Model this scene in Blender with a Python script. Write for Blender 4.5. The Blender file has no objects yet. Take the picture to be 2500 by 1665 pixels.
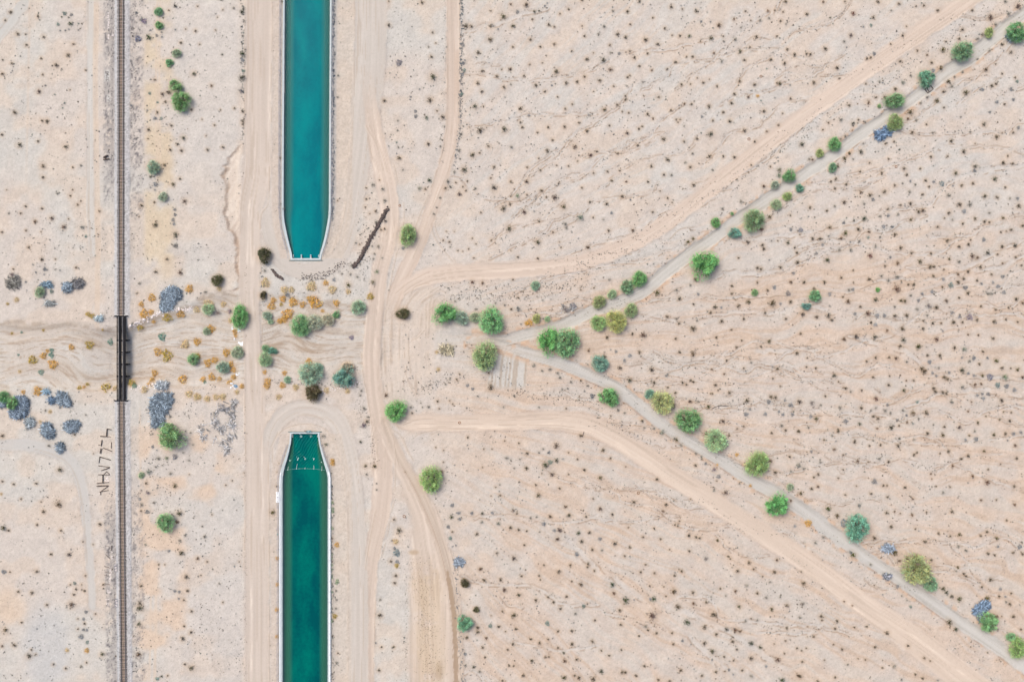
import bpy, math, random
import numpy as np

# ------------------------------------------------------------------ camera, sky, sun, exposure
SC = bpy.context.scene
COL = SC.collection
S = 0.15            # metres per pixel of ground in the photograph (2500 px wide)
H = 257.0           # flying height of the camera
cam = bpy.data.cameras.new('camera'); cam_o = bpy.data.objects.new('camera', cam)
COL.objects.link(cam_o); cam_o.location = (0, 0, H); cam_o.rotation_euler = (0, 0, 0)
cam.sensor_width = 36.0; cam.lens = 36.0 * H / (2500 * S); cam.clip_start = 1.0; cam.clip_end = 20000.0
SC.camera = cam_o

SUN_EL, SUN_AZ = math.radians(50), math.radians(-48)     # azimuth from north, towards the west
world = bpy.data.worlds.new('World'); SC.world = world; world.use_nodes = True
nt = world.node_tree
sky = nt.nodes.new('ShaderNodeTexSky'); sky.sky_type = 'NISHITA'; sky.sun_disc = False
sky.sun_elevation = SUN_EL; sky.sun_rotation = SUN_AZ; sky.dust_density = 6.0; sky.air_density = 1.0; sky.ozone_density = 1.0
nt.nodes['Background'].inputs['Strength'].default_value = 0.15
nt.links.new(sky.outputs[0], nt.nodes['Background'].inputs[0])
sun = bpy.data.lights.new('sun', 'SUN'); sun.energy = 1.0; sun.angle = math.radians(28); sun.color = (1.0, 0.95, 0.88)
sun_o = bpy.data.objects.new('sun', sun); COL.objects.link(sun_o)
sun_o.rotation_euler = (math.pi/2 - SUN_EL, 0, math.pi - SUN_AZ)      # shining from SUN_AZ degrees clockwise of north
SC.view_settings.view_transform = 'Standard'; SC.view_settings.look = 'None'
SC.view_settings.gamma = 1.0; SC.view_settings.use_curve_mapping = False
SC.view_settings.exposure = 1.0
KR, KG, KB = 2.28, 2.16, 2.22       # display light per unit of albedo on open flat ground at this exposure

# ------------------------------------------------------------------ helpers
rnd = random.Random(7)
RNG = np.random.default_rng(11)
def wx(px): return (px - 1250.0) * S
def wy(py): return (832.5 - py) * S
def P(px, py, z=0.0):
    """true place of something at height z that the photograph shows over ground pixel px, py"""
    k = (H - z) / H
    return (wx(px) * k, wy(py) * k, z)
def lin(v):
    v = np.asarray(v, dtype=np.float64) / 255.0
    return np.where(v <= 0.04045, v / 12.92, ((v + 0.055) / 1.055) ** 2.4)
def alb(rgb, boost=1.0):
    c = lin(rgb) / np.array([KR, KG, KB]) * boost
    return tuple(float(x) for x in np.clip(c, 0, 0.9))
def sstep(a, b, x):
    t = np.clip((x - a) / (b - a), 0, 1)
    return t * t * (3 - 2 * t)
def hash2(ix, iy, seed):
    h = (ix.astype(np.int64) * 374761393 + iy.astype(np.int64) * 668265263 + seed * 1442695041) & 0xFFFFFFFF
    h = ((h ^ (h >> 13)) * 1274126177) & 0xFFFFFFFF
    h = (h ^ (h >> 16)) & 0xFFFFFF
    return h.astype(np.float32) / 16777215.0
def vn(x, y, seed=0):
    x = np.asarray(x, np.float32); y = np.asarray(y, np.float32)
    ix = np.floor(x); iy = np.floor(y); fx = x - ix; fy = y - iy
    ix = ix.astype(np.int64); iy = iy.astype(np.int64)
    fx = fx * fx * (3 - 2 * fx); fy = fy * fy * (3 - 2 * fy)
    a = hash2(ix, iy, seed); b = hash2(ix + 1, iy, seed); c = hash2(ix, iy + 1, seed); d = hash2(ix + 1, iy + 1, seed)
    return (a * (1 - fx) + b * fx) * (1 - fy) + (c * (1 - fx) + d * fx) * fy
def fbm(x, y, seed=0, octv=3, gain=0.5):
    s = 0; amp = 1; tot = 0
    for o in range(octv):
        s = s + amp * vn(x * 2 ** o + 17.3 * o, y * 2 ** o - 9.1 * o, seed + o); tot += amp; amp *= gain
    return s / tot

def tag(o, label=None, cat=None, group=None, kind=None):
    if label: o['label'] = label
    if cat: o['category'] = cat
    if group: o['group'] = group
    if kind: o['kind'] = kind
    return o
def empty(name, loc, label, cat, group=None, rz=0.0):
    o = bpy.data.objects.new(name, None); COL.objects.link(o); o.location = loc
    o.rotation_euler = (0, 0, rz); o.empty_display_size = 0.3
    return tag(o, label, cat, group)
def link(name, me, mat=None, parent=None, loc=None, color=None):
    o = bpy.data.objects.new(name, me); COL.objects.link(o)
    if mat is not None and len(me.materials) == 0: me.materials.append(mat)
    if parent is not None: o.parent = parent
    if loc is not None: o.location = loc
    if color is not None: o.color = (*color, 1.0)
    return o
def np_mesh(name, v, quads=None, tris=None, tint=None, smooth=False, fattr=None):
    """mesh from arrays; tint = per-vertex colour"""
    me = bpy.data.meshes.new(name)
    v = np.asarray(v, np.float32)
    me.vertices.add(len(v)); me.vertices.foreach_set('co', v.ravel())
    loops = []; starts = []; n = 0
    if quads is not None and len(quads):
        q = np.asarray(quads, np.int32); loops.append(q.ravel()); starts.append(n + 4 * np.arange(len(q))); n += q.size
    if tris is not None and len(tris):
        t = np.asarray(tris, np.int32); loops.append(t.ravel()); starts.append(n + 3 * np.arange(len(t))); n += t.size
    lo = np.concatenate(loops).astype(np.int32); st = np.concatenate(starts).astype(np.int32)
    me.loops.add(len(lo)); me.loops.foreach_set('vertex_index', lo)
    me.polygons.add(len(st)); me.polygons.foreach_set('loop_start', st)
    if smooth: me.polygons.foreach_set('use_smooth', np.ones(len(st), bool))
    me.update(calc_edges=True)
    if tint is not None:
        a = me.attributes.new('tint', 'FLOAT_COLOR', 'POINT')
        c = np.ones((len(v), 4), np.float32); c[:, :3] = tint
        a.data.foreach_set('color', c.ravel())
    for k, arr in (fattr or {}).items():
        a = me.attributes.new(k, 'FLOAT', 'POINT'); a.data.foreach_set('value', np.asarray(arr, np.float32).ravel())
    return me
class MB:
    """collects boxes, bars and tubes into one mesh"""
    def __init__(self): self.v = []; self.f = []
    def box(self, c, s, rz=0.0, jit=0.0, rg=None):
        b = len(self.v); cz, sz = math.cos(rz), math.sin(rz)
        for dz in (-.5, .5):
            for dx, dy in ((-.5, -.5), (.5, -.5), (.5, .5), (-.5, .5)):
                x, y, z = dx * s[0], dy * s[1], dz * s[2]
                if jit and rg: x *= 1 + rg.uniform(-jit, jit); y *= 1 + rg.uniform(-jit, jit); z *= 1 + rg.uniform(-jit, jit)
                self.v.append((c[0] + x * cz - y * sz, c[1] + x * sz + y * cz, c[2] + z))
        for q in ((3, 2, 1, 0), (4, 5, 6, 7), (0, 1, 5, 4), (1, 2, 6, 5), (2, 3, 7, 6), (3, 0, 4, 7)):
            self.f.append(tuple(b + i for i in q))
        return self
    def tube(self, pts, rad, n=6):
        pts = [np.array(p, float) for p in pts]
        if not hasattr(rad, '__len__'): rad = [rad] * len(pts)
        rings = []
        for i, p in enumerate(pts):
            d = (pts[min(i + 1, len(pts) - 1)] - pts[max(i - 1, 0)]); d = d / (np.linalg.norm(d) + 1e-9)
            u = np.cross(d, (0, 0, 1)) if abs(d[2]) < 0.95 else np.cross(d, (1, 0, 0))
            u = u / np.linalg.norm(u); w = np.cross(d, u)
            b = len(self.v)
            for k in range(n):
                a = 2 * math.pi * k / n
                self.v.append(tuple(p + rad[i] * (math.cos(a) * u + math.sin(a) * w)))
            rings.append(b)
        for a, b in zip(rings, rings[1:]):
            for k in range(n): self.f.append((a + k, a + (k + 1) % n, b + (k + 1) % n, b + k))
        self.f.append(tuple(rings[0] + k for k in range(n))[::-1]); self.f.append(tuple(rings[-1] + k for k in range(n)))
        return self
    def prism(self, poly, z0, z1):
        b = len(self.v); n = len(poly)
        for z in (z0, z1):
            for p in poly: self.v.append((p[0], p[1], z))
        self.f.append(tuple(range(b + n, b + 2 * n))); self.f.append(tuple(range(b, b + n))[::-1])
        for k in range(n): self.f.append((b + k, b + (k + 1) % n, b + n + (k + 1) % n, b + n + k))
        return self
    def rock(self, c, r, rg, flat=0.6):
        b = len(self.v)
        ring = []
        for lay, (rr, z) in enumerate(((0.75, 0.0), (1.0, 0.35), (0.6, 0.85))):
            for k in range(6):
                a = 2 * math.pi * k / 6 + lay * 0.3
                q = r * rr * rg.uniform(0.75, 1.2)
                self.v.append((c[0] + q * math.cos(a), c[1] + q * math.sin(a), c[2] + r * flat * z * rg.uniform(.85, 1.15)))
        self.v.append((c[0], c[1], c[2] + r * flat))
        for l in (0, 1):
            for k in range(6): self.f.append((b + l * 6 + k, b + l * 6 + (k + 1) % 6, b + l * 6 + 6 + (k + 1) % 6, b + l * 6 + 6 + k))
        for k in range(6): self.f.append((b + 12 + k, b + 12 + (k + 1) % 6, b + 18))
        return self
    def mesh(self, name, smooth=False):
        me = bpy.data.meshes.new(name); me.from_pydata(self.v, [], self.f)
        if smooth: me.polygons.foreach_set('use_smooth', np.ones(len(me.polygons), bool))
        me.update(); return me
    def link(self, name, mat, parent=None, loc=None, smooth=False, color=None):
        return link(name, self.mesh(name, smooth), mat, parent, loc, color)

# ------------------------------------------------------------------ materials
def new_mat(name):
    m = bpy.data.materials.new(name); m.use_nodes = True
    return m, m.node_tree, m.node_tree.nodes['Principled BSDF']
def simple_mat(name, rgb, rough=0.8, var=0.25, scale=3.0, metal=0.0, bump=0.0):
    """plain colour broken up by object-space noise"""
    m, t, b = new_mat(name); n = t.nodes
    tc = n.new('ShaderNodeTexCoord'); nz = n.new('ShaderNodeTexNoise'); nz.inputs['Scale'].default_value = scale
    nz.inputs['Detail'].default_value = 4
    t.links.new(tc.outputs['Object'], nz.inputs['Vector'])
    mr = n.new('ShaderNodeMapRange'); mr.inputs['To Min'].default_value = 1 - var; mr.inputs['To Max'].default_value = 1 + var
    mr.inputs['From Min'].default_value = 0.25; mr.inputs['From Max'].default_value = 0.75
    t.links.new(nz.outputs['Fac'], mr.inputs['Value'])
    oi = n.new('ShaderNodeObjectInfo')
    mr2 = n.new('ShaderNodeMapRange'); mr2.inputs['To Min'].default_value = 1 - var * .6; mr2.inputs['To Max'].default_value = 1 + var * .6
    t.links.new(oi.outputs['Random'], mr2.inputs['Value'])
    mu = n.new('ShaderNodeMath'); mu.operation = 'MULTIPLY'
    t.links.new(mr.outputs[0], mu.inputs[0]); t.links.new(mr2.outputs[0], mu.inputs[1])
    vm = n.new('ShaderNodeVectorMath'); vm.operation = 'SCALE'; vm.inputs[0].default_value = rgb
    t.links.new(mu.outputs[0], vm.inputs['Scale']); t.links.new(vm.outputs[0], b.inputs['Base Color'])
    b.inputs['Roughness'].default_value = rough; b.inputs['Metallic'].default_value = metal
    b.inputs['Specular IOR Level'].default_value = 0.25
    if bump:
        bp = n.new('ShaderNodeBump'); bp.inputs['Strength'].default_value = bump; bp.inputs['Distance'].default_value = 0.05
        t.links.new(nz.outputs['Fac'], bp.inputs['Height']); t.links.new(bp.outputs[0], b.inputs['Normal'])
    return m
def foliage_mat(name, trans=0.3, rough=0.9):
    """leaf and twig colour = object colour x per-leaf tint"""
    m, t, b = new_mat(name); n = t.nodes
    oi = n.new('ShaderNodeObjectInfo'); at = n.new('ShaderNodeAttribute'); at.attribute_name = 'tint'
    mx = n.new('ShaderNodeMix'); mx.data_type = 'RGBA'; mx.blend_type = 'MULTIPLY'; mx.inputs['Factor'].default_value = 1
    t.links.new(oi.outputs['Color'], mx.inputs['A']); t.links.new(at.outputs['Color'], mx.inputs['B'])
    df = n.new('ShaderNodeBsdfDiffuse'); tr = n.new('ShaderNodeBsdfTranslucent'); ms = n.new('ShaderNodeMixShader')
    t.links.new(mx.outputs['Result'], df.inputs['Color']); t.links.new(mx.outputs['Result'], tr.inputs['Color'])
    ms.inputs[0].default_value = trans
    t.links.new(df.outputs[0], ms.inputs[1]); t.links.new(tr.outputs[0], ms.inputs[2])
    t.links.new(ms.outputs[0], n['Material Output'].inputs['Surface']); n.remove(b)
    return m
def ground_mat():
    m, t, b = new_mat('ground'); n = t.nodes
    at = n.new('ShaderNodeAttribute'); at.attribute_name = 'tint'
    ge = n.new('ShaderNodeNewGeometry')
    def noise(scale, det):
        z = n.new('ShaderNodeTexNoise'); z.inputs['Scale'].default_value = scale; z.inputs['Detail'].default_value = det
        t.links.new(ge.outputs['Position'], z.inputs['Vector']); return z
    a = noise(0.9, 5); c = noise(0.16, 3); g = noise(2.6, 2)
    def rng(src, lo, hi, f0=.3, f1=.7):
        r = n.new('ShaderNodeMapRange'); r.inputs['From Min'].default_value = f0; r.inputs['From Max'].default_value = f1
        r.inputs['To Min'].default_value = lo; r.inputs['To Max'].default_value = hi
        t.links.new(src, r.inputs['Value']); return r.outputs[0]
    def mul(x, y):
        q = n.new('ShaderNodeMath'); q.operation = 'MULTIPLY'; t.links.new(x, q.inputs[0]); t.links.new(y, q.inputs[1]); return q.outputs[0]
    gr = n.new('ShaderNodeAttribute'); gr.attribute_name = 'grain'
    # pebbles and bits of litter: only where the grain noise peaks
    pb = rng(g.outputs['Fac'], 1.0, 0.62, .60, .74)
    k = mul(mul(rng(a.outputs['Fac'], .945, 1.055), rng(c.outputs['Fac'], .98, 1.02)), pb)
    one = n.new('ShaderNodeMix'); one.data_type = 'FLOAT'; one.inputs['A'].default_value = 1.0
    t.links.new(gr.outputs['Fac'], one.inputs['Factor']); t.links.new(k, one.inputs['B'])
    vm = n.new('ShaderNodeVectorMath'); vm.operation = 'SCALE'
    t.links.new(at.outputs['Color'], vm.inputs[0]); t.links.new(one.outputs['Result'], vm.inputs['Scale'])
    t.links.new(vm.outputs[0], b.inputs['Base Color'])
    bp = n.new('ShaderNodeBump'); bp.inputs['Strength'].default_value = 0.3; bp.inputs['Distance'].default_value = 0.08
    t.links.new(a.outputs['Fac'], bp.inputs['Height']); t.links.new(bp.outputs[0], b.inputs['Normal'])
    b.inputs['Roughness'].default_value = 0.95; b.inputs['Specular IOR Level'].default_value = 0.1
    return m
M_GROUND = ground_mat()
M_LEAF = foliage_mat('leaves', 0.35)
M_TWIG = foliage_mat('twigs', 0.1)
M_BARK = simple_mat('bark', alb((120, 100, 82)), var=.2)
M_CONC = simple_mat('coping_concrete', alb((212, 219, 223)), var=.07, scale=.8)
M_CONC2 = simple_mat('lining_concrete', alb((112, 134, 134)), var=.12, scale=.5)
M_RAIL = simple_mat('rail_steel', (0.13, 0.13, 0.135), rough=.5, metal=.2, var=.12)
M_TIE = simple_mat('sleeper_wood', (0.030, 0.020, 0.017), var=.5, scale=1.5)
M_CREO = simple_mat('creosoted_timber', (0.006, 0.006, 0.0075), var=.3, rough=.95)
M_STONE_W = simple_mat('pale_stone', (0.46, 0.42, 0.40), var=.18, scale=2)
M_STONE_D = simple_mat('dark_stone', (0.072, 0.056, 0.05), var=.4, scale=2)
M_LOG = simple_mat('weathered_log', (0.06, 0.044, 0.036), var=.4, scale=4)
M_LOG2 = simple_mat('grey_log', (0.14, 0.12, 0.105), var=.3, scale=4)
M_GALV = simple_mat('galvanised_steel', (0.28, 0.28, 0.31), rough=.55, metal=.3, var=.1)
M_SIGN = simple_mat('sign_teal', (0.012, 0.10, 0.115), var=.05, rough=.5)
M_WHITE = simple_mat('white_paint', (0.50, 0.52, 0.53), var=.04, rough=.6)
M_FOAM = simple_mat('foam_white', (0.22, 0.34, 0.33), var=.15, rough=.8)
M_TARP = simple_mat('blue_tarp', (0.09, 0.15, 0.21), var=.2, rough=.6)

# ------------------------------------------------------------------ plan of the place (photo pixels of the ground)
def TT(tile):
    x0 = {'A': 0, 'B': 480, 'C': 960, 'D': 1450, 'E': 1950}[tile[0]]
    r = int(tile[1])
    if tile[0] in 'ABC': return x0, (0, 400, 780, 1200)[r - 1], (3.734, 3.734, 3.734, 3.372)[r - 1]
    return x0, (0, 400, 820, 1205)[r - 1], 3.409
def tp(tile, *pts):
    """points read from an enlarged tile of the photograph, in photo pixels"""
    x0, y0, k = TT(tile)
    return [(x0 + p[0] / k, y0 + p[1] / k) + tuple(q / k for q in p[2:]) for p in pts]
def smooth_poly(pts, n=6):
    pts = [np.array(p, float) for p in pts]
    if len(pts) < 3: return pts
    ext = [2 * pts[0] - pts[1]] + pts + [2 * pts[-1] - pts[-2]]
    out = []
    for i in range(1, len(ext) - 2):
        p0, p1, p2, p3 = ext[i - 1], ext[i], ext[i + 1], ext[i + 2]
        for t in np.linspace(0, 1, n, endpoint=False):
            out.append(.5 * ((2 * p1) + (-p0 + p2) * t + (2 * p0 - 5 * p1 + 4 * p2 - p3) * t * t + (-p0 + 3 * p1 - 3 * p2 + p3) * t ** 3))
    out.append(pts[-1]); return out

STEP = 2.5
def axis(lo, hi, far):
    core = np.arange(lo, hi + .1, STEP); out = [core]
    a = []; d = STEP; v = lo
    while v > -far: d *= 1.45; v -= d; a.append(v)
    b = []; d = STEP; v = hi
    while v < far: d *= 1.45; v += d; b.append(v)
    return np.concatenate([np.array(a[::-1]), core, np.array(b)])
GX = axis(-70, 2570, 30000); GY = axis(-60, 1730, 30000)
NX, NY = len(GX), len(GY)
X, Y = np.meshgrid(GX, GY); X = X.astype(np.float32); Y = Y.astype(np.float32)
def polydist(pts, reach, sm=6):
    """distance, signed offset, run and width of the nearest place on a polyline; pts may carry a half width"""
    pts = smooth_poly(pts, sm) if sm else [np.array(p, float) for p in pts]
    D = np.full(X.shape, 1e6, np.float32); G = np.zeros_like(D); L = np.zeros_like(D); W = np.ones_like(D)
    run = 0.0
    for a, b in zip(pts, pts[1:]):
        dx, dy = b[0] - a[0], b[1] - a[1]; ll = math.hypot(dx, dy)
        if ll < 1e-6: continue
        i0 = np.searchsorted(GX, min(a[0], b[0]) - reach); i1 = np.searchsorted(GX, max(a[0], b[0]) + reach)
        j0 = np.searchsorted(GY, min(a[1], b[1]) - reach); j1 = np.searchsorted(GY, max(a[1], b[1]) + reach)
        if i0 >= i1 or j0 >= j1: run += ll; continue
        sl = (slice(j0, j1), slice(i0, i1)); x = X[sl]; y = Y[sl]
        t = np.clip(((x - a[0]) * dx + (y - a[1]) * dy) / ll ** 2, 0, 1)
        ex = x - a[0] - t * dx; ey = y - a[1] - t * dy; d = np.sqrt(ex * ex + ey * ey)
        m = d < D[sl]
        D[sl] = np.where(m, d, D[sl]); G[sl] = np.where(m, np.sign(dx * ey - dy * ex) * d, G[sl])
        L[sl] = np.where(m, run + t * ll, L[sl])
        if len(a) > 2: W[sl] = np.where(m, a[2] + t * (b[2] - a[2]), W[sl])
        run += ll
    return D, G, L, W
RGB = np.zeros(X.shape + (3,), np.float32)
Z = np.zeros(X.shape, np.float32)
ID = np.zeros(X.shape, np.int16)
GRAIN = np.ones(X.shape, np.float32)
def paint(mask, rgb, a=1.0):
    m = (np.clip(mask, 0, 1) * a)[..., None]
    RGB[:] = RGB * (1 - m) + np.array(rgb, np.float32) * m
def shift(mask, rgb, a=1.0):
    """add a colour offset"""
    RGB[:] = RGB + (mask * a)[..., None] * np.array(rgb, np.float32)

# --- open desert
n1 = fbm(X / 260, Y / 260, 3, 3); n2 = fbm(X / 70, Y / 60, 9, 3); n3 = fbm(X / 18, Y / 16, 21, 2); n4 = vn(X / 5.5, Y / 5.5, 40)
RGB[:] = (222, 210, 202)
east = sstep(1000, 1250, X)
paint(sstep(.42, .62, n1) * (1 - east), (220, 213, 206), .7)
paint(sstep(.48, .66, n2), (226, 207, 192), .6)
paint(sstep(.50, .30, n2) * sstep(.4, .6, n1), (217, 211, 206), .6)
# flow-aligned streaks fanning out of the wash junction
ang = np.arctan2(Y - 880, X - 620); rad = np.hypot(X - 620, Y - 880)
warp = fbm(X / 90, Y / 90, 55, 2) * 22
st1 = vn(ang * 62 + warp * .12, rad / 260, 60); st2 = vn(ang * 150 + warp * .25, rad / 120, 61); st3 = vn(ang * 330 + warp * .5, rad / 55, 62)
st = st1 * .45 + st2 * .33 + st3 * .22
lowE = east * sstep(560, 760, Y - (X - 1500) * -.12)
paint(sstep(.52, .68, st) * east, (225, 206, 192), .35 + .3 * lowE)
paint(sstep(.46, .32, st) * east, (218, 212, 207), .55)
paint(sstep(.56, .66, st3) * sstep(.45, .6, st1) * lowE, (208, 185, 166), .38)
shift(lowE, (-1, -5, -8))
# yellowish strip beside the railway, pale flat beside the canal road
paint(sstep(345, 362, X) * sstep(440, 410, X) * sstep(760, 600, Y) * sstep(.32, .6, n2 + .3 * (n3 - .5)), (227, 206, 178), .7)
paint(sstep(425, 450, X + 30 * n3) * sstep(590, 570, X) * sstep(560, 380, Y), (221, 212, 206), .8)
paint(sstep(330, 350, X) * sstep(560, 520, X) * sstep(1000, 1100, Y) * sstep(.42, .62, n2), (232, 205, 183), .7)
paint(sstep(430, 470, X) * sstep(600, 580, X) * sstep(1180, 1300, Y), (218, 209, 204), .6)
paint(sstep(90, 40, np.hypot((X - 112) * 1.15, (Y - 1585) * .62)) * 1.0, (209, 206, 206), .75)
paint(sstep(60, 20, np.hypot(X - 20, Y - 1480)), (229, 205, 184), .7)
paint(sstep(1020, 1060, X) * sstep(1130, 1090, X) * 0, (0, 0, 0))
shift(n3 - .5, (12, 11, 10)); shift(n4 - .5, (7, 7, 7))
shift(RNG.random(X.shape, dtype=np.float32) - .5, (11, 11, 11))

ZN = (fbm(X / 40, Y / 40, 77, 3) - .5) * .35 + (n3 - .5) * .12 + (n4 - .5) * .03
Z += ZN * sstep(3000, 2000, np.abs(X - 1250)) 

def road(name_id, pts, col, edge=3.0, dz=0.0, streak=9.0, alpha=.92, berm=.06, wob=3.0, pale=0.0, sm=6, rutcol=(196, 176, 160), reach=None, fade=(0, 0)):
    """a bladed dirt road: soft edges, grader streaks along its run, a low windrow at each side"""
    hw = max(p[2] for p in pts)
    D, G, L, W = polydist(pts, reach or hw * 1.6 + 12, sm)
    D2 = D + (fbm(X / 14, Y / 14, 5 + name_id, 2) - .5) * wob * 2
    m = sstep(W + edge, W - edge, D2)
    if fade[0]: m = m * sstep(0, fade[0], L)
    if fade[1]: m = m * sstep(L[D < 1e5].max(), L[D < 1e5].max() - fade[1], L)
    bf = (sstep(0, max(fade[0], 1), L) if fade[0] else 1.0) * (sstep(L[D < 1e5].max(), L[D < 1e5].max() - fade[1], L) if fade[1] else 1.0)
    s1 = vn(G / 2.6 + 40, L / 190 + name_id, 100 + name_id); s2 = vn(G / 6.5 + 9, L / 320, 130 + name_id)
    base = np.array(col, np.float32)
    add = (s1 - .5) * streak + (s2 - .5) * streak * 1.2
    c = base + add[..., None]
    if pale:
        pm = sstep(.60, .72, s2) * sstep(.45, .7, vn(L / 60, G / 9, 150 + name_id)) * sstep(.35, .6, vn(G / 1.8, L / 22, 160 + name_id))
        c = c + (pm * pale)[..., None] * np.array((1.0, .92, .82), np.float32)
    rm = sstep(.66, .78, s1) * .5 * sstep(.25, .55, vn(L / 70, G / 5, 170 + name_id))
    c = c * (1 - rm[..., None]) + np.array(rutcol, np.float32) * rm[..., None]
    mm = (m * alpha)[..., None]
    RGB[:] = RGB * (1 - mm) + c * mm
    Z[:] = Z * (1 - .8 * m) + dz * m
    q = (D2 - W) / 3.0
    Z[:] += bf * berm * np.exp(-q * q) * (D < 1e5)
    shift(bf * np.exp(-(q - .6) ** 2) * (D < 1e5) * (vn(L / 9, G / 5, 9) > .35), (-8, -9, -9), .8)
    GRAIN[:] = np.minimum(GRAIN, 1 - .55 * m)
    if name_id: ID[(m > .5)] = name_id
    return D, G, L, W, m

def vline(x0, w0, x1, w1, ya, yb): return [(x0, ya, w0), (x1, yb, w1)]

# --- wash that crosses under the railway and over both canal roads
northB = np.interp(X[0], [-300, 0, 60, 150, 225, 285, 315, 340, 380, 430, 470, 500, 590, 640, 700, 800, 900, 1000], [770, 788, 783, 786, 798, 802, 800, 786, 768, 762, 740, 716, 708, 716, 722, 735, 745, 760])[None, :] + (vn(X / 22, Y / 300, 5) - .5) * 12
southB = np.interp(X[0], [-300, 0, 100, 200, 285, 320, 420, 500, 600, 640, 760, 880, 1000], [945, 942, 950, 956, 948, 946, 942, 945, 935, 915, 905, 905, 890])[None, :] + (vn(X / 25, Y / 300, 6) - .5) * 12
wash = sstep(-1, 14, Y - northB) * sstep(-1, 12, southB - Y) * sstep(1010, 960, X)
inner = sstep(0, 34, Y - northB) * sstep(0, 26, southB - Y)
depth = np.interp(X[0], [-400, 0, 200, 270, 340, 420, 560, 590, 640, 700, 850, 1000], [.3, .35, .6, 1.9, 1.9, 1.0, .8, .3, .3, .6, .4, .2])[None, :]
Z -= depth * sstep(-8, 30, Y - northB) * sstep(-8, 26, southB - Y) * sstep(1010, 960, X)
paint(wash, (219, 208, 199), .75)
wv = 12 * np.sin(X / 95 + 1.2) + 10 * np.sin(X / 41 + Y / 50) + 40 * (fbm(X / 120, Y / 90, 33, 2) - .5)
f1 = vn((Y + wv) / 3.4, X / 55, 70); f2 = vn((Y + wv * 1.4) / 6.5, X / 90, 71); f3 = vn((Y + wv) / 2.0, X / 26, 72)
bands = np.zeros_like(X)
for (xa, xb, yc, hwid, amp) in ((0, 285, 806, 14, 1), (30, 300, 832, 9, .8), (0, 420, 916, 15, 1.0), (330, 580, 868, 16, .9), (330, 470, 822, 12, .7), (400, 585, 735, 14, .9),
                                (420, 590, 790, 16, .6), (640, 890, 850, 16, 1.0), (640, 880, 800, 12, .8), (680, 880, 725, 14, .7), (640, 700, 875, 8, .6), (960, 1120, 810, 12, .9), (300, 590, 905, 12, .8), (100, 290, 940, 9, .6)):
    bands = np.maximum(bands, amp * sstep(hwid * 1.4, hwid * .5, np.abs(Y + wv * .7 - yc)) * sstep(xa - 15, xa + 20, X) * sstep(xb + 15, xb - 20, X))
fl = sstep(.50, .72, f1 * .45 + f2 * .4 + f3 * .25)
paint(np.clip(wash * 1.2, 0, 1) * bands * (0.22 + .78 * fl), (188, 166, 147), .68)
paint(wash * sstep(.52, .7, f2) * (1 - bands), (221, 214, 208), .7)
paint(wash * sstep(.55, .72, f1 * .6 + f3 * .4) * (1 - bands) * .8, (205, 187, 170), .5)
paint(wash * sstep(.62, .76, f3 * .6 + .4 * vn((Y + wv * .5) / 4.6, X / 130, 75)), (180, 156, 136), .5)
paint(sstep(9, 2, np.abs(Y - northB - 4)) * sstep(.35, .6, vn(X / 14, Y / 6, 81)) * sstep(1000, 940, X), (188, 168, 150), .55)  # shading of the north bank put into the ground colour
paint(sstep(7, 2, np.abs(southB - Y - 2)) * sstep(.4, .6, vn(X / 16, Y / 6, 82)) * sstep(700, 560, X), (196, 176, 158), .5)  # south bank edge, its shading painted likewise
Z += (f1 - .5) * .14 * wash
ID[wash > .5] = 1
# grey steep bank north-west of the bridge
paint(sstep(0, 30, 240 - X) * sstep(8, 3, np.abs(Y - 797 - 6 * np.sin(X / 40))), (192, 181, 171), .35)

# --- ploughed patch and blade marks around the crossing
pm = sstep(0, 5, X - 1197 + .12 * (Y - 860)) * sstep(0, 5, 1290 - X - .05 * (Y - 860)) * sstep(858, 868, Y) * sstep(952, 940, Y)
paint(pm, (221, 214, 208), .95)
paint(pm * sstep(.55, .7, vn((X + .1 * Y) / 4.2, Y / 90, 91)), (194, 176, 160), .75)
paint(np.exp(-((np.maximum(np.abs(X - 1243 + .08 * (Y - 860)) - 43, np.abs(Y - 908) - 44)) / 2.0) ** 2) * sstep(.3, .6, vn(X / 12, Y / 12, 95)), (196, 174, 155), .6)
blade = sstep(925, 940, X) * sstep(1066, 1050, X) * sstep(690, 720, Y) * sstep(985, 950, Y)
paint(blade * .9, (226, 209, 196), .85)
bw = np.where(Y < 760, np.hypot(X - 1085, Y - 790) / 1.0, X + 4 * np.sin(Y / 60))
paint(blade * sstep(.56, .70, vn(bw / 3.2, Y / 140, 92)) * sstep(.3, .6, vn(X / 30, Y / 30, 94)), (201, 181, 165), .6)
paint(blade * sstep(.60, .74, vn(bw / 4.7 + 9, Y / 120, 93)), (230, 216, 205), .5)
Z += blade * (vn(bw / 3.2, Y / 140, 92) - .5) * .10
paint(sstep(16, 6, np.hypot((X - 978), (Y - 768) * 1.3)), (176, 150, 126), .5)

# --- gully east of the pale flat
gl = tp('B1', (410, 1320), (330, 1390), (280, 1450), (272, 1490), (255, 1530)) + tp('B2', (250, 20), (225, 100), (265, 200), (270, 310), (255, 400), (238, 440), (265, 520), (290, 600), (340, 650), (345, 730), (370, 790), (345, 860), (330, 920), (365, 970), (380, 1060), (388, 1100), (345, 1145), (300, 1160))
gy = np.array([p[1] for p in gl]); gx = np.array([p[0] for p in gl]); o_ = np.argsort(gy)
xg = np.interp(Y[:, 0], gy[o_], gx[o_])[:, None] + (vn(Y / 9, X / 200, 18) - .5) * 7 + (vn(Y / 3.6, X / 200, 27) - .5) * 6
gm = sstep(349, 358, Y) * sstep(716, 704, Y)
drop = sstep(-2, 4, X - xg) * sstep(592, 572, X) * gm
Z -= .35 * drop * sstep(-2, 7, X - xg)
paint(drop * sstep(560, 500, Y), (232, 213, 198), .75)
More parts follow.
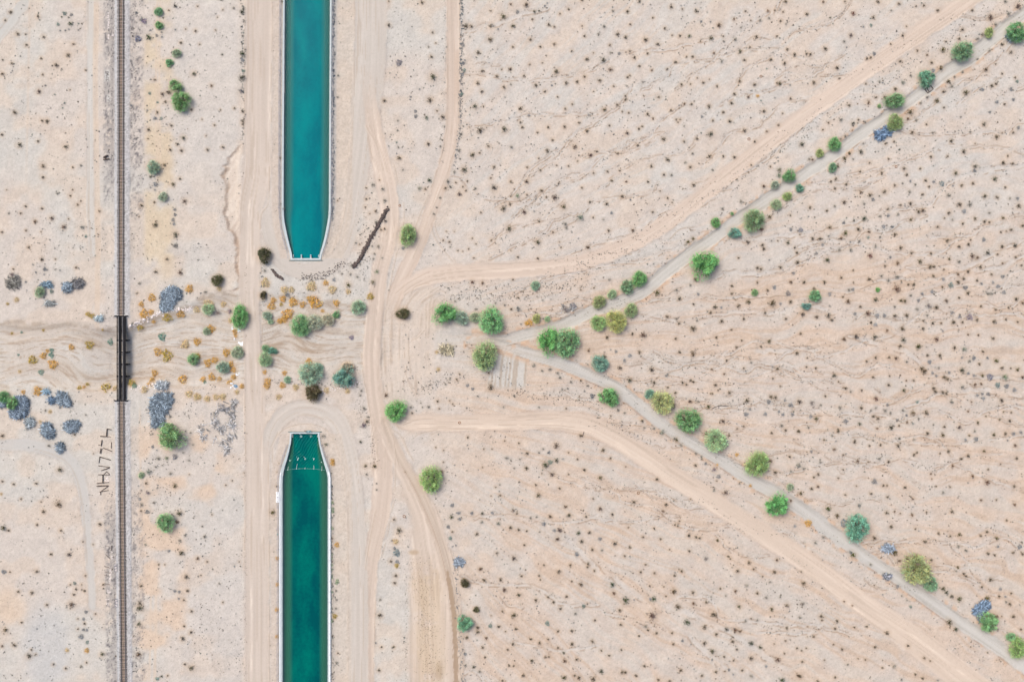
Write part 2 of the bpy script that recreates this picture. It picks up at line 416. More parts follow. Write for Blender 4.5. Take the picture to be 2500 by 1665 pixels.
paint(drop * sstep(500, 560, Y), (214, 192, 176), .7)
gw = 2 + 7 * vn(Y / 22, X / 200, 28)
paint(gm * sstep(gw + 2, gw * .4, np.abs(X - xg - gw * .6)) * (.25 + .75 * vn(Y / 12, X / 5, 19)), (176, 149, 129), .7)
paint(drop * sstep(.5, .7, vn((X + .6 * Y) / 7, (Y - .6 * X) / 40, 20)), (240, 224, 211), .7)

# --- lesser drainages of the eastern desert
DR = [tp('D1', (0, 580, 6), (200, 450, 6), (430, 425, 7), (640, 410, 7), (800, 370, 6), (1000, 320, 5)), tp('D1', (1200, 420, 4), (1500, 415, 5), (1700, 490, 6), (1875, 490, 6)),
      tp('C4', (480, 190, 5), (640, 215, 9), (850, 200, 12), (1050, 225, 12), (1300, 250, 9), (1500, 255, 9), (1686, 190, 6)),
      tp('C4', (560, 690, 4), (680, 745, 6), (900, 770, 9), (1100, 775, 10), (1250, 830, 10), (1380, 920, 9), (1550, 940, 9), (1686, 930, 8)),
      tp('C4', (1400, 250, 6), (1450, 400, 16), (1560, 520, 22), (1686, 640, 22)), tp('C4', (590, 1500, 4), (650, 1470, 5), (740, 1540, 6), (780, 1600, 6)),
      tp('D4', (60, 600, 18), (250, 760, 22), (420, 870, 26), (700, 970, 24), (900, 1040, 20), (1100, 1130, 20), (1300, 1260, 24), (1500, 1400, 26), (1700, 1520, 24)),
      tp('D4', (0, 960, 8), (200, 1020, 8), (450, 1080, 6), (600, 1140, 5)), tp('D4', (700, 850, 9), (950, 870, 10), (1020, 980, 6), (1060, 1050, 6), (1300, 1060, 8), (1500, 1090, 9), (1875, 1110, 9)), tp('D4', (1350, 1160, 7), (1875, 1165, 7)),
      tp('D4', (800, 1200, 20), (900, 1290, 26), (1000, 1380, 26), (1100, 1450, 20)), tp('D4', (0, 210, 5), (300, 230, 5), (620, 180, 5), (780, 180, 4)),
      tp('E2', (0, 570, 9), (300, 520, 9), (480, 480, 8), (700, 400, 6), (900, 370, 6), (1100, 330, 7), (1300, 130, 8), (1500, 70, 16), (1875, 10, 16)),
      tp('E2', (0, 690, 7), (250, 640, 14), (500, 670, 14), (800, 740, 12), (900, 750, 8), (1180, 750, 8), (1270, 650, 7), (1420, 600, 6)),
      tp('E2', (0, 850, 5), (150, 770, 6), (400, 690, 6)), tp('E2', (900, 870, 6), (1200, 850, 8), (1400, 860, 18), (1550, 790, 14), (1875, 640, 8)),
      tp('E2', (400, 1070, 12), (700, 970, 8), (1100, 960, 8), (1500, 890, 10), (1700, 850, 14), (1875, 760, 10)),
      tp('E2', (0, 1120, 8), (130, 1180, 16), (300, 1240, 16), (500, 1250, 8), (900, 1290, 7), (1300, 1280, 6), (1875, 1240, 5)),
      tp('E2', (950, 1140, 7), (1150, 1080, 8), (1350, 1010, 8), (1875, 1030, 6)), tp('E3', (420, 0, 10), (520, 20, 14), (800, 110, 22), (930, 150, 20), (1050, 250, 10), (1250, 340, 12), (1450, 340, 14), (1875, 355, 12)),
      tp('E3', (0, 740, 5), (130, 735, 5), (180, 690, 4)), tp('E3', (0, 650, 6), (400, 650, 7), (700, 660, 8), (850, 690, 6), (880, 610, 6), (1000, 560, 10), (1200, 480, 12), (1500, 450, 22), (1875, 510, 14)),
      tp('E3', (700, 560, 7), (880, 520, 6), (960, 390, 4)), tp('E3', (200, 810, 6), (500, 830, 5), (800, 880, 6), (1300, 900, 7), (1500, 870, 6), (1875, 830, 5)), tp('E3', (1300, 1060, 8), (1600, 1200, 7), (1875, 1290, 6)),
      tp('D2', (1000, 950, 5), (1150, 905, 16), (1350, 920, 16), (1600, 880, 8), (1875, 760, 8)), tp('D2', (400, 1285, 5), (750, 1310, 5)), tp('D2', (850, 1280, 9), (1200, 1240, 14), (1500, 1240, 12), (1700, 1190, 7), (1875, 1150, 5)),
      tp('D2', (750, 1100, 6), (1100, 1110, 9), (1600, 1090, 6)), tp('D2', (1250, 640, 6), (1500, 610, 14), (1700, 590, 14), (1875, 570, 8)), tp('D3', (500, 130, 6), (650, 210, 7), (850, 260, 7), (1000, 310, 7)),
      tp('D3', (950, 640, 6), (1100, 590, 7), (1400, 570, 10), (1600, 610, 8), (1875, 620, 6)), tp('D3', (900, 200, 8), (1100, 150, 14), (1400, 130, 18), (1700, 110, 18), (1875, 120, 14)),
      tp('E1', (400, 1470, 4), (700, 1400, 5), (850, 1350, 5), (1000, 1300, 4), (1250, 1220, 5), (1600, 1230, 5), (1875, 1270, 5)), tp('E1', (850, 1080, 4), (960, 1150, 4), (1000, 1190, 4)),
      tp('E4', (600, 420, 5), (900, 400, 7), (1350, 410, 9), (1480, 450, 9), (1650, 380, 7), (1760, 390, 7), (1875, 480, 7)), tp('E4', (0, 1090, 6), (150, 1100, 6), (300, 1140, 6), (450, 1180, 5)),
      tp('C1', (610, 320, 4), (720, 295, 5), (800, 230, 14), (960, 220, 18), (1150, 150, 14), (1400, 80, 8)), tp('C2', (540, 130, 5), (640, 160, 6), (700, 230, 6), (760, 290, 6), (900, 330, 6), (1250, 320, 5)),
      tp('C1', (620, 1140, 4), (760, 1145, 5), (1000, 1110, 5), (1300, 1050, 6), (1867, 1040, 6)), tp('C1', (640, 680, 4), (800, 675, 4), (1000, 720, 5), (1300, 740, 5), (1600, 700, 6), (1867, 620, 6)), tp('C1', (770, 590, 5), (960, 595, 5)),
      tp('C4', (1000, 1240, 6), (1200, 1270, 9), (1400, 1310, 9), (1600, 1280, 8), (1686, 1260, 8)), tp('C4', (880, 870, 6), (960, 935, 6), (1060, 950, 5))]
for i in range(90):      # many still finer rills with the same lie
    a0 = rnd.uniform(-.62, .42); r0 = rnd.uniform(620, 1900); n = rnd.randint(4, 8); p = []; w = rnd.uniform(.8, 1.8); a = a0
    for k in range(n):
        x = 620 + r0 * math.cos(a); y = 880 + r0 * math.sin(a)
        if 1140 < x < 2560 and -40 < y < 1700: p.append((x, y, w))
        r0 += rnd.uniform(35, 75); a += rnd.uniform(-.022, .022)
    if len(p) > 2: DR.append(p)
for i, p in enumerate(DR):
    D, G, L, W = polydist(p, max(q[2] for q in p) * 2 + 14, 5)
    ok = D < 1e5
    D2 = np.abs(G + (vn(L / 14, G * 0, 200 + i) - .5) * 6) ; D2 = np.where(ok, np.minimum(D2, D + 4), 1e6); D2 = np.maximum(D2, D - 4)
    bed = sstep(W + 2.0, W * .6, D2) * ok
    brk = sstep(.25, .6, vn(L / 30, G * 0 + .5, 230 + i))
    paint(bed, (222, 213, 207), .7 * brk)
    edge = np.exp(-((D2 - W - 1.6) / 1.6) ** 2) * ok
    ed = edge * (G > 0) * sstep(.42, .62, vn(L / 13, G / 6, 260 + i))
    paint(ed, (174, 148, 127), .72)
    paint(edge * (G < 0) * sstep(.5, .7, vn(L / 16, G / 6, 290 + i)), (190, 164, 143), .6)
    Z -= .09 * bed * brk

# --- two sandy washes coming down from the east
W1 = [(1012, 822, 12), (1080, 826, 12), (1180, 827, 11)] + tp('C3', (1000, 190, 42), (1200, 140, 44), (1500, 70, 46)) + tp('D2', (0, 1225, 42), (200, 1160, 46), (420, 1055, 46), (600, 905, 46), (800, 755, 46), (1000, 615, 42), (1200, 465, 40), (1400, 330, 44), (1600, 195, 44), (1800, 55, 42)) + \
     tp('E1', (150, 1390, 42), (300, 1285, 40), (500, 1130, 42), (700, 1000, 42), (900, 860, 40), (1100, 715, 42), (1250, 590, 46), (1400, 500, 52), (1500, 420, 50), (1700, 250, 46), (1875, 120, 42)) + [(2620, -60, 13), (2900, -260, 13)]
W1 = [(a, b, c * 1.22) for a, b, c in W1]
D1, G1, L1, Wd1, m1 = road(2, W1, (216, 210, 204), edge=3.2, dz=-.28, streak=12, berm=.05, wob=3.6, rutcol=(190, 182, 172), alpha=.96, fade=(330, 0))
W2 = [(1150, 838, 9)] + tp('C3', (900, 210, 36), (1200, 300, 42), (1500, 390, 46), (1700, 470, 46)) + tp('D3', (0, 345, 40), (200, 440, 42), (400, 600, 42), (600, 760, 42), (800, 885, 42), (1000, 1000, 42), (1300, 1190, 46), (1600, 1360, 46), (1875, 1545, 50)) + \
     tp('E4', (200, 270, 50), (400, 410, 48), (600, 560, 44), (800, 690, 42), (1000, 830, 44), (1300, 1040, 46), (1600, 1240, 46), (1875, 1440, 44)) + [(2640, 1740, 13), (2900, 1930, 13)]
W2 = [(a, b, c * 1.22) for a, b, c in W2]
D2_, G2, L2, Wd2, m2 = road(3, W2, (217, 211, 206), edge=3.2, dz=-.28, streak=12, berm=.05, wob=3.6, rutcol=(190, 180, 170), alpha=.96, fade=(200, 0))
for D, G, L, W, sd in ((D1, G1, L1, Wd1, -1), (D2_, G2, L2, Wd2, -1)):
    ok = (D < 1e5) & (X > 1130)
    q = D - W
    paint(np.exp(-((q + 3.4) / 2.2) ** 2) * ok * (G * sd > 0) * sstep(.3, .6, vn(L / 26, G / 9, 301)), (182, 174, 166), .6)       # bank shading painted as a darker line at its foot
    paint(np.exp(-((q - .8) / 1.3) ** 2) * ok * (G * sd < 0) * sstep(.38, .6, vn(L / 18, G / 9, 302)), (164, 136, 116), .75)      # shade of the opposite cut bank, painted in as a thin dark line
    paint(sstep(16, 3, q) * (q > 0) * ok * sstep(.5, .7, vn(X / 11, Y / 11, 303)), (222, 188, 162), .75)       # warm soil under the bank scrub
    paint(np.exp(-(np.abs(G) - W * .55) ** 2 / 1.2) * ok * sstep(.5, .68, vn(L / 40, G / 3, 304)), (184, 176, 168), .55)

# --- roads
road(4, [(632, -400, 32), (633, 0, 32), (631, 250, 32), (627, 420, 34), (612, 520, 28), (609, 700, 24), (614, 800, 22), (618, 900, 22), (622, 1000, 25), (627, 1100, 29), (627, 1300, 29), (627, 1700, 29), (627, 2100, 29)], (222, 206, 195), streak=12, pale=16)
# turnaround of the upper canal and lane on its right bank
road(5, [(905, -400, 38), (905, 0, 39), (902, 150, 39), (893, 260, 36), (880, 380, 26), (866, 480, 21), (853, 560, 19), (832, 620, 19), (790, 655, 19), (737, 662, 18), (690, 640, 18), (664, 590, 17), (650, 520, 17), (645, 450, 15)], (217, 206, 198), streak=9, fade=(0, 130))
road(5, [(893, 150, 12), (916, 330, 20), (938, 430, 24), (950, 510, 23), (945, 590, 20), (928, 660, 20), (917, 740, 20), (912, 800, 21), (908, 860, 22), (912, 950, 20), (922, 1020, 20), (932, 1100, 24), (934, 1180, 24), (924, 1280, 22), (906, 1360, 20), (896, 1460, 22), (890, 1600, 24), (890, 2100, 24)], (224, 204, 190), streak=16, pale=16, fade=(170, 0))
road(5, [(652, 1130, 10), (662, 1060, 18), (690, 1015, 20), (735, 995, 21), (785, 1002, 22), (825, 1030, 22), (848, 1090, 20), (860, 1160, 20), (868, 1240, 22), (872, 1340, 23), (875, 1500, 25), (874, 1700, 26), (874, 2100, 26)], (217, 206, 198), streak=9, pale=8, fade=(70, 0))
road(6, [(1106, -400, 17), (1106, 0, 17), (1106, 120, 17), (1105, 280, 16), (1097, 360, 17), (1080, 430, 17), (1062, 490, 17), (1040, 550, 17), (1015, 610, 18), (985, 670, 18), (962, 730, 18), (945, 790, 12)], (225, 205, 191), streak=18, rutcol=(205, 180, 162), pale=10, fade=(0, 90))
# graded tracks through the desert
road(7, [(955, 745, 10), (985, 705, 16), (1030, 680, 19), (1080, 670, 21), (1150, 663, 20), (1260, 659, 20), (1360, 650, 19), (1450, 631, 19), (1520, 603, 20), (1600, 562, 20), (1690, 497, 20), (1770, 432, 21), (1890, 337, 21), (2000, 255, 21), (2100, 182, 21), (2220, 99, 21), (2340, 17, 21), (2480, -83, 21), (2900, -380, 18)], (233, 212, 197), streak=11, edge=5, berm=.07, pale=7, fade=(80, 0))
road(8, [(945, 985, 18), (985, 1026, 22), (1050, 1032, 21), (1120, 1032, 20), (1230, 1030, 20), (1330, 1025, 22), (1420, 1034, 24), (1480, 1058, 25), (1560, 1105, 25), (1640, 1160, 25), (1720, 1210, 25), (1800, 1262, 25), (1900, 1326, 25), (2000, 1395, 26), (2110, 1478, 28), (2240, 1568, 32), (2400, 1690, 34), (2700, 1900, 34)], (233, 212, 196), streak=13, edge=5, berm=.07, pale=14, fade=(60, 0))
road(9, [(935, 1040, 12), (965, 1110, 16), (1000, 1180, 22), (1035, 1260, 34), (1050, 1340, 46), (1060, 1440, 60), (1062, 1560, 64), (1062, 1680, 64), (1062, 2100, 64)], (226, 207, 193), streak=16, pale=9, berm=.04, edge=9, wob=6)
road(0, [(940, 1030, 8), (975, 1110, 10), (1020, 1190, 11), (1060, 1280, 11), (1085, 1360, 12), (1105, 1450, 12), (1118, 1560, 12), (1120, 1700, 12)], (222, 203, 188), streak=22, berm=.05, edge=5, rutcol=(180, 150, 128))
# tan silt with a damp strip inside the southern fork
silt = sstep(60, 28, np.abs(X - 1040 - (Y - 1400) * .06) + 14 * n3) * sstep(1340, 1400, Y)
paint(silt * sstep(.32, .66, n2 + .5 * (n3 - .5)) * (.35 + .65 * vn((X - Y * .05) / 4.5, Y / 160, 29)), (220, 195, 166), .62)
paint(silt * sstep(.55, .75, vn((X - Y * .05) / 3.0, Y / 110, 30)), (205, 180, 158), .4)
Dd, Gd, Ld, Wd = polydist([(1092, 1395, 3), (1100, 1440, 6), (1108, 1500, 6), (1112, 1580, 6), (1114, 1680, 6)], 30)
paint(sstep(Wd + 2, Wd - 2, Dd + (vn(Ld / 6, Gd / 4, 5) - .5) * 5), (181, 155, 132), .85)
paint(sstep(9, 3, np.hypot((X - 1010) / 2.0, (Y - 1348) / 1.0)), (196, 168, 138), .6)
paint(sstep(22, 8, np.hypot((X - 1072) / .9, (Y - 1640) / 2.2) + 8 * n3), (188, 163, 136), .6)
# faint tracks west of the railway
road(0, [(72, -60, 13), (64, 0, 13), (30, 45, 13), (-12, 100, 12), (-80, 180, 12)], (214, 210, 206), streak=4, berm=.05, alpha=.8)
road(0, [(222, -400, 9), (222, 0, 9), (221, 200, 9), (220, 480, 9), (226, 620, 8)], (220, 214, 209), streak=7, berm=.05, alpha=.8)
road(0, [(-30, 1088, 14), (60, 1086, 14), (120, 1098, 14), (165, 1120, 14), (190, 1155, 13), (205, 1210, 12), (214, 1300, 10), (222, 1400, 10), (226, 1480, 9)], (214, 209, 206), streak=4, berm=.03, alpha=.8)
paint(sstep(5, 1, np.abs(X - 73 + .02 * Y)) * sstep(500, 300, Y), (226, 206, 190), .45)
for k, (xa, hw_, yy0, yy1) in enumerate(((236, 6, 0, 800), (384, 2, 0, 450), (392, 2, 0, 420), (345, 2, 1000, 1300), (365, 2, 1400, 1665), (378, 3, 1400, 1665))):
    paint(sstep(hw_ + 2, hw_ - 1, np.abs(X - xa + 3 * np.sin(Y / 130))) * sstep(yy0 - 20, yy0 + 20, Y) * sstep(yy1 + 20, yy1 - 20, Y), (231, 208, 188), .55)

# --- tyre and blade lines
def mark(p, w=1.3, dark=(196, 174, 156), a=.55, pale=True):
    D, G, L, W = polydist(p, 12, 6); ok = D < 1e5; off = (vn(L / 18, G * 0, 350 + len(p)) - .5) * 1.5
    brk = sstep(.22, .5, vn(L / 28, G * 0 + 3, 360 + int(p[0][0]) % 50))
    paint(np.exp(-((G - off) / w) ** 2) * ok * (D <= np.abs(G) + .6) * brk, dark, a)
    if pale: paint(np.exp(-((G - off - 2.6) / 1.4) ** 2) * ok * (D <= np.abs(G) + .6) * brk, (236, 219, 206), a * .9)
for p in (tp('C2', (20, 1180), (150, 1080), (300, 1000), (400, 958)), tp('C2', (60, 1205), (180, 1110), (330, 1040), (450, 1018)), tp('C2', (100, 1200), (200, 1130), (340, 1070), (480, 1045)), tp('C2', (330, 1400), (335, 1280), (360, 1200), (420, 1150), (480, 1180)),
          tp('C2', (355, 1420), (360, 1300), (390, 1230), (450, 1195), (480, 1240)), tp('C2', (300, 1440), (305, 1290), (340, 1180), (420, 1120)), tp('C2', (160, 1200), (190, 1130), (260, 1100), (330, 1090)), tp('C3', (170, 195), (230, 160), (285, 105)), tp('C3', (130, 190), (215, 150), (260, 100)),
          tp('C3', (120, 420), (130, 560), (200, 690)), tp('C3', (100, 300), (118, 520), (240, 695)), tp('C3', (150, 300), (160, 500), (215, 640)), tp('C3', (0, 1010), (60, 1050), (130, 1200), (190, 1310)), tp('C3', (30, 950), (90, 1080), (150, 1225), (245, 1375)), tp('C3', (340, 1050), (420, 1020), (560, 1000), (760, 1003)),
          tp('C3', (130, 1130), (230, 1050), (400, 1005)), tp('C3', (90, 960), (250, 910), (500, 905), (800, 905)), tp('C3', (960, 960), (1200, 965), (1500, 965), (1650, 985)), tp('C3', (960, 920), (1250, 915), (1500, 900)), tp('C3', (15, 1180), (20, 1400), (10, 1568)), tp('C3', (0, 1080), (40, 1300), (140, 1560)),
          tp('B1', (1545, 1150), (1640, 1330), (1700, 1560)), tp('B1', (1575, 1150), (1665, 1330), (1735, 1568)), tp('B2', (1660, 30), (1730, 170), (1760, 400)), tp('C2', (5, 0), (55, 200), (92, 330), (100, 500), (92, 560)), tp('C2', (380, 540), (400, 640), (480, 780), (570, 890)), tp('C2', (345, 540), (368, 650), (440, 765), (540, 885)),
          tp('B2', (1405, 0), (1385, 200), (1345, 440), (1290, 640), (1235, 830)), tp('B3', (700, 1330), (690, 1200), (740, 1060), (830, 985), (990, 950), (1150, 985), (1230, 1070), (1290, 1200), (1340, 1420), (1355, 1560)), tp('B3', (655, 1500), (655, 1300), (680, 1160), (740, 1030)),
          tp('B3', (1500, 300), (1510, 440), (1550, 660), (1600, 950), (1650, 1250)), tp('B3', (1690, 260), (1680, 430), (1705, 660)), tp('B2', (1740, 600), (1690, 800), (1640, 990), (1590, 1290)), tp('B2', (1830, 800), (1790, 980), (1740, 1250), (1715, 1440)), tp('B4', (1500, 20), (1440, 330), (1400, 560), (1390, 640)), tp('B4', (1640, 20), (1560, 400), (1490, 700), (1470, 1000), (1462, 1500)),
          tp('C1', (500, 0), (497, 400), (492, 900), (480, 1250), (420, 1490)), tp('C1', (608, 0), (606, 500), (600, 1100), (580, 1300), (500, 1540)), tp('C2', (400, 60), (330, 260), (240, 480), (195, 600)), tp('C2', (520, 20), (440, 220), (340, 450), (250, 700), (150, 930)), tp('C4', (190, 20), (260, 200), (350, 460), (400, 700), (430, 860)), tp('C4', (250, 30), (350, 260), (430, 480), (500, 750), (540, 1000)), tp('C4', (330, 90), (440, 370), (520, 690), (560, 1000), (572, 1500)),
          tp('B1', (440, 0), (442, 500), (435, 1000), (430, 1300)), tp('B1', (688, 0), (686, 600), (680, 1200), (672, 1560)), tp('B1', (1440, 0), (1440, 600), (1425, 1100), (1405, 1560)), tp('B2', (665, 30), (655, 350), (590, 470), (578, 700), (590, 1000)), tp('B3', (598, 30), (600, 400), (600, 850)), tp('B3', (440, 520), (440, 900), (450, 1300)), tp('B4', (400, 0), (398, 300), (392, 480)), tp('B4', (597, 0), (598, 900), (600, 1560)), tp('B4', (1245, 0), (1248, 600), (1250, 1560))):
    mark(p)
for p in (tp('D2', (100, 770), (350, 640), (600, 490), (800, 340), (1100, 130)), tp('D1', (1100, 1400), (1400, 1170), (1875, 850)), tp('E1', (0, 960), (400, 690), (900, 330), (1300, 50)), tp('D3', (0, 790), (250, 940), (450, 1060), (700, 1220), (1000, 1420)), tp('D4', (800, 40), (1150, 270), (1500, 510), (1875, 770)), tp('E4', (0, 620), (450, 920), (900, 1230), (1300, 1490)), tp('D3', (60, 800), (330, 960), (560, 1090), (850, 1290))):
    mark(p, 1.4, (222, 200, 183), .5)
# --- railway bed
RX = lambda y: np.interp(y, [-3000, 0, 780, 1000, 1250, 1450, 1665, 4000], [296.7, 296.7, 296.7, 297.8, 299.6, 301.2, 303.2, 322])
xr = RX(Y); u = X - xr
gap = sstep(778, 772, Y) + sstep(972, 978, Y)          # 0 across the bridge
shL = sstep(-48, -38, u) * sstep(-11, -15, u) * (np.clip(sstep(560, 380, Y) + sstep(1180, 1300, Y), 0, 1) * .9 + .1)
shR = sstep(58, 46, u) * sstep(12, 17, u) * (np.clip(sstep(640, 420, Y) + .55 * sstep(1130, 1260, Y), 0, 1) * .9 + .08)
bl = fbm(X / 8, Y / 11, 44, 4, .7)
paint(shL * sstep(.34, .58, bl + .25 * np.exp(-((u + 22) / 6) ** 2)), (168, 162, 161), .65)
paint(shR * sstep(.38, .66, bl), (172, 163, 160), .6)
paint(np.clip(shL + shR, 0, 1) * sstep(.62, .72, vn(X / 3.4, Y / 4.6, 46)) * sstep(.4, .6, bl), (122, 116, 119), .7)
bal = sstep(21, 17, np.abs(u - 2)) * gap
c0 = 198 + (vn(X / 2.6, Y / 2.6, 47) - .5) * 60
RGB[:] = RGB * (1 - bal[..., None] * .85) + (c0[..., None] + np.array((2, -1, 2), np.float32)) * bal[..., None] * .85
paint(sstep(7, 4.5, np.abs(u)) * gap, (212, 188, 170), .85)
paint(sstep(2.2, .8, np.abs(u + 13)) * gap, (221, 220, 224), .55)
Z[:] = Z * (1 - bal) + .30 * bal * 1.0
Z += .16 * sstep(34, 20, np.abs(u)) * (1 - bal) * gap
GRAIN[:] = np.maximum(GRAIN, bal)
ID[bal > .5] = 10
# light pads behind the white and dark lettering
def pad(x, y, sx, sy, rgb, a=.9): paint(sstep(1.25, .8, np.maximum(np.abs(X - x) / sx, np.abs(Y - y) / sy)), rgb, a)
pad(261.5, 185.5, 6, 13, (216, 213, 211)); pad(265, 240, 4.5, 8, (216, 213, 211)); pad(284, 1385, 5, 10, (146, 143, 148), .9); pad(285, 1471, 4, 10, (140, 140, 150), .8)

# --- canal banks
CAN_U = [(-3000, 718.3, 826.3), (-700, 702.2, 810.2), (0, 697.3, 805.3), (250, 695.6, 803.8), (400, 694.8, 803.0), (505, 694.5, 802.6), (525, 694.9, 801.8), (540, 696.0, 799.8), (560, 699.6, 796.2), (580, 703.8, 792.2), (600, 708.4, 787.0), (612, 711.8, 783.2), (622, 713.8, 780.4), (631, 714.8, 779.0)]
CAN_L = [(1058.5, 712.6, 776.6), (1068, 712.3, 777.0), (1080, 711.6, 778.4), (1090, 709.4, 780.3), (1105, 706.4, 783.8), (1120, 702.8, 787.8), (1135, 698.3, 792.0), (1145, 695.8, 795.0), (1152, 694.2, 797.2), (1165, 692.6, 799.8), (1180, 692.0, 800.0), (1300, 692.0, 799.8), (1665, 692.0, 799.8), (2400, 691.5, 799.8), (4500, 691, 799.8)]
def cedge(tab, y): t = np.array(tab); return np.interp(y, t[:, 0], t[:, 1]), np.interp(y, t[:, 0], t[:, 2])
lU, rU = cedge(CAN_U, Y); lL, rL = cedge(CAN_L, Y)
upper = Y <= 631; lower = Y >= 1058.5
dl = np.where(upper, lU - X, np.where(lower, lL - X, 1e4)); drr = np.where(upper, X - rU, np.where(lower, X - rL, 1e4))
bankL = sstep(0, 3, dl) * sstep(34, 28, dl); bankR = sstep(0, 3, drr) * sstep(62, 54, drr) * (upper | lower)
paint(bankL, (219, 202, 190), .8)
paint(bankR, (221, 204, 190), .6)
paint(sstep(19, 16, drr) * sstep(2, 4, drr) * upper * sstep(600, 470, Y), (198, 196, 197), .5)
paint(sstep(14, 12, dl) * sstep(8, 10, dl) * upper, (190, 187, 190), .6)
paint(sstep(10, 8, drr) * sstep(6, 8, drr) * lower, (166, 158, 160), .6)
nearc = np.maximum(dl, drr)
Z[:] = np.where((nearc < 40) & (upper | lower), Z * sstep(4, 40, nearc), Z)
for (yy, sgn) in ((634, 1), (1056, -1)):
    hw_m = sstep(22, 2, (Y - yy) * sgn) * ((Y - yy) * sgn > -3) * sstep(700, 708, X) * sstep(795, 786, X)
    Z[:] = Z * (1 - hw_m)
shift(np.clip(np.maximum(bankL, bankR), 0, 1) * (vn(X / 3.3, Y / 3.3, 48) - .5), (18, 18, 18))
inC = (upper & (X > lU - 2.2) & (X < rU + 2.2)) | (lower & (X > lL - 2.2) & (X < rL + 2.2)) | ((Y > 629) & (Y < 633.5) & (X > 712) & (X < 781)) | ((Y > 1056.3) & (Y < 1060) & (X > 710) & (X < 779))

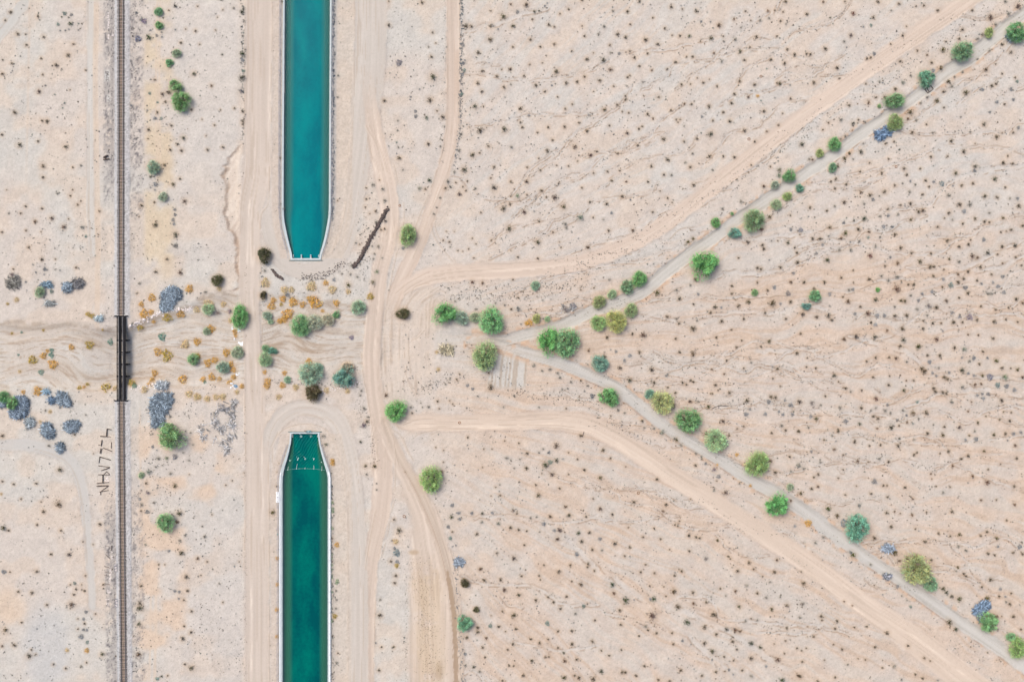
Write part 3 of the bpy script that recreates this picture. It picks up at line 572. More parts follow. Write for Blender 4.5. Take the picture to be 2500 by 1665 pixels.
# ------------------------------------------------------------------ plant data (photo pixels: x, y, radius, tone)
DATA_C = """92,41,4.8k 25,30,5.4k 12,50,3.7k 42,83,6.4k 63,84,2.7k 106,91,5.4k 64,110,5.4k 179,108,4.3k 165,135,7.0k 100,143,4.3k 137,159,7.0k 5,181,5.9k 104,183,3.7k 94,224,7.5k 28,155,4.8k 35,275,6.4k 114,296,6.4k 102,295,4.3k 92,345,4.8k
160,358,7.0k 47,354,8.0k 4,329,4.8k 104,406,7.0k 209,172,3.2k 6,147,3.7g 171,220,2.4k 133,231,3.2t 157,252,3.7t 152,264,3.7t 110,209,3.7b 477,76,4.8k 441,105,4.8k 473,181,7.0k 377,195,4.8k 396,230,7.5k 411,225,8.0k 403,249,5.4k
383,275,5.4k 467,268,5.4k 362,317,6.4k 418,307,4.8k 447,337,7.5k 432,352,5.4k 415,366,5.4k 442,368,6.4k 401,403,6.4k 428,73,3.7b 482,16,3.2k 487,109,3.2k 359,270,3.7b 378,289,5.4b 393,289,4.3t 365,228,4.3t 384,250,3.7t
361,339,3.2k 427,15,7.0g 171,58,7.5g 157,33,5.4t 174,36,4.3b 362,90,9.6g 150,42,3.7g 167,43,3.2g 191,58,3.7t 141,60,4.3t 146,75,3.2b 159,75,3.7b 167,72,3.7b 191,74,3.2b 412,26,3.2k 453,72,3.2k 367,74,3.7b 382,87,4.3b 395,91,3.7b
394,79,3.2b 351,51,7.5b 332,32,4.8b 335,94,9.1b 345,48,4.8b 320,258,3.7b 277,94,2.7b 104,433,5.9k 62,504,4.8k 102,509,4.3k 125,532,7.0k 85,541,6.4r 155,554,8.0k 189,500,4.3k 69,604,4.8k 101,633,5.9k 242,516,4.3k 4,567,4.8k
379,450,6.4b 422,450,7.0k 439,437,4.8k 450,491,7.0k 345,502,5.9k 378,549,8.0k 428,573,9.1k 439,665,8.6k 428,600,7.0b 376,494,4.3k 380,664,6.4k 367,432,4.8g 422,537,5.4b 424,547,4.8b 340,529,2.4k 209,577,4.3t 200,555,7.0y
108,657,5.4b 125,712,5.9t 335,716,3.7k 340,692,5.4y 378,464,3.7b 367,458,3.2b 426,512,4.3b 427,525,4.3b 407,633,4.8k 32,657,3.7k 185,653,4.3k 146,660,3.7b 134,658,3.2b 80,646,3.2b 62,688,3.7b 87,665,3.7b 107,670,3.2b 115,658,3.2b
135,633,3.2k 63,563,3.7k 100,566,2.7k 171,478,4.3k 139,472,4.8y 177,464,3.2k 167,535,3.2k 197,491,3.2k 50,521,4.3k 21,521,4.3y 16,464,2.7k 177,409,3.7k 197,404,4.3y 28,670,8.0y 40,676,6.4b 5,1064,6.4k 145,1147,8.6k 33,1182,4.3k
88,1180,4.8k 5,1175,4.3k 426,1186,7.5k 362,1152,9.1y 356,1180,5.4k 182,1061,4.3k 119,1088,5.4y 415,1156,6.4y 426,1115,8.0b 406,1119,7.0y 386,1119,7.0y 228,1107,2.1k 415,1017,5.4y 372,1091,4.3b 380,1140,3.7y 396,1136,3.2y
462,1158,2.7k 447,1105,3.7y 465,1056,4.3y 453,1052,3.2y 383,1099,2.7b 461,1124,4.3y 453,1075,3.7y 372,1059,3.7y 495,1048,5.4b 471,1085,3.7y 209,1013,3.7y 110,1002,4.3y 146,994,4.3b 141,1231,10.1k 105,1249,6.5k 100,1225,3.0k
51,1218,3.6k 6,1289,10.1g 21,1295,4.2k 90,1281,4.7k 148,1295,4.7k 124,1353,4.7k 168,1354,7.1k 89,1395,5.9k 8,1396,6.5b 24,1396,3.0k 44,1444,4.2k 77,1447,5.9k 185,1438,4.7k 179,1451,4.7k 114,1476,4.7k 174,1476,9.5k 52,1519,4.2k
12,1538,7.7r 34,1575,5.9k 4,1577,4.7r 70,1601,7.7k 76,1586,3.6k 87,1597,3.0k 130,1621,4.2k 160,1631,4.2k 197,1627,5.3y 197,1554,6.5b 209,1494,4.7b 203,1511,4.2b 206,1522,4.2k 203,1537,4.2b 249,1597,7.1k 243,1280,5.9k 233,1498,3.0k
211,1617,3.6k 252,1427,4.2k 437,1253,8.9k 432,1274,6.5r 442,1350,9.5k 482,1363,5.9r 454,1408,7.7k 457,1442,5.3k 467,1492,5.3k 449,1528,4.2k 466,1543,6.5k 445,1559,7.7k 466,1630,8.3k 383,1657,5.3t 394,1651,4.2g 409,1649,3.6k
451,1621,4.2k 387,1378,3.6k 402,1378,3.0k 360,1203,7.7y 341,1218,4.2b 345,1233,5.9y 359,1250,5.9b 344,1247,3.6k 375,1227,4.7y 411,1345,4.2b 354,1329,4.7y 439,1320,5.3y 451,1307,4.7y 426,1443,4.2b 437,1445,4.2b 448,1465,4.2k
436,1461,3.6b 212,1568,4.7t 211,1538,4.2b 340,1485,10.1k 338,1523,7.1k 338,1597,7.7k 344,1430,5.3k 340,1473,6.5k 202,1322,3.0k 227,1329,3.0k 190,1510,3.0k 190,1535,3.6k 206,1442,4.2k 199,1439,3.0k 171,1427,3.0k 181,1424,4.2t
199,1427,3.0k 208,1405,3.6k 591,29,8.6g 591,131,10.7g 589,190,11.2g 588,222,8.6y 592,273,4.8k 592,296,4.8k 592,304,4.3k 570,20,4.8y 544,25,2.7k 542,134,4.3g 516,210,5.4r 572,265,3.7k 523,306,3.7k 503,332,2.7k 506,366,4.8k
544,360,4.8k 538,269,2.9k 531,43,2.7k 949,62,5.9k 938,246,5.9k 974,386,6.4k 973,153,9.1b 949,4,3.2k 825,185,4.3y 824,238,3.7y 526,74,2.9k 493,292,2.7k 592,147,4.8b 594,174,4.8t 594,21,4.8y 595,51,3.7y 592,88,4.8y 594,80,3.7t
591,107,3.7y 598,121,3.7y 812,20,3.7b 811,44,3.7b 813,60,3.7b 811,198,3.2b 812,228,3.7b 812,248,3.2b 689,5,3.7o 684,386,2.7o 971,295,4.3y 970,319,3.7y 954,329,3.2y 910,452,6.4y 894,459,3.7k 934,462,6.4y 894,486,4.3k 939,490,6.4y
917,516,4.3k 926,440,2.7k 892,506,3.2k 903,522,2.7k 940,539,7.0y 918,542,6.4y 939,559,4.3k 930,561,3.7k 923,602,5.9y 911,632,4.8y 919,664,7.0y 910,689,8.0y 702,720,6.4b 531,764,8.6y 560,760,8.0y 501,713,6.4y 850,696,8.0o
686,498,3.7y 692,510,4.8y 824,490,2.4k 878,597,2.7k 868,593,3.7y 908,601,3.7y 896,608,3.7y 914,620,4.3y 896,559,3.2y 879,645,4.8y 858,648,5.4y 855,670,5.4y 872,676,4.8y 815,683,4.8b 834,669,4.3y 646,662,4.8y 933,630,3.7y
882,571,2.7y 908,571,3.7y 887,1038,10.2y 888,997,6.4y 880,1079,5.4g 892,1137,5.9o 914,1138,7.0o 896,1029,5.9k 942,965,6.4r 676,1152,2.1k 676,1187,3.2k 567,1173,3.2k 551,1184,2.7k 596,1154,2.1k 681,1131,1.9k 809,1155,2.7g
789,1065,6.4y 795,1085,7.0y 895,1158,4.3y 882,954,4.8y 879,965,4.3y 898,1018,4.3y 919,1180,3.7y 919,1195,3.7y 858,824,7.0b 854,938,4.8y 871,938,4.8y 523,1009,5.9y 665,1251,7.7o 962,1268,4.7k 974,1296,9.5k 954,1370,5.9k
968,1351,10.1b 966,1405,5.9k 963,1423,5.3k 928,1464,4.7y 927,1502,8.3k 931,1579,3.6k 925,1636,5.3k 961,1579,4.7o 493,1285,4.2y 499,1310,5.9y 490,1404,3.0k 825,1594,3.6k 821,1618,5.3y 810,1314,4.2r 535,1424,4.2y 544,1470,3.0k
505,1371,3.6k 572,1382,3.0b 584,1371,2.4k 517,1256,3.0k 969,1371,5.3b 963,1339,4.7b 957,1319,4.2y 917,1569,3.6b 820,1442,4.7y 821,1464,4.2y 820,1485,4.2y 1030,7,5.9k 1056,80,4.3k 1053,139,5.4k 1056,188,11.8k 1049,244,8.6k
1041,288,7.0y 1081,286,7.0k 1067,271,4.3k 1045,352,6.4k 1014,272,4.3b 1015,284,4.8b 1137,64,9.6k 1150,65,5.4k 1284,12,8.6k 1228,40,9.1k 1197,64,5.9k 1252,64,7.5k 1197,97,8.0k 1168,129,6.4k 1177,174,5.4k 1213,187,4.8k 1166,203,6.4k
1230,213,6.4k 1176,224,5.9k 1159,260,7.5k 1180,260,3.2k 1245,169,7.0k 1252,115,4.8k 1295,97,5.4k 1319,115,4.3k 1353,108,5.4k 1340,61,5.4k 1353,66,4.3k 1300,48,4.3k 1367,34,4.8k 1388,23,4.8k 1421,1,4.8k 1421,64,3.2k 1433,145,6.4k
1358,175,9.1k 1279,186,4.3k 1308,209,5.9k 1330,224,4.8k 1361,237,3.7k 1382,203,6.4k 1409,200,5.4k 1427,187,5.4k 1271,265,7.0k 1380,266,4.3k 1397,255,4.3k 1172,317,10.7k 1231,316,9.6k 1270,299,4.8k 1275,311,5.4k 1291,283,4.3b
1338,311,4.8k 1378,310,5.4k 1414,300,4.8k 1433,320,6.4k 1312,324,4.3k 1192,357,5.4k 1248,359,5.4y 1336,368,6.4k 1349,342,4.8k 1403,359,8.0k 1442,379,7.5k 1457,370,4.8k 1153,378,8.0k 1171,374,3.7k 1206,408,5.4k 1133,415,9.1k
1315,387,3.2k 1410,394,2.7k 1359,404,3.2k 1388,406,3.7k 1319,416,4.3k 1287,409,3.7k 1198,27,3.7k 1247,11,4.3r 1225,170,3.2k 1396,125,4.3k 1427,89,4.3k 1449,224,2.7k 1449,130,2.4k 1204,64,3.7b 1216,72,3.2b 1263,29,5.4b 1336,8,3.2b
1131,111,4.3b 1131,154,4.8b 1135,147,3.7b 1133,171,4.8t 1129,182,4.8b 1127,230,4.8t 1131,308,3.7y 1126,328,4.8y 1121,368,5.9y 1123,388,4.3y 1129,24,3.7b 1129,35,3.2b 1147,90,3.2y 1146,311,2.7k 1188,312,2.7k 1347,209,3.7b
1356,205,3.2y 1247,206,4.3y 1437,281,3.7b 1075,358,3.7y 1075,340,3.2y 1085,309,3.7y 1002,237,3.7b 1024,218,3.7b 1046,115,4.3y 1064,106,2.7k 983,415,3.7y 972,360,4.3y 968,348,3.7t 1324,154,3.2k 1293,158,3.7k 1305,29,5.4g
1316,27,4.3g 1330,15,3.7b 1233,238,2.7b 1048,440,8.6g 1122,474,7.0k 1206,458,9.6k 1286,443,7.5k 1247,444,4.8k 1322,466,6.4k 1353,482,9.1k 1376,505,8.0k 1417,531,10.7y 1228,509,9.6k 1279,517,8.0k 1174,519,3.7k 1243,558,9.6k
1313,592,8.0k 1435,604,7.5k 1264,628,4.8k 1313,631,4.8k 1199,587,3.7k 1144,608,3.7k 1421,459,4.3k 1364,448,3.7k 1316,541,4.3k 1440,494,4.3k 1449,423,4.3k 1448,531,3.7k 1153,689,7.0r 1178,691,5.4r 1252,683,3.7k 1350,567,3.2k
1024,460,7.0y 1038,462,4.3k 1093,443,6.4y 1099,456,5.4y 1087,460,5.4k 1109,420,5.4y 1304,516,2.7b 1383,557,4.8y 1334,482,3.7k 1198,435,3.7k 1245,499,5.4k 1379,547,6.4y 1263,478,7.0y 1418,708,3.2k 1450,703,3.2k 1248,755,4.8k
1265,727,3.7k 1265,754,9.1y 1382,755,10.7y 1399,747,9.6b 1141,442,3.7k 1113,446,3.7k 1130,456,3.7k 1160,460,5.4y 1137,466,3.7k 1074,483,4.3y 1059,523,5.4y 1066,507,3.7y 1097,591,3.7k 1082,587,3.7k 1118,612,3.2k 1099,603,3.2y
1090,565,2.7k 1109,566,2.1k 1130,614,2.1k 1153,582,2.7k 1162,596,2.7k 1247,612,2.4k 1157,630,3.2k 1094,703,4.3y 1162,755,5.4y 1232,745,4.3y 1209,740,3.7y 984,606,4.8b 1366,591,2.7k 1370,604,2.7k 1308,486,3.7b 1287,476,3.7k
1247,480,2.7k 1111,735,4.3y 1212,756,4.8y 1272,791,3.7y 1267,1082,3.7o 1178,1141,2.7k 1287,1107,6.4k 1358,1088,9.1k 1359,1124,8.0g 1331,1134,11.2k 1343,1128,7.0b 1285,1143,6.4k 1347,1158,7.0k 1418,1063,6.4k 1427,1147,5.4k
1142,1068,4.3k 1237,1118,5.9y 1198,945,9.6r 1141,941,4.3b 1154,950,4.3b 1068,980,4.8k 1340,1105,4.8b 1046,993,5.9y 1446,967,6.4b 1418,929,3.7k 1382,997,3.7k 1366,1192,4.8k 1437,856,5.4r 1193,911,3.2r 1232,1076,3.2k 1388,1158,3.2k
1388,1105,3.7k 1410,1121,3.7k 1308,1184,4.3k 1210,1189,3.2k 1454,1192,2.1k 1343,902,5.9y 1362,911,5.4y 1367,922,5.4y 1394,933,5.4y 1435,941,4.8y 1372,950,4.8y 1427,955,3.7b 1386,949,3.7y 1303,892,6.4y 1323,905,4.8y 1027,984,3.7y
1003,994,4.8y 1006,1008,3.7k 1031,994,3.2y 1139,996,3.7y 1105,986,3.2k 1098,978,2.7k 1072,998,3.2k 1122,914,3.7k 1098,926,4.3y 1087,938,4.3y 1115,926,3.7k 1166,967,3.7y 1229,994,3.7y 1316,994,3.7y 1255,966,4.8y 1413,976,3.7y
1323,1156,2.7k 1316,1105,4.3y 1326,1096,3.7y 1375,1120,3.2b 1247,1123,3.7y 1269,1121,3.7y 1255,1143,3.7y 1082,1128,2.9k 1064,1092,2.7k 1083,1099,2.9k 1181,1096,2.7k 1201,1096,2.7k 1078,1151,5.4r 1220,1183,3.7y 989,1152,2.1k
1314,1209,7.7k 1102,1262,7.1g 1177,1253,5.9g 1252,1246,7.1y 1262,1253,4.7k 1343,1261,5.9k 1389,1258,7.1k 1431,1261,5.3k 1217,1278,7.1y 1246,1288,6.5k 1266,1293,5.3k 1286,1296,4.2k 1366,1294,8.3k 1361,1316,7.1k 1412,1301,7.1g
1439,1300,5.9k 1420,1322,7.1k 1164,1304,5.3k 1104,1298,4.2k 1280,1330,4.7k 1213,1350,4.7k 1254,1363,7.1k 1172,1389,5.9r 1328,1379,3.6k 1364,1396,7.1k 1392,1379,5.3k 1436,1376,5.3k 1446,1342,5.3k 1182,1416,5.3k 1222,1415,6.5k
1273,1406,4.7k 1316,1405,4.2k 1319,1415,3.6k 1396,1419,4.2k 1418,1427,7.7k 1231,1440,7.7k 1266,1452,7.1k 1383,1456,5.3k 1308,1465,5.9k 1351,1470,5.3k 1338,1457,4.2k 1226,1492,4.7k 1254,1502,9.5k 1368,1486,5.3k 1336,1522,6.5t
1218,1529,5.9k 1260,1535,5.3k 1362,1541,5.3k 1396,1540,5.3k 1452,1514,4.7k 1166,1532,6.5k 1166,1543,6.5k 1139,1556,6.5k 1187,1557,5.3r 1295,1560,6.5k 1317,1569,5.3k 1338,1560,4.2k 1252,1572,5.9k 1178,1580,5.3k 1239,1586,4.7k
1396,1572,5.9k 1446,1566,5.9k 1376,1594,5.3g 1184,1604,4.7k 1298,1613,7.1k 1378,1613,7.1k 1408,1609,6.5k 1331,1604,4.7k 1340,1603,3.6k 1243,1625,3.6k 1254,1625,3.6k 1156,1628,6.5g 1277,1649,6.5k 1377,1654,8.9k 1413,1654,7.1k
1402,1649,4.2k 1448,1657,8.9k 1227,1661,5.3k 1380,1237,5.9r 1425,1480,4.7t 1434,1474,3.6k 1327,1279,5.3b 1094,1286,5.3b 1122,1267,5.3b 1152,1253,4.7b 1202,1252,4.2b 1120,1252,5.3b 1104,1234,5.3b 1176,1274,5.9y 1295,1264,4.7y
1310,1262,4.2y 1353,1295,4.7b 1099,1314,5.3t 1448,1217,3.6k 1197,1528,5.3t 1234,1541,3.0k 1199,1502,2.4k 1135,1597,4.7b 1136,1624,5.3y 1171,1639,5.3y 1408,1353,5.9b 1434,1384,3.6k 1451,1393,4.2k 1405,1498,5.3y 1362,1581,4.2k
1221,1209,4.2k 1199,1210,3.0k 1317,1298,3.6y 1639,17,6.5k 1561,4,5.9k 1532,29,5.3k 1496,27,4.7y 1701,28,5.9k 1666,23,2.9k 1820,28,4.1k 1875,27,4.7r 1918,4,6.5k 1970,35,5.9k 1594,44,4.1k 1539,60,4.1k 1475,65,5.9y 1461,84,5.3y
1508,84,6.5k 1528,91,6.5k 1576,97,7.0k 1623,70,4.7k 1660,88,5.9k 1683,88,7.0g 1736,94,7.6g 1641,87,3.5k 1606,108,6.5k 1489,111,4.1k 1473,147,8.8g 1549,141,5.3k 1491,170,7.0k 1464,197,6.5k 1561,162,4.7k 1649,152,5.3k 1676,139,4.7k
1691,139,5.3k 1629,169,4.1k 1756,62,7.6k 1712,53,4.1b 1735,54,2.9b 1792,48,4.7r 1833,51,2.9k 1856,50,5.3y 1906,52,4.7k 1912,30,3.5k 1892,26,3.5k 1795,96,6.5y 1847,90,5.9k 1897,89,4.1k 1766,89,2.9k 1807,126,7.6k 1831,116,4.1k
1818,147,5.3k 1762,150,5.3y 1882,146,5.3k 1922,121,4.7k 1940,134,6.5k 1969,132,5.3k 1979,133,5.3k 1916,155,6.5k 1743,130,4.7r 1806,199,5.3k 1842,207,5.9k 1904,203,7.6k 1897,203,4.1k 1987,202,6.5k 1929,208,2.9b 1930,241,4.7k
1717,202,5.3k 1732,194,2.9k 1702,191,2.9k 1664,207,5.3k 1686,206,3.5k 1751,211,4.4k 1498,211,4.1k 1569,201,4.1y 1527,235,4.1k 1527,244,4.1k 1608,238,5.3k 1572,235,2.9k 1507,256,4.7k 1476,268,7.0k 1581,279,5.3k 1594,290,4.7r
1535,276,4.1k 1519,273,3.5k 1731,260,6.5k 1688,255,4.7k 1671,254,4.1r 1786,252,5.9k 1793,230,5.3k 1827,237,5.3r 1858,246,2.9t 1638,270,4.7k 1714,285,4.1b 1740,295,4.1k 1766,275,4.7k 1782,296,6.5k 1865,272,6.5k 1818,319,7.0k
1670,308,4.1y 1651,292,4.1k 1661,292,3.5k 1655,299,3.5k 1488,307,4.1k 1560,315,4.7k 1568,309,4.1k 1531,325,7.0k 1620,340,7.0k 1670,346,4.7k 1702,339,5.3k 1735,327,8.8k 1557,355,4.7k 1508,375,4.7k 1630,390,7.0k 1590,406,5.9k
1483,419,4.1k 1493,441,5.3k 1582,444,4.7k 1529,444,4.1r 1733,381,5.9k 1766,382,4.7k 1793,384,5.9k 1685,408,5.9k 1621,427,5.3k 1639,428,4.7y 1693,452,6.5k 1513,417,3.5k 1911,277,3.5k 1901,306,4.1k 1958,353,7.6k 1834,403,4.1k
1881,407,4.1k 1865,455,6.5r 1903,428,8.2y 1892,240,2.9b 1872,169,2.9t 1528,128,2.9k 1538,125,4.1k 1512,131,4.7b 1490,129,4.1y 1581,131,4.7k 1532,189,4.7k 1538,185,3.5k 1591,172,4.1r 1919,59,3.5y 1878,45,4.7y 1809,68,4.1y
1691,375,5.3y 1673,397,4.7y 1740,415,4.7y 1843,346,4.7k 1872,321,4.1r 1714,62,3.5y 1710,101,3.5k 1767,101,4.1y 1519,480,6.5k 1481,498,5.9k 1486,564,5.3k 1545,563,5.9r 1612,467,3.5k 1630,484,4.1k 1641,495,3.5k 1594,518,4.7k
1879,529,6.5o 1859,560,7.0r 1826,592,7.0k 1924,592,7.0k 1984,582,5.9k 1978,507,5.9k 1930,526,4.1k 1946,617,5.3k 1947,641,6.5k 1940,605,4.1k 1906,653,5.9k 1849,654,5.3k 1858,657,5.3k 1803,630,4.1k 1861,599,5.9k 1865,608,5.3k
1680,591,5.9o 1692,583,5.9o 1699,683,8.2r 1605,715,10.6o 1659,729,7.0k 1693,743,4.1k 1746,750,7.6k 1735,763,5.3k 1787,698,5.3k 1787,717,5.3k 1803,747,6.5k 1827,737,8.2k 1886,740,11.7k 1930,737,7.0k 1874,709,5.3k 1891,702,5.9b
1925,717,7.0b 1963,689,6.5k 1931,689,6.5r 1849,690,4.7k 1988,705,5.9k 1868,764,5.3k 1816,778,5.3k 1762,785,6.5k 1919,778,5.3k 1960,767,7.6k 1994,774,7.0k 1629,773,5.9k 1658,790,5.9k 1692,802,10.6k 1786,805,4.1k 1482,824,6.5k
1544,815,5.9k 1570,818,10.0k 1650,827,4.7k 1749,824,5.3k 1811,831,4.1k 1878,834,7.0r 1858,846,5.3k 1798,848,4.7k 1955,815,4.7k 1938,667,4.1b 1488,683,4.7y 1903,415,7.6y 1906,742,4.1b 1931,560,5.3b 1956,561,7.0b 1764,510,5.3y
1809,492,5.9y 1953,573,2.9k 1899,588,2.9k 1884,588,3.5y 1878,635,3.5b 1539,488,3.5b 1473,536,3.5y 1493,520,4.1b 1705,718,4.1b 1652,708,4.7y 1685,696,5.3y 1761,751,4.1b 1652,778,4.7y 1702,783,4.1y 1513,898,7.6k 1475,870,7.6g
1591,902,8.2k 1538,929,8.8k 1597,934,5.9k 1630,946,4.7k 1649,959,5.3k 1666,934,4.7k 1676,939,4.1k 1686,929,5.3k 1693,932,4.7k 1747,940,5.9k 1753,953,3.5k 1685,980,7.0k 1730,993,7.6o 1781,959,5.9k 1740,961,3.5k 1735,961,3.5k
1824,978,8.2k 1822,1011,6.5b 1883,969,7.0k 1894,970,6.5k 1952,981,8.8k 1983,984,7.6y 1765,1028,7.6k 1816,1041,4.7k 1800,1046,2.9k 1918,1050,5.3k 1950,1053,7.0k 1884,1057,4.7k 1898,901,5.9k 1856,898,2.9k 1992,899,4.7k 1969,896,3.5k
1774,880,4.1k 1738,902,4.7r 1816,899,4.1k 1834,885,4.7y 1692,863,10.0r 1659,860,5.3k 1561,860,5.9k 1946,863,6.5k 1894,865,2.3k 1971,874,3.5k 1887,924,4.1k 1768,913,4.1r 1905,943,3.5k 1568,1028,5.9k 1616,1056,8.8y 1647,1071,5.9y
1652,1074,5.9o 1698,1136,5.3k 1771,1203,8.2k 1604,1170,5.9k 1472,1099,7.0r 1490,1119,4.7k 1465,1166,7.0k 1465,1242,7.0k 1548,1226,5.3k 1626,1232,5.9k 1950,1136,7.0b 1928,1115,5.3k 1987,1165,4.7k 1982,1193,5.3k 1997,1188,5.9r
1495,1256,4.7k 1686,1218,2.9k 1750,1174,2.9k 1528,1139,2.9k 1743,1146,7.6y 1723,1132,4.7b 1644,990,8.8g 1724,1058,8.2r 1780,1063,4.7k 1881,1125,6.5r 1773,1087,7.0b 1893,1153,7.0k 1955,1204,7.0o 1538,868,5.9b 1504,858,4.1b
1491,854,2.9b 1525,880,4.7b 1627,917,4.7b 1597,1046,5.3y 1663,1087,5.9y 1699,1107,4.7y 1713,1115,4.7y 1805,1181,4.1y 1931,1222,5.3r 1931,989,6.5b 1877,980,6.5b 1916,978,3.5b 1935,1012,4.7b 1869,1011,5.3b 1902,1005,4.1b
1912,1012,4.1b 1908,1039,6.5y 1831,999,4.1b 1993,1022,7.6k 1974,1043,4.7y 1704,980,4.7y 1525,1008,4.7y 1509,1002,4.7y 1573,1044,4.1y 1491,1015,3.2k 1517,1041,2.6b 1557,1066,2.3b 1931,1150,4.7y 1755,1163,5.3b 1743,1198,4.1y
1501,1327,7.0k 1538,1336,5.3k 1570,1311,4.7k 1613,1316,4.7k 1648,1281,4.1k 1655,1284,4.1k 1659,1272,3.5k 1682,1307,6.5k 1699,1311,5.3k 1708,1313,5.3k 1752,1319,5.9o 1525,1357,4.7k 1576,1378,4.1k 1564,1396,4.7k 1598,1399,4.7k
1664,1394,5.3k 1647,1405,5.3k 1683,1345,4.7k 1635,1341,2.9k 1724,1364,7.0y 1778,1358,4.7k 1783,1364,3.5k 1829,1374,7.0k 1840,1389,4.1k 1801,1394,6.5k 1891,1396,6.5k 1862,1407,3.5k 1880,1421,4.7y 1897,1367,5.9r 1962,1424,7.6r
1956,1395,2.9k 1495,1427,8.8g 1499,1448,7.0r 1528,1466,11.7g 1596,1463,8.8g 1513,1490,6.5k 1592,1503,11.7k 1645,1444,8.8k 1692,1446,6.5k 1655,1481,8.8k 1677,1519,10.6g 1743,1501,10.0k 1720,1531,7.6k 1774,1536,7.0g 1796,1539,7.0r
1806,1541,5.9r 1749,1548,5.9k 1789,1566,6.5k 1834,1570,8.2g 1856,1580,7.0g 1834,1607,8.2k 1899,1611,8.8k 1739,1590,8.2k 1720,1570,6.5k 1644,1572,5.3k 1805,1481,7.0k 1884,1487,7.0k 1922,1478,6.5k 1959,1474,7.6y 1921,1532,5.9k
1871,1459,5.3y 1849,1448,5.3k 1759,1437,4.7k 1824,1429,5.3y 1724,1470,4.7k 1693,1473,6.5r 1736,1456,3.5y 1772,1454,4.1y 1626,1455,3.5k 1586,1430,3.5k 1621,1432,2.9k 1560,1552,4.1k 1603,1545,5.9k 1516,1525,5.3k 1641,1545,4.1k
1468,1588,4.1k 1487,1600,5.3k 1517,1586,4.1k 1573,1625,5.3k 1468,1639,8.8g 1519,1641,6.5k 1527,1641,5.3k 1553,1649,5.3k 1662,1636,5.9k 1748,1640,5.3k 1812,1636,4.7k 1834,1650,5.9y 1949,1649,7.6k 1910,1660,10.0g 1714,1649,4.7k
1607,1659,4.7k 1635,1663,5.3k 1768,1603,4.7k 1791,1612,4.1k 1739,1611,3.5b 1915,1595,3.5k 1959,1615,4.1k 1987,1554,4.7k 1946,1582,4.1k 1957,1588,3.5k 1969,1582,3.5k 1991,1325,5.3y 1941,1284,4.1b 1953,1507,5.3y 1918,1564,3.5k
1890,1571,2.9k 1666,1564,4.1b 1465,1316,5.3b 1619,1248,5.3r 1469,1343,4.7y 1597,1289,4.1k 1534,1288,3.5k 1905,1457,4.1y 1796,1443,5.9r 1820,1516,4.7y 1849,1513,4.1y 1834,1510,3.5k 1588,1462,4.1b 1576,1529,5.3y 1582,1538,4.1k
1780,1635,4.1b 1770,1638,3.5k 1790,1646,3.5b 1871,1626,4.1b 1972,1529,2.9k 1799,1585,4.1k 2010,5,5.9r 2063,4,4.1k 2144,5,6.5k 2027,44,4.1g 2083,33,7.0r 2133,43,5.9k 2127,62,4.7t 2078,86,7.0k 2061,102,5.3y 2015,119,7.6k
2044,166,6.5k 2117,144,4.7k 2126,141,4.7k 2135,131,4.7b 2049,192,4.1k 2204,87,5.3k 2213,65,2.9k 2175,108,3.5k 2256,14,4.7k 2237,16,3.5k 2195,10,5.3k 2176,26,4.1y 2290,26,5.3k 2374,26,5.9k 2419,43,9.4k 2487,15,9.4k 2350,73,5.9k
2342,95,5.3k 2310,102,4.1k 2303,122,8.8o 2264,135,4.1r 2275,153,5.9k 2240,124,4.7k 2198,150,5.3k 2205,202,7.0y 2186,218,5.9k 2161,238,7.6k 2139,238,4.7k 2121,251,6.5r 2073,258,5.3k 2053,293,5.9y 2083,302,7.0k 2096,293,4.1k
2023,300,4.1k 2009,317,3.5k 1984,390,5.3r 2224,274,10.0k 2227,324,5.3k 2183,346,4.1k 2162,351,4.1k 2103,371,7.6k 2074,374,5.9o 2062,387,6.5o 2045,406,6.5o 2123,398,4.1k 2170,389,4.1k 2153,422,5.3k 2100,419,4.7k 2029,444,5.3k
2041,437,5.3k 2066,450,5.9k 2208,412,5.9k 2214,427,5.3k 2247,412,4.1k 2273,383,5.3k 2260,441,5.9k 2185,453,5.3k 2301,449,7.0b 2268,456,4.7k 2314,382,4.1k 2323,344,6.5k 2305,263,4.7k 2288,246,8.2o 2304,224,6.5k 2359,226,9.4r
2408,170,7.0k 2447,181,4.1k 2431,157,3.5k 2479,190,4.1k 2484,199,4.7t 2422,210,5.9k 2432,205,5.3k 2469,217,5.3b 2475,243,4.1b 2435,249,4.7b 2453,255,4.7k 2417,274,4.1b 2403,303,7.0k 2434,334,7.6k 2474,324,4.7k 2487,312,4.7b
2447,326,3.5k 2381,406,7.6k 2380,417,5.3b 2334,423,7.0k 2450,398,6.5k 2473,400,5.9k 2461,381,4.7k 2354,370,7.0k 2430,437,8.2k 2376,448,5.3k 2348,453,5.3k 2455,458,4.7k 2298,166,7.6o 2279,172,5.3b 2316,199,8.2o 2469,128,6.5k
2447,109,5.9k 2399,219,5.3b 2381,351,2.9k 2346,286,3.5y 2463,34,6.5y 2387,95,5.9y 2399,84,5.9y 2431,60,5.9y 2416,125,5.3y 2387,145,4.7y 2350,176,4.7y 2331,188,4.7y 2325,211,5.9y 2264,238,4.7y 2248,252,4.7y 2217,290,5.9r
2237,293,5.3y 2113,298,4.7y 2064,333,4.7y 2053,339,4.7y 2108,351,4.1y 2083,389,4.1y 2147,199,4.1y 2224,185,5.3y 2155,202,3.5b 2114,205,3.5k 2108,66,3.5b 2067,116,2.9b 1976,389,5.3y 2393,219,3.5b 2455,4,5.9y 2369,323,4.1y
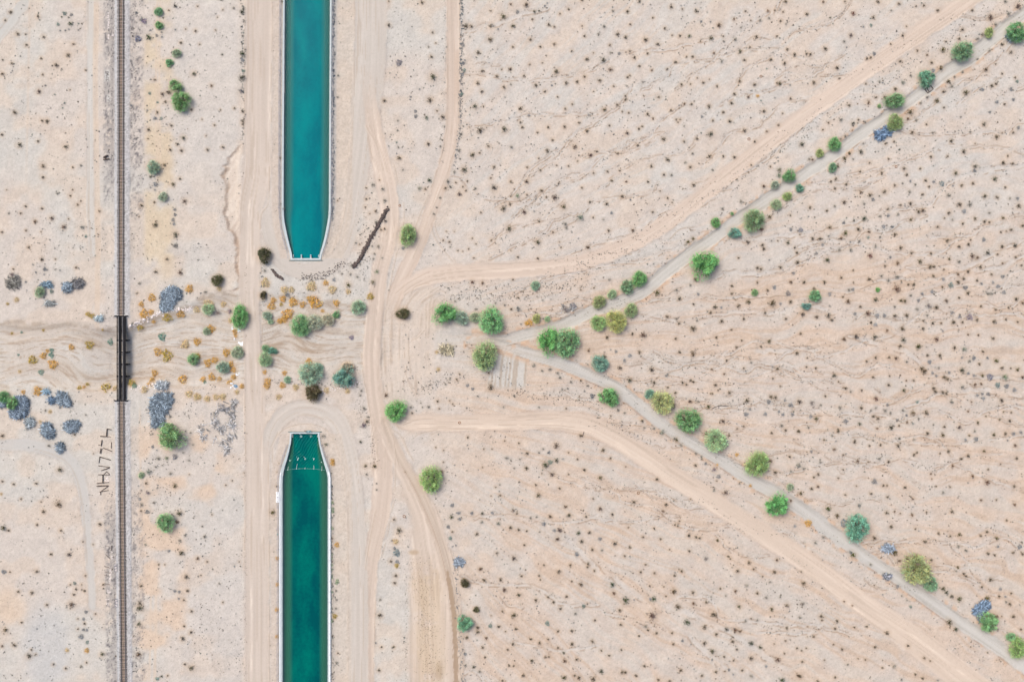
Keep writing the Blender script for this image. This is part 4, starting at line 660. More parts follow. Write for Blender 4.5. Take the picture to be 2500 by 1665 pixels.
2277,324,4.1y 2262,304,3.5k 2039,461,5.3k 2102,470,7.0r 2125,476,7.0k 2160,468,6.5k 2062,494,7.6k 2019,515,4.7k 2168,511,5.3k 2111,534,8.8g 2221,468,5.9y 2253,475,5.3k 2223,497,5.9k 2199,501,4.1k 2243,517,7.0k 2254,514,7.6k
2317,477,7.0y 2343,500,7.6k 2369,500,7.0y 2405,479,7.6k 2435,482,5.9k 2488,503,7.0k 2317,520,6.5k 2381,534,5.9k 2404,541,5.9k 2416,543,4.7k 2449,532,5.9o 2351,546,5.3k 2290,554,5.3k 2306,533,3.5k 2326,537,4.1y 2497,551,5.3k
2469,561,5.3k 2457,565,3.5k 2444,567,4.1k 2313,588,7.0k 2370,586,3.5k 2403,585,5.3b 2342,602,6.5k 2365,597,5.3k 2447,602,7.0k 2479,600,7.6k 2412,617,8.8g 2436,621,4.7k 2375,626,8.2r 2387,629,5.9r 2342,639,7.0y 2480,628,5.3k
2318,632,5.3o 2448,643,4.1r 2394,651,6.5k 2494,648,4.7k 2186,572,7.0k 2122,566,5.3r 2096,560,6.5k 2064,570,8.8o 2054,582,6.5r 2002,583,7.0k 2026,555,6.5k 2078,610,7.0y 2125,624,9.4r 2020,635,8.2k 2199,605,7.0k 2226,618,5.3k
2273,619,4.7k 2247,639,8.2k 2192,643,7.0r 2161,650,4.7k 2174,628,4.1b 2271,652,7.0k 2280,651,5.9k 2305,658,4.7k 2083,660,4.1k 2054,678,5.9k 2122,682,6.5k 2152,674,5.9y 2084,690,3.5k 2013,689,6.5k 2191,705,11.7r 2218,695,5.3k
2231,695,7.0k 2279,674,5.9k 2304,682,4.7b 2339,670,4.7r 2353,680,5.9k 2340,689,7.0k 2364,663,5.9k 2386,685,4.7k 2421,670,4.7k 2449,675,5.3b 2358,702,6.5b 2323,696,7.6b 2301,701,4.7k 2364,715,7.0k 2412,717,6.5y 2421,717,5.9y
2482,730,7.0k 2497,740,5.9r 2311,734,5.9r 2342,727,4.7k 2268,746,8.8y 2287,751,7.0k 2201,734,6.5o 2210,735,6.5o 2138,732,8.2k 2071,736,8.2r 2058,725,4.1k 2101,749,4.7k 2023,771,8.2k 2031,781,6.5k 2120,766,8.8r 2185,771,7.0k
2214,770,7.0k 2142,771,5.9b 2160,771,5.3b 2127,788,5.3k 2166,807,5.3r 2204,802,8.2k 2254,802,6.5k 2254,783,4.7k 2278,789,5.3k 2298,789,4.1r 2328,787,6.5k 2350,787,4.7k 2386,782,6.5k 2428,785,6.5k 2485,786,4.7k 2456,780,4.1k
2431,756,5.3k 2463,751,4.7k 2395,748,4.7k 2325,763,5.3b 2369,774,8.8b 2061,828,7.6r 2091,821,9.4k 2136,822,8.2k 2207,830,8.2g 2198,845,7.0k 2243,846,10.0o 2287,828,7.6k 2331,849,7.0k 2355,853,7.6y 2400,858,5.3k 2425,826,6.5k
2364,817,4.1r 2389,818,4.1r 2264,770,4.7y 2061,544,4.7b 2085,538,4.1y 2158,553,5.9b 2179,554,4.7b 2169,526,4.7b 2193,523,5.3y 2149,528,5.3y 2073,708,5.9y 2083,707,4.7b 2026,718,5.3b 2088,767,5.9b 2276,712,5.3b 2252,717,4.7b
2224,721,5.3y 2243,734,4.7b 2437,699,5.3b 2452,714,5.3b 2397,692,4.1b 2191,676,7.0y 2170,685,6.5y 2224,536,5.9o 2240,755,5.9y 2185,749,5.3y 2132,487,5.3b 2147,479,4.1y 2204,448,4.1y 2223,443,4.1b 2235,451,4.7y 2280,444,4.1b
2327,453,3.5b 2355,516,5.9b 2416,520,5.3y 2466,485,4.7y 2485,485,5.3b 2110,498,4.7y 2038,504,4.7y 2098,589,4.7y 2023,576,4.7y 2076,591,3.5b 2149,579,4.7y 2138,602,5.3y 2343,773,4.7b 2138,793,5.3b 2302,808,3.5b 2050,610,5.9y
2009,598,4.1b 1994,619,4.1b 2120,580,4.1t 2425,690,4.1b 2138,873,5.3k 2171,873,5.3k 2188,874,7.6k 2116,882,4.7k 2251,899,7.6k 2257,907,8.8k 2270,883,5.3b 2295,868,6.5k 2265,868,5.3k 2433,881,8.2o 2391,888,4.7k 2350,904,9.4k
2365,912,4.7b 2306,921,6.5k 2314,926,5.9k 2399,917,6.5o 2419,920,10.0b 2455,921,10.6y 2447,898,6.5k 2485,902,7.0o 2468,899,4.1k 2497,921,5.9r 2350,945,7.6y 2381,939,7.0r 2396,937,4.7r 2437,940,7.6t 2459,943,6.5b 2280,948,6.5k
2284,956,6.5k 2302,958,5.9k 2311,960,5.9k 2207,953,7.6k 2213,929,4.1r 2231,929,4.1k 2172,918,3.5k 2170,940,5.9k 2132,921,4.7k 2037,917,7.6k 2047,932,3.5k 2064,948,6.5k 2104,953,4.1k 2077,956,4.7y 2015,967,4.7k 2139,973,7.6r
2004,989,5.3y 2051,995,7.0y 2103,996,6.5k 2161,1002,7.0y 1980,1017,4.7b 2065,1028,6.5b 2099,1035,7.0g 2133,1016,5.9k 2144,1022,6.5k 2142,1046,4.1r 2177,1043,9.4g 2195,1039,4.1k 2215,1031,5.3r 2262,1008,7.0k 2324,982,7.0y
2372,981,4.1r 2402,973,5.3b 2446,978,7.6k 2364,1004,4.1r 2450,1006,3.5o 2469,1007,4.1k 2407,1016,3.5o 2441,1024,4.7o 2466,1027,5.3k 2388,1032,5.9o 2343,1043,7.6k 2306,1042,4.7k 2265,1058,7.0k 2302,1062,7.6o 2367,1063,4.1o
2427,1061,7.0o 2455,1059,5.9k 2475,1059,5.3b 2384,1072,6.5b 2380,1052,5.3y 2047,1052,7.0k 2087,1079,7.0k 2012,1074,3.5o 2123,1088,4.1k 2150,1086,4.7k 2193,1088,6.5k 2037,1097,5.9r 2059,1110,3.5k 2094,1126,6.5r 2121,1128,2.9k
2147,1120,5.9y 2170,1127,5.9k 2232,1110,5.3k 2239,1105,4.7k 2316,1102,5.9k 2295,1107,3.5k 2364,1113,6.5k 2347,1120,5.3k 2403,1101,5.9o 2479,1088,5.9r 2483,1119,5.3k 2326,1138,5.3r 2413,1146,4.1k 2375,1162,5.9r 2059,1146,3.5k
1998,1158,5.3k 2047,1167,4.1k 2136,1176,7.0b 2157,1185,5.3k 2166,1185,3.5k 2210,1190,5.9k 2091,1186,3.5k 2022,1242,9.4o 2044,1259,8.2r 2098,1234,7.6y 2127,1205,5.3k 2167,1213,4.1k 2064,1208,4.1k 2303,1203,5.3y 2273,1157,3.5r
2275,1169,2.9r 2411,1178,9.4r 2477,1187,5.9k 2229,1218,4.7r 2396,1221,4.7r 2433,1220,3.5k 2478,1232,5.9r 2166,1252,6.5k 2184,1249,3.5r 2198,1253,2.9k 2227,1257,5.3r 2325,1249,5.9k 2262,1250,3.5k 2458,1270,4.1k 2320,1189,3.5k
2286,1186,2.3k 2443,1133,2.9k 2196,1071,3.5g 2205,1002,5.3y 2229,1008,8.8r 2240,981,4.1t 2167,989,4.1b 2138,996,4.7y 2127,1002,4.7y 2174,1008,4.7y 2277,911,4.1b 2287,918,4.1b 2292,898,4.7y 2318,909,4.1b 2378,917,4.1b 2378,874,6.5b
2411,874,4.1b 2367,882,5.9y 2349,873,3.5b 2478,952,5.9b 2413,962,4.7b 2399,962,4.1b 2386,965,4.1b 2214,883,4.7y 2191,1025,4.1b 2214,1014,4.1b 2229,1034,3.5t 2243,1022,4.7y 2279,1037,4.1y 2232,1072,4.7y 2132,1075,4.1y
2003,1128,5.3y 1981,1102,4.1b 1962,1144,5.9y 2031,1063,4.7y 2041,1077,2.9b 2358,1074,4.1b 2493,1055,4.7b 2460,1075,3.5b 2176,1286,6.5k 2235,1291,4.1k 2292,1302,5.3k 2320,1309,4.1k 2343,1305,6.5o 2410,1298,5.9k 2395,1308,4.7k
2434,1314,7.0o 2259,1322,7.0k 2359,1344,7.0y 2413,1351,5.9k 2429,1355,4.7k 2474,1349,5.3k 2497,1352,5.9k 2135,1314,7.6k 2185,1349,11.7o 2083,1355,10.0o 2077,1349,5.9b 2215,1363,7.6r 2236,1358,5.3k 2274,1367,5.9k 2339,1385,4.7o
2353,1400,5.3k 2359,1406,4.7k 2334,1394,4.7y 2419,1415,7.0k 2397,1433,4.7k 2469,1448,4.7k 2440,1456,5.3k 2466,1475,5.9k 2411,1460,8.8o 2303,1437,8.8k 2312,1447,7.0g 2324,1456,7.6k 2343,1462,9.4o 2164,1406,7.6b 2192,1432,4.7b
2475,1505,7.0k 2493,1536,4.1k 2061,1468,3.5r 2081,1478,3.5r 2005,1504,6.5k 2007,1514,4.1k 2044,1516,5.9k 2039,1534,5.3k 2086,1531,4.1k 2117,1529,4.1k 2166,1545,7.0k 2217,1576,5.3k 2319,1520,10.0o 2335,1536,7.6g 2137,1579,5.9k
2035,1573,3.5k 2056,1585,5.3k 1971,1554,2.3k 2257,1606,4.7k 2271,1613,3.5k 2183,1627,6.5y 2235,1646,4.7k 2253,1656,5.3k 2201,1659,4.7y 2154,1630,3.5k 2039,1653,4.7k 1997,1663,5.3k 2113,1610,3.5k 2095,1607,2.9k 1954,1651,5.9k
2070,1622,4.1y 2013,1611,2.9k 2290,1660,3.5b 2063,1277,11.7b 2164,1448,2.3b 2155,1451,2.9b 2202,1454,3.5y 2215,1465,4.1y 2224,1481,4.1t 2457,1469,4.7y 2455,1456,3.5b 2491,1334,6.5b 2340,1334,5.3y 2437,1334,4.1b 2443,1438,4.1b
2437,1536,4.1y 2446,1504,2.9k 2010,1311,4.7y 2126,1378,4.7y 2431,1506,10.0r 2196,1369,6.5r"""
DATA_O = """370,727,8.6k 344,743,6.4k 350,767,10.7k 368,763,6.4k 407,774,10.2o 439,766,9.6k 479,756,7.5p 461,705,9.1k 341,798,8.0o 374,785,4.8k 214,767,5.4o 224,772,5.9o 40,732,5.4p 250,805,2.7o 105,806,3.2o 28,814,3.2o 18,742,3.2o
419,741,4.3o 78,879,10.2o 104,869,8.0k 127,890,10.2k 115,856,4.3k 173,848,7.0k 217,842,9.1o 257,947,11.2o 91,955,10.7k 56,957,4.8k 193,947,4.8o 204,945,3.7k 212,939,4.3o 384,859,9.6k 407,868,12.9o 451,841,9.6p 480,834,8.6k
376,911,7.5k 370,929,7.0k 445,927,10.7k 481,867,5.4k 495,926,6.4k 321,937,9.1o 352,951,8.0p 280,949,6.4p 461,962,8.0p 479,969,8.6p 362,938,4.3k 122,1005,4.3p 98,1029,3.2p 47,907,3.7p 662,747,9.6k 667,732,6.4k 690,729,7.5k
716,736,11.2k 738,743,7.5k 759,731,9.6k 771,739,12.9k 821,740,7.5k 904,724,8.0o 760,699,10.7p 694,708,8.0p 711,708,6.4p 811,707,9.1p 795,691,6.4k 702,766,12.9k 692,779,8.6k 682,784,6.4k 787,759,4.3k 507,743,11.8p 513,804,9.4k
544,743,6.4p 686,743,4.3o 573,810,6.4k 647,691,10.7p 535,705,5.4p 562,783,5.4p 850,712,5.4p 552,860,9.6k 507,886,9.6k 524,879,7.5k 481,872,6.4o 563,890,7.5k 570,903,6.4k 570,921,7.0k 516,922,9.6k 535,926,5.9k 560,934,6.4k
590,943,5.9k 575,820,3.7k 753,884,7.5k 694,911,5.9k 689,941,7.0k 653,930,7.5k 651,942,8.0k 646,909,4.8k 722,946,7.0p 812,1131,5.9k 811,1124,4.8k 485,970,6.4p 505,974,7.0p 526,970,7.0p 543,969,7.5p 680,969,6.4p 848,955,5.4p
797,953,6.4p 578,957,5.4p 677,1363,4.2k 677,1427,4.2k 676,1488,4.7k 676,1554,4.2k 822,1330,5.9k 817,1504,5.9o 966,1322,5.9p 968,1381,5.3o 1292,787,7.5k 989,772,5.4k 1285,790,4.8k 1070,902,4.3p 1066,860,3.7p 1974,1278,7.6k
1832,1186,3.5k 1799,1110,4.1k 1751,1135,2.9k 1850,235,3.5k 163,1587,4.2p 211,1588,5.3k 3,1206,3.0p"""
DATA_G = """267,835,8.6k 394,822,11.8k 124,867,7.5k 125,855,6.4k 99,909,8.0k 44,866,3.7k 327,943,7.0k 52,812,3.7k 499,933,4.8k 811,1227,4.7l 812,1242,4.7l 812,1249,4.7l 811,1290,4.2l 810,1363,3.6l 810,1379,4.2l 811,1390,3.0l 811,1411,3.0l
811,1445,3.6l 809,1461,3.0l 810,1516,4.2l 823,1419,5.9l 811,1354,3.0l 811,1405,3.0l 821,1424,3.6l 677,1304,2.4k"""
DATA_T = """439.2|246.4|22.8|22.8|G|round bright green mesquite near the railway with a paler crown touching its north side
425.8|208.9|16.6|14.7|M|paler feathery green crown touching the north side of a rounder tree near the railway
385.6|28.1|10.2|10.2|M|upper of two small feathery green shrubs near the top of the railway
387.5|62.1|10.2|9.6|M|lower of two small feathery green shrubs near the top of the railway
429.8|129.9|11.2|9.6|S|thin pale green shrub with a grey skirt, east of the rails
412.4|153.2|9.6|9.6|M|small green shrub with dark twigs just below a thin pale shrub east of the rails
372.3|408.4|16.6|14.7|S|patchy grey-green shrub among blue-grey bushes just east of the rails
396.4|480.3|10.7|11.2|S|pale green shrub below a blue-grey bush, east of the rails and above the gully level
95.1|713.3|11.2|12.9|S|pale green shrub beside bleached dead branches west of the rails
413.8|1067.9|30.8|32.1|M|largest round green tree beside the railway, touching the long blue-grey brush pile
5.9|968.8|13.4|13.4|G|bright green crown cut off by the left edge of the photo
28.1|984.1|15|15.5|M|green crown at the left edge lying against a round blue-grey brush pile
470|876.4|13.9|13.9|M|round green bush with an orange bush on its shoulder in the sandy wash
344.1|1160.3|7|8|S|tiny green shrub beside grey scrub just east of the rails below the bridge
401.8|1277.1|21.4|21.4|M|round green tree lowest of the trees beside the railway, yellowish on its left side
643.9|623.6|16.1|20.1|K|ragged dark olive bush on the kerb of the canal road by the turnaround
529|683.9|13.4|14.7|K|dark olive bush at the foot of the eroded gully
642|721.4|8|11.2|K|small dark brown-olive bush on the east verge of the canal road
583.1|773.6|19.3|28.1|G|tall bright green tree on the west verge of the canal road in the wash
506.8|754.8|13.9|13.9|S|grey-green shrub under an orange fringe west of the canal road
651.4|770.9|11.2|10.7|S|pale green shrub just east of the canal road at the wash crossing
660|785.6|7|5.9|S|tiny pale green tuft below a shrub just east of the canal road
731.7|795|24.6|24.6|M|green tree at the west end of a pale bleached thicket between the two roads
765.2|787|22.8|17.4|P|bleached tan thicket running east from a green tree between the two roads
800|780.3|15.5|13.4|P|grey bleached bush at the east end of the thicket between the two roads
820.1|768.2|9.1|10.2|M|small green bush at the tip of the bleached thicket
873.7|750.8|17.4|16.6|S|silvery grey-green bush beside the west verge of the curved dirt road
504.1|808.4|9.6|9.6|S|silvery shrub with an orange bush on its shoulder near two white scraps
647.4|850.2|9.1|8.6|M|green top of a shrub cluster on the east verge of the canal road
664.8|856.3|11.8|9.1|T|blue-grey bush on the right of the shrub cluster beside the canal road
646|877.8|16.6|16.1|S|grey-green bush at the bottom of the shrub cluster beside the canal road
755.8|911.8|28.1|26.2|S|broad grey-green tree north of the lower canal headwall
775.9|896.5|10.7|11.2|T|small teal crown growing on the upper right of a broad grey-green tree
838.9|920.6|25.4|25.4|T|dark teal-green tree with a bleached tan bush on its upper right
846.9|896.5|16.1|12.1|P|bleached tan bush on the upper right of a dark teal-green tree
762.5|959.4|21.4|18.7|K|spiky dark olive bush directly north of the lower canal sign
965.3|1002.8|23.6|26.2|G|bright green tree on the inner bend where the south track leaves the curved road
577.8|860.3|15|14.5|S|silvery round bush on the west verge of the canal road, upper of two
542.9|897|15.5|14.5|S|silvery round bush in the wash beside a column of orange bushes
700.9|927.3|8.6|8.6|S|faint pale green bush west of a broad grey-green tree
994.8|574.1|18.7|25.4|O|yellow-green tree standing between two joining dirt tracks
1084.5|765.6|25.4|29.5|G|dense bright green tree at the west end of the row along the upper sandy wash
1126|776.3|16.1|17.4|S|thin pale grey-green crown beside a dense bright green tree
1158.2|774.9|12.9|11.2|S|small pale crown joined to the left side of a large mid green tree
1198.4|783|29.5|30.8|M|large mid green tree with grey centre on the north bank of the sandy wash
1306.8|697.3|10.7|11.2|S|lone pale green shrub on the bank below the upper graded track
1309.5|777.6|9.6|11.2|Y|small yellow shrub beside orange twigs on the wash bank
1336.3|779|7|7|S|faint pale green tuft on the edge of the upper sandy wash
982.8|765.6|17.4|12.1|K|dark olive-brown thicket with orange twigs in a bare patch beside the crossing
1463.2|737.3|14.7|16.1|O|yellow-green shrub first in a chain of four on the north bank of the wash
1494|718.3|10.6|11.7|S|pale thin shrub second in the chain on the north bank of the wash
1530.7|700.7|17|16.1|M|mid green bush leaning on a brighter one on the north bank of the wash
1560.9|681.6|17.6|19.1|G|bright green bush last in the chain on the north bank of the wash
1461.7|788.7|18.2|18.2|O|olive bush at the west end of the yellow thicket on the south bank
1504.3|784.3|27|23.5|Y|yellow-olive crown in the middle of the thicket on the south bank
1540.9|757.9|15.3|17|O|grey-olive bush at the east end of the yellow thicket on the south bank
1183.6|868.4|28.1|33.5|O|large olive tree south of the wash beside graded plough marks
1337.6|833.6|25.4|32.1|G|dark green left half of a pair of joined trees where the two washes meet
1383.1|836.2|30|32.7|M|lighter green right half of a pair of joined trees where the two washes meet
1051.1|1171|26.2|30|O|yellow-green tree with an orange top beside the southern fork of the tracks
1464.7|887.5|18.8|20.5|T|grey-teal tree at the head of the lower sandy wash
1488.1|969.6|24.1|22.3|G|round green tree on the south bank near the head of the lower wash
1586.4|962.3|12.3|11.1|T|small dark teal bush touching a yellow tree
1618.7|982.8|27.9|24.9|Y|bright yellow flowering tree on the north bank of the lower wash
1681.7|1026.8|30.8|27.9|G|dense deep green tree just below the yellow one on the lower wash
1749.2|1076.7|26.4|25.8|S|pale sage tree third below the yellow one on the lower wash
1850.4|1133.9|26.4|29.9|O|loose olive tree with white bare limbs showing on the lower wash
1900.9|1233.6|27|27|G|round vivid green tree on the south bank of the lower wash
1929.6|1189.6|8.8|8.8|S|small pale tuft on the north bank opposite a round vivid green tree
1134.4|1523.3|18.4|20.8|T|lone teal-green tree on the fence line beside the damp track
1134.4|1423.9|10.1|11.3|K|dark green bush on the fence line above a lone teal-green tree
1162.6|1488.3|8.3|7.1|K|small dark green bush just north-east of a lone teal-green tree
2095.2|1290.1|27|32.3|T|tall teal-green tree over the lower wash with a purple-grey bush on its left
2241.9|1392.7|33.7|34.6|O|big olive-green tree overhanging the lower wash near the right edge
2274.1|1426.5|17.6|17.6|M|smaller green crown at the lower right foot of a big olive-green tree
2416.4|1518.9|23.5|22.9|M|green bush just below a slab of blue-grey brush near the lower right corner
2469.2|1555.5|10.6|11.7|M|small green bush second from the lower right corner
2488.3|1583.4|19.4|24.9|O|olive tree with pale limbs cut by the right edge near the lower right corner
2353.3|123.2|25.8|22|M|oblong green tree on the upper wash, second from the upper right corner
2263.9|190.7|20.5|20.5|T|round teal-green tree above a broken timber frame in the upper wash
2187|244.9|24.9|17|G|oblong bright green tree slanting along the upper wash bank
2147.1|259.6|5|5.3|M|tiny green tuft beside an oblong slanting tree
2188.2|296.9|17.6|19.1|O|olive-green tree with blue debris at its foot
2174.4|310.9|9.4|11.1|O|small olive crown between an olive tree and blue debris
2038.6|352|17|15.3|G|compact bright green tree on the north bank halfway up the upper wash
2002.2|374|10.6|9.4|O|small olive tuft just below a compact bright green tree on the upper wash
2033.6|409.2|10|11.7|M|small green bush with brown twigs on the south bank of the upper wash
2416.4|79.2|10.3|12.3|O|small olive bush on the north bank near the upper right corner
2485.3|77.7|22.9|24.1|G|bright green tree cut by the right edge in the upper right corner
1928.7|428.9|16.7|15.3|G|round green tree on the north bank with a pale bush at its lower left
1892.4|451.7|10.6|10|S|pale green bush at the lower left of a round tree on the north bank
1953.1|459.5|11.1|10|T|pale teal bush on the south bank, upper of three
1922.9|479.2|11.7|10|O|thin olive bush on the south bank, middle of three
1895.9|499.1|13.5|12.3|S|pale green bush on the south bank, lowest of three
1841.6|537.9|26.4|24.9|M|large feathery green tree with grey centre on the south bank of the upper wash
1794.7|568.7|17|12.3|T|low teal bush just below a large feathery tree on the south bank
1747.7|543.7|11.7|11.7|G|small bright green bush on the north bank across from a low teal bush
1719.9|645.8|33.4|32.9|G|biggest vivid green tree, alone on the desert side of the upper wash
1843.1|714.5|8.2|8.2|M|tiny green bush alone among creosote east of the vivid green tree
1991.1|722.7|16.4|13.2|M|green and yellow bush on a small drainage in the eastern desert
2143.6|707.4|5.9|5.3|G|tiny light green tuft on a drainage in the eastern desert
1969.1|747.6|12.3|8.8|T|blue-teal shrub just below a green and yellow bush in the eastern desert
1787.3|521.7|4.1|4.1|M|tiny green tuft on the north rim of the upper wash"""
def parse(s):
    out = []
    for e in s.split():
        a, b, c = e.split(','); out.append((float(a), float(b), float(c[:-1]), c[-1]))
    return out
CREO = sorted(parse(DATA_C), key=lambda a: -a[2]); ORAN = parse(DATA_O); GREY = parse(DATA_G)
TREES = []
for ln in DATA_T.strip().split('\n'):
    a = ln.split('|'); TREES.append((float(a[0]), float(a[1]), float(a[2]), float(a[3]), a[4], a[5]))

# leaf litter under each bush
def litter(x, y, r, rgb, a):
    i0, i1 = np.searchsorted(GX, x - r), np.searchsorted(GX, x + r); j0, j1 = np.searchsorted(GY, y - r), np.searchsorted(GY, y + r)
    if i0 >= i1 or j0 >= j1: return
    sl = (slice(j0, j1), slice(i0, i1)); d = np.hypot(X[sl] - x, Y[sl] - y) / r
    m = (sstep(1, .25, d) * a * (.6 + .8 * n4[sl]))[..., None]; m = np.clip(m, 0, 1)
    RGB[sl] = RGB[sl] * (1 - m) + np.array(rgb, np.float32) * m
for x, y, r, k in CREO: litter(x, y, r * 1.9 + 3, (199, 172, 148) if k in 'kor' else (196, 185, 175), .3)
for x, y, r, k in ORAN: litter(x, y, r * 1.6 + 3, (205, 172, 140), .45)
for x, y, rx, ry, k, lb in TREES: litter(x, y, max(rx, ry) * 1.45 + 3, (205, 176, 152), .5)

# ------------------------------------------------------------------ ground sheet, cut along its own grid into ground, roads, washes and railway bed
def build_ground():
    names = {0: 'desert_ground', 1: 'wash_bed', 2: 'sandy_wash', 3: 'sandy_wash', 4: 'canal_road', 5: 'dirt_road', 6: 'dirt_track', 7: 'graded_track', 8: 'graded_track', 9: 'dirt_track', 10: 'railway_ballast'}
    lum = RGB.mean(-1, keepdims=True); T_ = (lum + (RGB - lum) * 1.0) * np.array((.992, .985, .986), np.float32)
    A = (lin(np.clip(T_, 0, 255)) / np.array([KR, KG, KB])).astype(np.float32)
    verts = np.stack([wx(X), wy(Y), Z], -1).reshape(-1, 3).astype(np.float32)
    A = A.reshape(-1, 3); gr = GRAIN.reshape(-1)
    idx = np.arange(NX * NY, dtype=np.int32).reshape(NY, NX)
    q = np.stack([idx[1:, :-1], idx[1:, 1:], idx[:-1, 1:], idx[:-1, :-1]], -1).reshape(-1, 4)
    cid = ID[:-1, :-1].reshape(-1); cut = inC[:-1, :-1] | inC[1:, :-1] | inC[:-1, 1:] | inC[1:, 1:]
    cx = (X[:-1, :-1] + X[1:, 1:]) / 2; cy = (Y[:-1, :-1] + Y[1:, 1:]) / 2
    lu, ru = cedge(CAN_U, cy); ll_, rl = cedge(CAN_L, cy)
    cut = ((cy <= 633) & (cx > lu - 2.0) & (cx < ru + 2.0)) | ((cy >= 1056.5) & (cx > ll_ - 2.0) & (cx < rl + 2.0))
    keep = ~cut.reshape(-1)
    for k in sorted(names):
        f = q[(cid == k) & keep]
        if not len(f): continue
        used = np.unique(f); mp = np.zeros(NX * NY, np.int32); mp[used] = np.arange(len(used))
        me = np_mesh(names[k], verts[used], mp[f], tint=A[used], smooth=True, fattr={'grain': gr[used]})
        tag(link(names[k], me, M_GROUND), kind='structure')
build_ground()
def gz(px, py):
    i = min(max(np.searchsorted(GX, px) - 1, 0), NX - 2); j = min(max(np.searchsorted(GY, py) - 1, 0), NY - 2)
    fx = (px - GX[i]) / (GX[i + 1] - GX[i]); fy = (py - GY[j]) / (GY[j + 1] - GY[j])
    return float((Z[j, i] * (1 - fx) + Z[j, i + 1] * fx) * (1 - fy) + (Z[j + 1, i] * (1 - fx) + Z[j + 1, i + 1] * fx) * fy)
def PG(px, py, h=0.0):
    """ground point under something whose visible body is h above the ground"""
    z = gz(px, py); x, y, _ = P(px, py, z + h); return (x, y, z)

